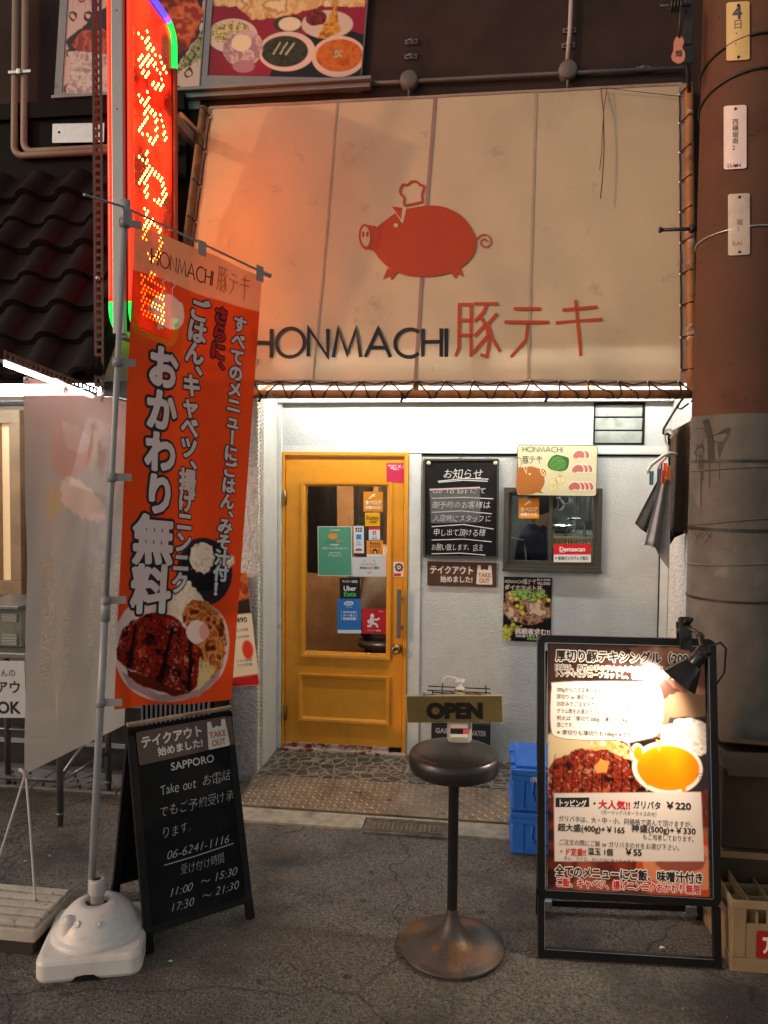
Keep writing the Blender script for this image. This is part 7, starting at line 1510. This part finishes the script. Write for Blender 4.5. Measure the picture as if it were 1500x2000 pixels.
# ================================================================== INSIDE THE SHOP
def glow(name, c, s_, parent, pos, hx_, hy_): mb = MB(); mb.obox(pos, (1, 0, 0), (0, 1, 0), (0, 0, 1), hx_, hy_, .02, 0, .004); mb.build(name, mat('lit_ceiling_panel', (1, 1, 1), .4, emit=s_, ecol=c), parent)
glow('ceiling_lamp', (1, .82, .6), 110, rb, (-.85, .26, 2.46), .3, .12); glow('ceiling_lamp', (.95, 1, .95), 55, rb, (.45, 1.2, 2.46), .4, .1)
def person(label, J, E_, mats_of, root, loc, hair=None, group=None):
    """one continuous skinned body; J: name -> (x,y,z,r)"""
    names = list(J); me = bpy.data.meshes.new('body'); me.from_pydata([J[n][:3] for n in names], [(names.index(a), names.index(b_)) for a, b_, _ in E_], [])
    o = bpy.data.objects.new('tmp', me); COL.objects.link(o); o.modifiers.new('s', 'SKIN'); sv = me.skin_vertices[0].data
    for i, n in enumerate(names): sv[i].radius = (J[n][3], J[n][3]*(J[n][4] if len(J[n]) > 4 else 1)); sv[i].use_root = n == root
    sb_ = o.modifiers.new('u', 'SUBSURF'); sb_.levels = 2
    dg = bpy.context.evaluated_depsgraph_get(); dg.update(); m2 = bpy.data.meshes.new_from_object(o.evaluated_get(dg)); V = [v.co.copy() for v in m2.vertices]; F = [tuple(p.vertices) for p in m2.polygons]
    bpy.data.objects.remove(o); mb = MB(); segs = [(Vector(J[a][:3]), Vector(J[b_][:3]), mi, J[a][3]+J[b_][3]) for a, b_, mi in E_]
    mb.v = [tuple(v) for v in V]; mb.f = F; mb.sm = [True]*len(F)
    for f in F:
        c_ = sum((V[i] for i in f), Vector())/len(f); best = None
        for a, b_, mi, rr2 in segs:
            t2 = max(0, min(1, (c_-a).dot(b_-a)/((b_-a).length_squared+1e-9))); d_ = (c_-a.lerp(b_, t2)).length/(rr2+1e-6)
            if best is None or d_ < best[0]: best = (d_, mi)
        mb.m.append(best[1])
    t_ = thing('person', loc, label, 'person'); mb.build('body', mats_of, t_)
    return t_
M_skin = mat('skin', (.42, .24, .16), .5); M_navy = mat('navy_cotton', (.012, .018, .045), .85, namt=.3, nscale=12); M_trs = mat('dark_trousers', (.02, .02, .022), .85, namt=.2, nscale=10); M_hair = mat('black_hair', (.012, .01, .009), .5, namt=.4, nscale=60); M_gsh = mat('grey_striped_shirt', (.4, .37, .36), .85, namt=.15, nscale=30); M_shoe = mat('black_shoe', (.012, .012, .012), .4)
def hand(J, E_, n, w_, d_, side, mi, sc=1):
    """palm and five fingers from wrist joint n along direction d_"""
    w0 = Vector(J[w_][:3]); d_ = Vector(d_).normalized(); s_ = Vector(side).normalized(); nn = d_.cross(s_)
    pm = w0+d_*.05; J[n+'p'] = (*pm, .026, .6); E_.append((w_, n+'p', mi))
    for i, (off, ln) in enumerate(((-.028, .062), (-.010, .072), (.009, .068), (.027, .052))):
        a = pm+d_*.035+s_*off; b_ = a+d_*ln*.55+nn*.012; c_ = b_+d_*ln*.35+nn*.025
        for t2, p, r_ in (('a', a, .0105), ('b', b_, .0095), ('c', c_, .008)): J[f'{n}{i}{t2}'] = (*p, r_)
        E_ += [(n+'p', f'{n}{i}a', mi), (f'{n}{i}a', f'{n}{i}b', mi), (f'{n}{i}b', f'{n}{i}c', mi)]
    a = w0+d_*.035-s_*.036; b_ = a+d_*.03-s_*.02+nn*.012; J[n+'ta'] = (*a, .012); J[n+'tb'] = (*b_, .010); E_ += [(n+'p', n+'ta', mi), (n+'ta', n+'tb', mi)]
# cook: back to the window, turned right
ox, oy = .27, .55
J = {'pel': (ox, oy, .93, .13, .8), 'wai': (ox+.005, oy, 1.08, .125, .8), 'che': (ox+.02, oy, 1.26, .145, .85), 'shc': (ox+.035, oy, 1.37, .10, .8), 'nek': (ox+.06, oy, 1.45, .055), 'jaw': (ox+.10, oy-.005, 1.51, .068), 'hed': (ox+.10, oy, 1.585, .088), 'cro': (ox+.095, oy, 1.66, .062), 'nos': (ox+.192, oy-.012, 1.555, .014),
     'sl': (ox+.02, oy-.17, 1.36, .062), 'el': (ox+.10, oy-.20, 1.12, .046), 'wl': (ox+.30, oy-.14, 1.10, .030), 'sr': (ox+.05, oy+.17, 1.36, .062), 'er': (ox+.13, oy+.2, 1.12, .046), 'wr': (ox+.33, oy+.12, 1.10, .030),
     'hl': (ox, oy-.09, .86, .1), 'kl': (ox+.01, oy-.1, .5, .066), 'al': (ox-.01, oy-.1, .12, .045), 'tl': (ox+.14, oy-.1, .085, .04), 'hr': (ox, oy+.09, .86, .1), 'kr': (ox+.03, oy+.1, .5, .066), 'ar': (ox+.01, oy+.1, .12, .045), 'tr': (ox+.16, oy+.1, .085, .04)}
E_ = [('pel', 'wai', 1), ('wai', 'che', 1), ('che', 'shc', 1), ('shc', 'nek', 0), ('nek', 'jaw', 0), ('jaw', 'hed', 0), ('hed', 'cro', 0), ('hed', 'nos', 0), ('shc', 'sl', 1), ('sl', 'el', 1), ('el', 'wl', 0), ('shc', 'sr', 1), ('sr', 'er', 1), ('er', 'wr', 0), ('pel', 'hl', 2), ('hl', 'kl', 2), ('kl', 'al', 2), ('al', 'tl', 3), ('pel', 'hr', 2), ('hr', 'kr', 2), ('kr', 'ar', 2), ('ar', 'tr', 3)]
hand(J, E_, 'L', 'wl', (1, .1, -.1), (0, .3, 1), 0); hand(J, E_, 'R', 'wr', (1, -.1, -.1), (0, -.3, 1), 0)
pk = person('person in a navy T-shirt and tied apron bending behind the kitchen window glass', J, E_, [M_skin, M_navy, M_trs, M_shoe], 'pel', (ox, oy, .05))
mb = MB(); hc_ = Vector((ox+.085, oy, 1.605)); mb.lathe([(.0, .1), (.045, .09), (.078, .06), (.097, .02), (.101, -.02), (.092, -.055), (.07, -.075)], hc_, 24, 0, (-.35, 0, 1)); mb.build('hair', M_hair, pk)
mb = MB()
mb.tube([(ox+.0, oy-.06, 1.43), (ox-.03, oy-.145, 1.36), (ox-.02, oy-.165, 1.25), (ox-.03, oy-.14, 1.12)], .006, 6); mb.tube([(ox-.15, oy-.1, 1.50-.12), (ox-.08, oy-.15, 1.37), (ox-.03, oy-.15, 1.36)], .005, 6); mb.tube([(ox-.03, oy-.14, 1.12), (ox-.06, oy-.15, 1.09), (ox-.04, oy-.15, 1.05)], .006, 6); mb.tube([(ox-.03, oy-.14, 1.12), (ox+.0, oy-.15, 1.09), (ox-.015, oy-.15, 1.06)], .006, 6)
mb.build('apron_string', mat('apron_tape', (.6, .55, .48), .8), pk)
# customer seated behind the door glass
ox, oy = -.72, .56
J = {'pel': (ox, oy, .74, .14, .85), 'wai': (ox, oy-.01, .9, .14, .8), 'che': (ox, oy+.0, 1.08, .15, .8), 'shc': (ox, oy+.03, 1.2, .11, .8), 'nek': (ox, oy+.05, 1.28, .055), 'jaw': (ox, oy+.085, 1.335, .068), 'hed': (ox, oy+.08, 1.41, .088), 'cro': (ox, oy+.07, 1.48, .062), 'nos': (ox, oy+.175, 1.385, .014), 'sl': (ox-.17, oy+.03, 1.19, .06), 'el': (ox-.22, oy+.1, .97, .046), 'wl': (ox-.1, oy+.28, .93, .03), 'sr': (ox+.17, oy+.03, 1.19, .06), 'er': (ox+.22, oy+.1, .97, .046), 'wr': (ox+.1, oy+.28, .93, .03),
     'hl': (ox-.09, oy+.06, .72, .1), 'kl': (ox-.11, oy+.36, .66, .066), 'al': (ox-.11, oy+.3, .24, .045), 'tl': (ox-.11, oy+.4, .20, .04), 'hr': (ox+.09, oy+.06, .72, .1), 'kr': (ox+.11, oy+.36, .66, .066), 'ar': (ox+.11, oy+.3, .24, .045), 'tr': (ox+.11, oy+.4, .20, .04)}
E_ = [('pel', 'wai', 1), ('wai', 'che', 1), ('che', 'shc', 1), ('shc', 'nek', 0), ('nek', 'jaw', 0), ('jaw', 'hed', 0), ('hed', 'cro', 0), ('hed', 'nos', 0), ('shc', 'sl', 1), ('sl', 'el', 1), ('el', 'wl', 1), ('shc', 'sr', 1), ('sr', 'er', 1), ('er', 'wr', 1), ('pel', 'hl', 2), ('hl', 'kl', 2), ('kl', 'al', 2), ('al', 'tl', 3), ('pel', 'hr', 2), ('hr', 'kr', 2), ('kr', 'ar', 2), ('ar', 'tr', 3)]
hand(J, E_, 'L', 'wl', (.5, 1, 0), (.3, 0, 1), 0); hand(J, E_, 'R', 'wr', (-.5, 1, 0), (-.3, 0, 1), 0)
pc = person('person in a grey shirt seated with their back to the glass of the orange door', J, E_, [M_skin, M_gsh, M_trs, M_shoe], 'pel', (ox, oy, .05))
mb = MB(); mb.lathe([(.0, .1), (.045, .09), (.078, .06), (.097, .02), (.101, -.02), (.092, -.06), (.07, -.085)], Vector((ox, oy+.065, 1.425)), 24, 0, (0, -.35, 1)); mb.build('hair', M_hair, pc)
t_ = thing('counter_stool', (ox, oy, .05), 'black stool with splayed legs under the person behind the door glass', 'stool'); mb = MB(); mb.lathe([(0, .60), (.15, .60), (.16, .615), (.15, .64), (0, .64)], (ox, oy, 0), 32); mb.build('seat', M_vin, t_)
for a, b_ in ((-1, -1), (1, -1), (-1, 1), (1, 1)): mb = MB(); mb.tube([(ox+a*.08, oy+b_*.08, .6), (ox+a*.17, oy+b_*.15, .05)], .013, 8); mb.build('leg', M_blkm, t_)
def coat(x0, x1, zt, zb_, Y_, m, label, flare=1.15):
    mb = MB(); n = 28; rows = 12; vs = []
    for j in range(rows+1):
        v = j/rows; z = zt+(zb_-zt)*v; hw = (x1-x0)/2*(.35+.65*min(1, v*5))*(1+(flare-1)*v); dp = .05*(.4+.6*min(1, v*4))
        for k in range(n): a = 2*math.pi*k/n; f = 1+.12*math.sin(5*a+v*2+x0*9); vs.append(((x0+x1)/2+hw*f*math.cos(a), Y_+dp*f*math.sin(a), z))
    mb.add(vs, [(j*n+k, j*n+(k+1) % n, (j+1)*n+(k+1) % n, (j+1)*n+k) for j in range(rows) for k in range(n)], 0, True); mb.add(vs[:n], [tuple(range(n))]); mb.add(vs[-n:], [tuple(range(n))])
    mb.build('hanging_coat', m, label=label, cat='coat', group='coats hanging behind the door glass')
coat(P(604, 1000, Y=.35).x, P(655, 1000, Y=.35).x, P(620, 895, Y=.35).z, P(620, 1118, Y=.35).z, .35, M_fas, 'long black coat hanging behind the left part of the door glass')
coat(P(692, 1000, Y=.5).x, P(728, 1000, Y=.5).x, P(700, 895, Y=.5).z, P(700, 1085, Y=.5).z, .5, M_dcl, 'charcoal jacket hanging behind the middle of the door glass', 1.0)
coat(P(738, 1000, Y=.33).x, P(775, 1000, Y=.33).x, P(750, 895, Y=.33).z, P(750, 1056, Y=.33).z, .33, mat('taupe_cloth', (.12, .09, .07), .9, namt=.2, nscale=9), 'taupe jacket hanging at the right edge of the door glass', 1.0)
mb = MB(); mb.tube([(-1.45, .42, P(620, 925, Y=.42).z+.02), (-.3, .42, P(620, 925, Y=.42).z+.02)], .012, 8); mb.build('coat_rail', M_blkm, label='black rail carrying the coats inside the orange door', cat='rail')
# kitchen things seen through the right pane
M_ss = mat('stainless', (.5, .5, .49), .25, metal=.9, namt=.15, nscale=12)
t_ = thing('kitchen_counter', (.5, .9, .05), 'steel kitchen counter with a shelf seen through the window', 'counter'); mb = MB(); zc_ = P(1110, 1045, Y=.6).z; mb.box((.05 if False else .44, .75, .05), (1.1, 1.25, zc_), 0, .005); mb.build('cabinet', M_ss, t_)
mb = MB(); zs_ = P(1120, 985, Y=1.2).z; mb.box((.3, 1.15, zs_+.12), (1.1, 1.4, zs_+.135)); mb.tube([(.62, 1.0, zc_), (.62, 1.0, zs_+.3)], .01, 8); mb.build('shelf', M_ss, t_)
bk = P(1118, 1060, Y=.12); t_ = thing('wire_basket', (bk.x, .16, bk.z), 'yellow plastic basket on the sill behind the right window pane', 'basket'); mb = MB(); bx0, bx1 = P(1084, 1056, Y=.12).x, P(1160, 1056, Y=.12).x; zt_, zb2 = P(1118, 1051, Y=.12).z, P(1118, 1075, Y=.12).z
mb.box((bx0, .12, zt_-.008), (bx1, .128, zt_), 0, .002); mb.box((bx0, .25, zt_-.008), (bx1, .258, zt_), 0, .002); mb.box((bx0, .12, zb2), (bx1, .258, zb2+.008), 0, .002)
for k in range(14): xx_ = bx0+(bx1-bx0)*k/13; mb.box((xx_-.003, .121, zb2+.008), (xx_+.003, .127, zt_-.008)); mb.box((xx_-.003, .251, zb2+.008), (xx_+.003, .257, zt_-.008))
mb.build('basket', mat('yellow_plastic', (.62, .52, .16), .4), t_)
mb = MB(); c0 = P(1098, 1040, Y=.85); mb.lathe([(0, 0), (.05, 0), (.085, .03), (.095, .05), (.1, .052), (.092, .046), (.05, .006), (0, .006)], c0, 24); mb.build('mixing_bowl', M_ss, label='shiny steel bowl on the kitchen counter behind the right window pane', cat='bowl')
for k, (px, py, r_) in enumerate(((1090, 985, .05), (1104, 975, .04))):
    c0 = P(px, py, Y=1.1); mb = MB(); mb.tube([c0+Vector((0, 0, .16)), c0+Vector((0, 0, .0))], .005, 6); mb.lathe([(0, -.03), (r_*.6, -.022), (r_, .0), (r_*.96, .002), (r_*.55, -.018), (0, -.025)], c0, 18, 0, (0, -1, .2)); mb.build('ladle', M_ss, label=['longer steel ladle hanging in the kitchen window', 'shorter steel ladle hanging in the kitchen window'][k], cat='ladle')
mb = MB(); drape(mb, [(1136, 960), (1150, 958), (1160, 960)], [(1134, 1018), (1148, 1020), (1162, 1016)], 2, .03, .4, 0); mb.build('plastic_bag', mat('pale_plastic_bag', (.5, .5, .48), .4, trans=.3), label='pale plastic bag hanging inside the right edge of the kitchen window', cat='bag')
mb = MB(); f_ = P(1125, 1020, Y=.7); 
for a in (-.05, .05):
    mb.tube([f_+Vector((a, 0, .02)), f_+Vector((a*1.4, 0, -.12))], .005, 6); mb.tube([f_+Vector((a, .1, .02)), f_+Vector((a*1.4, .12, -.12))], .005, 6)
mb.tube([f_+Vector((-.05, 0, .02)), f_+Vector((.05, 0, .02)), f_+Vector((.05, .1, .02)), f_+Vector((-.05, .1, .02))], .006, 6, closed=True); mb.build('pot_rack', M_ss, label='small steel wire pot rack in the middle of the right window pane', cat='rack')
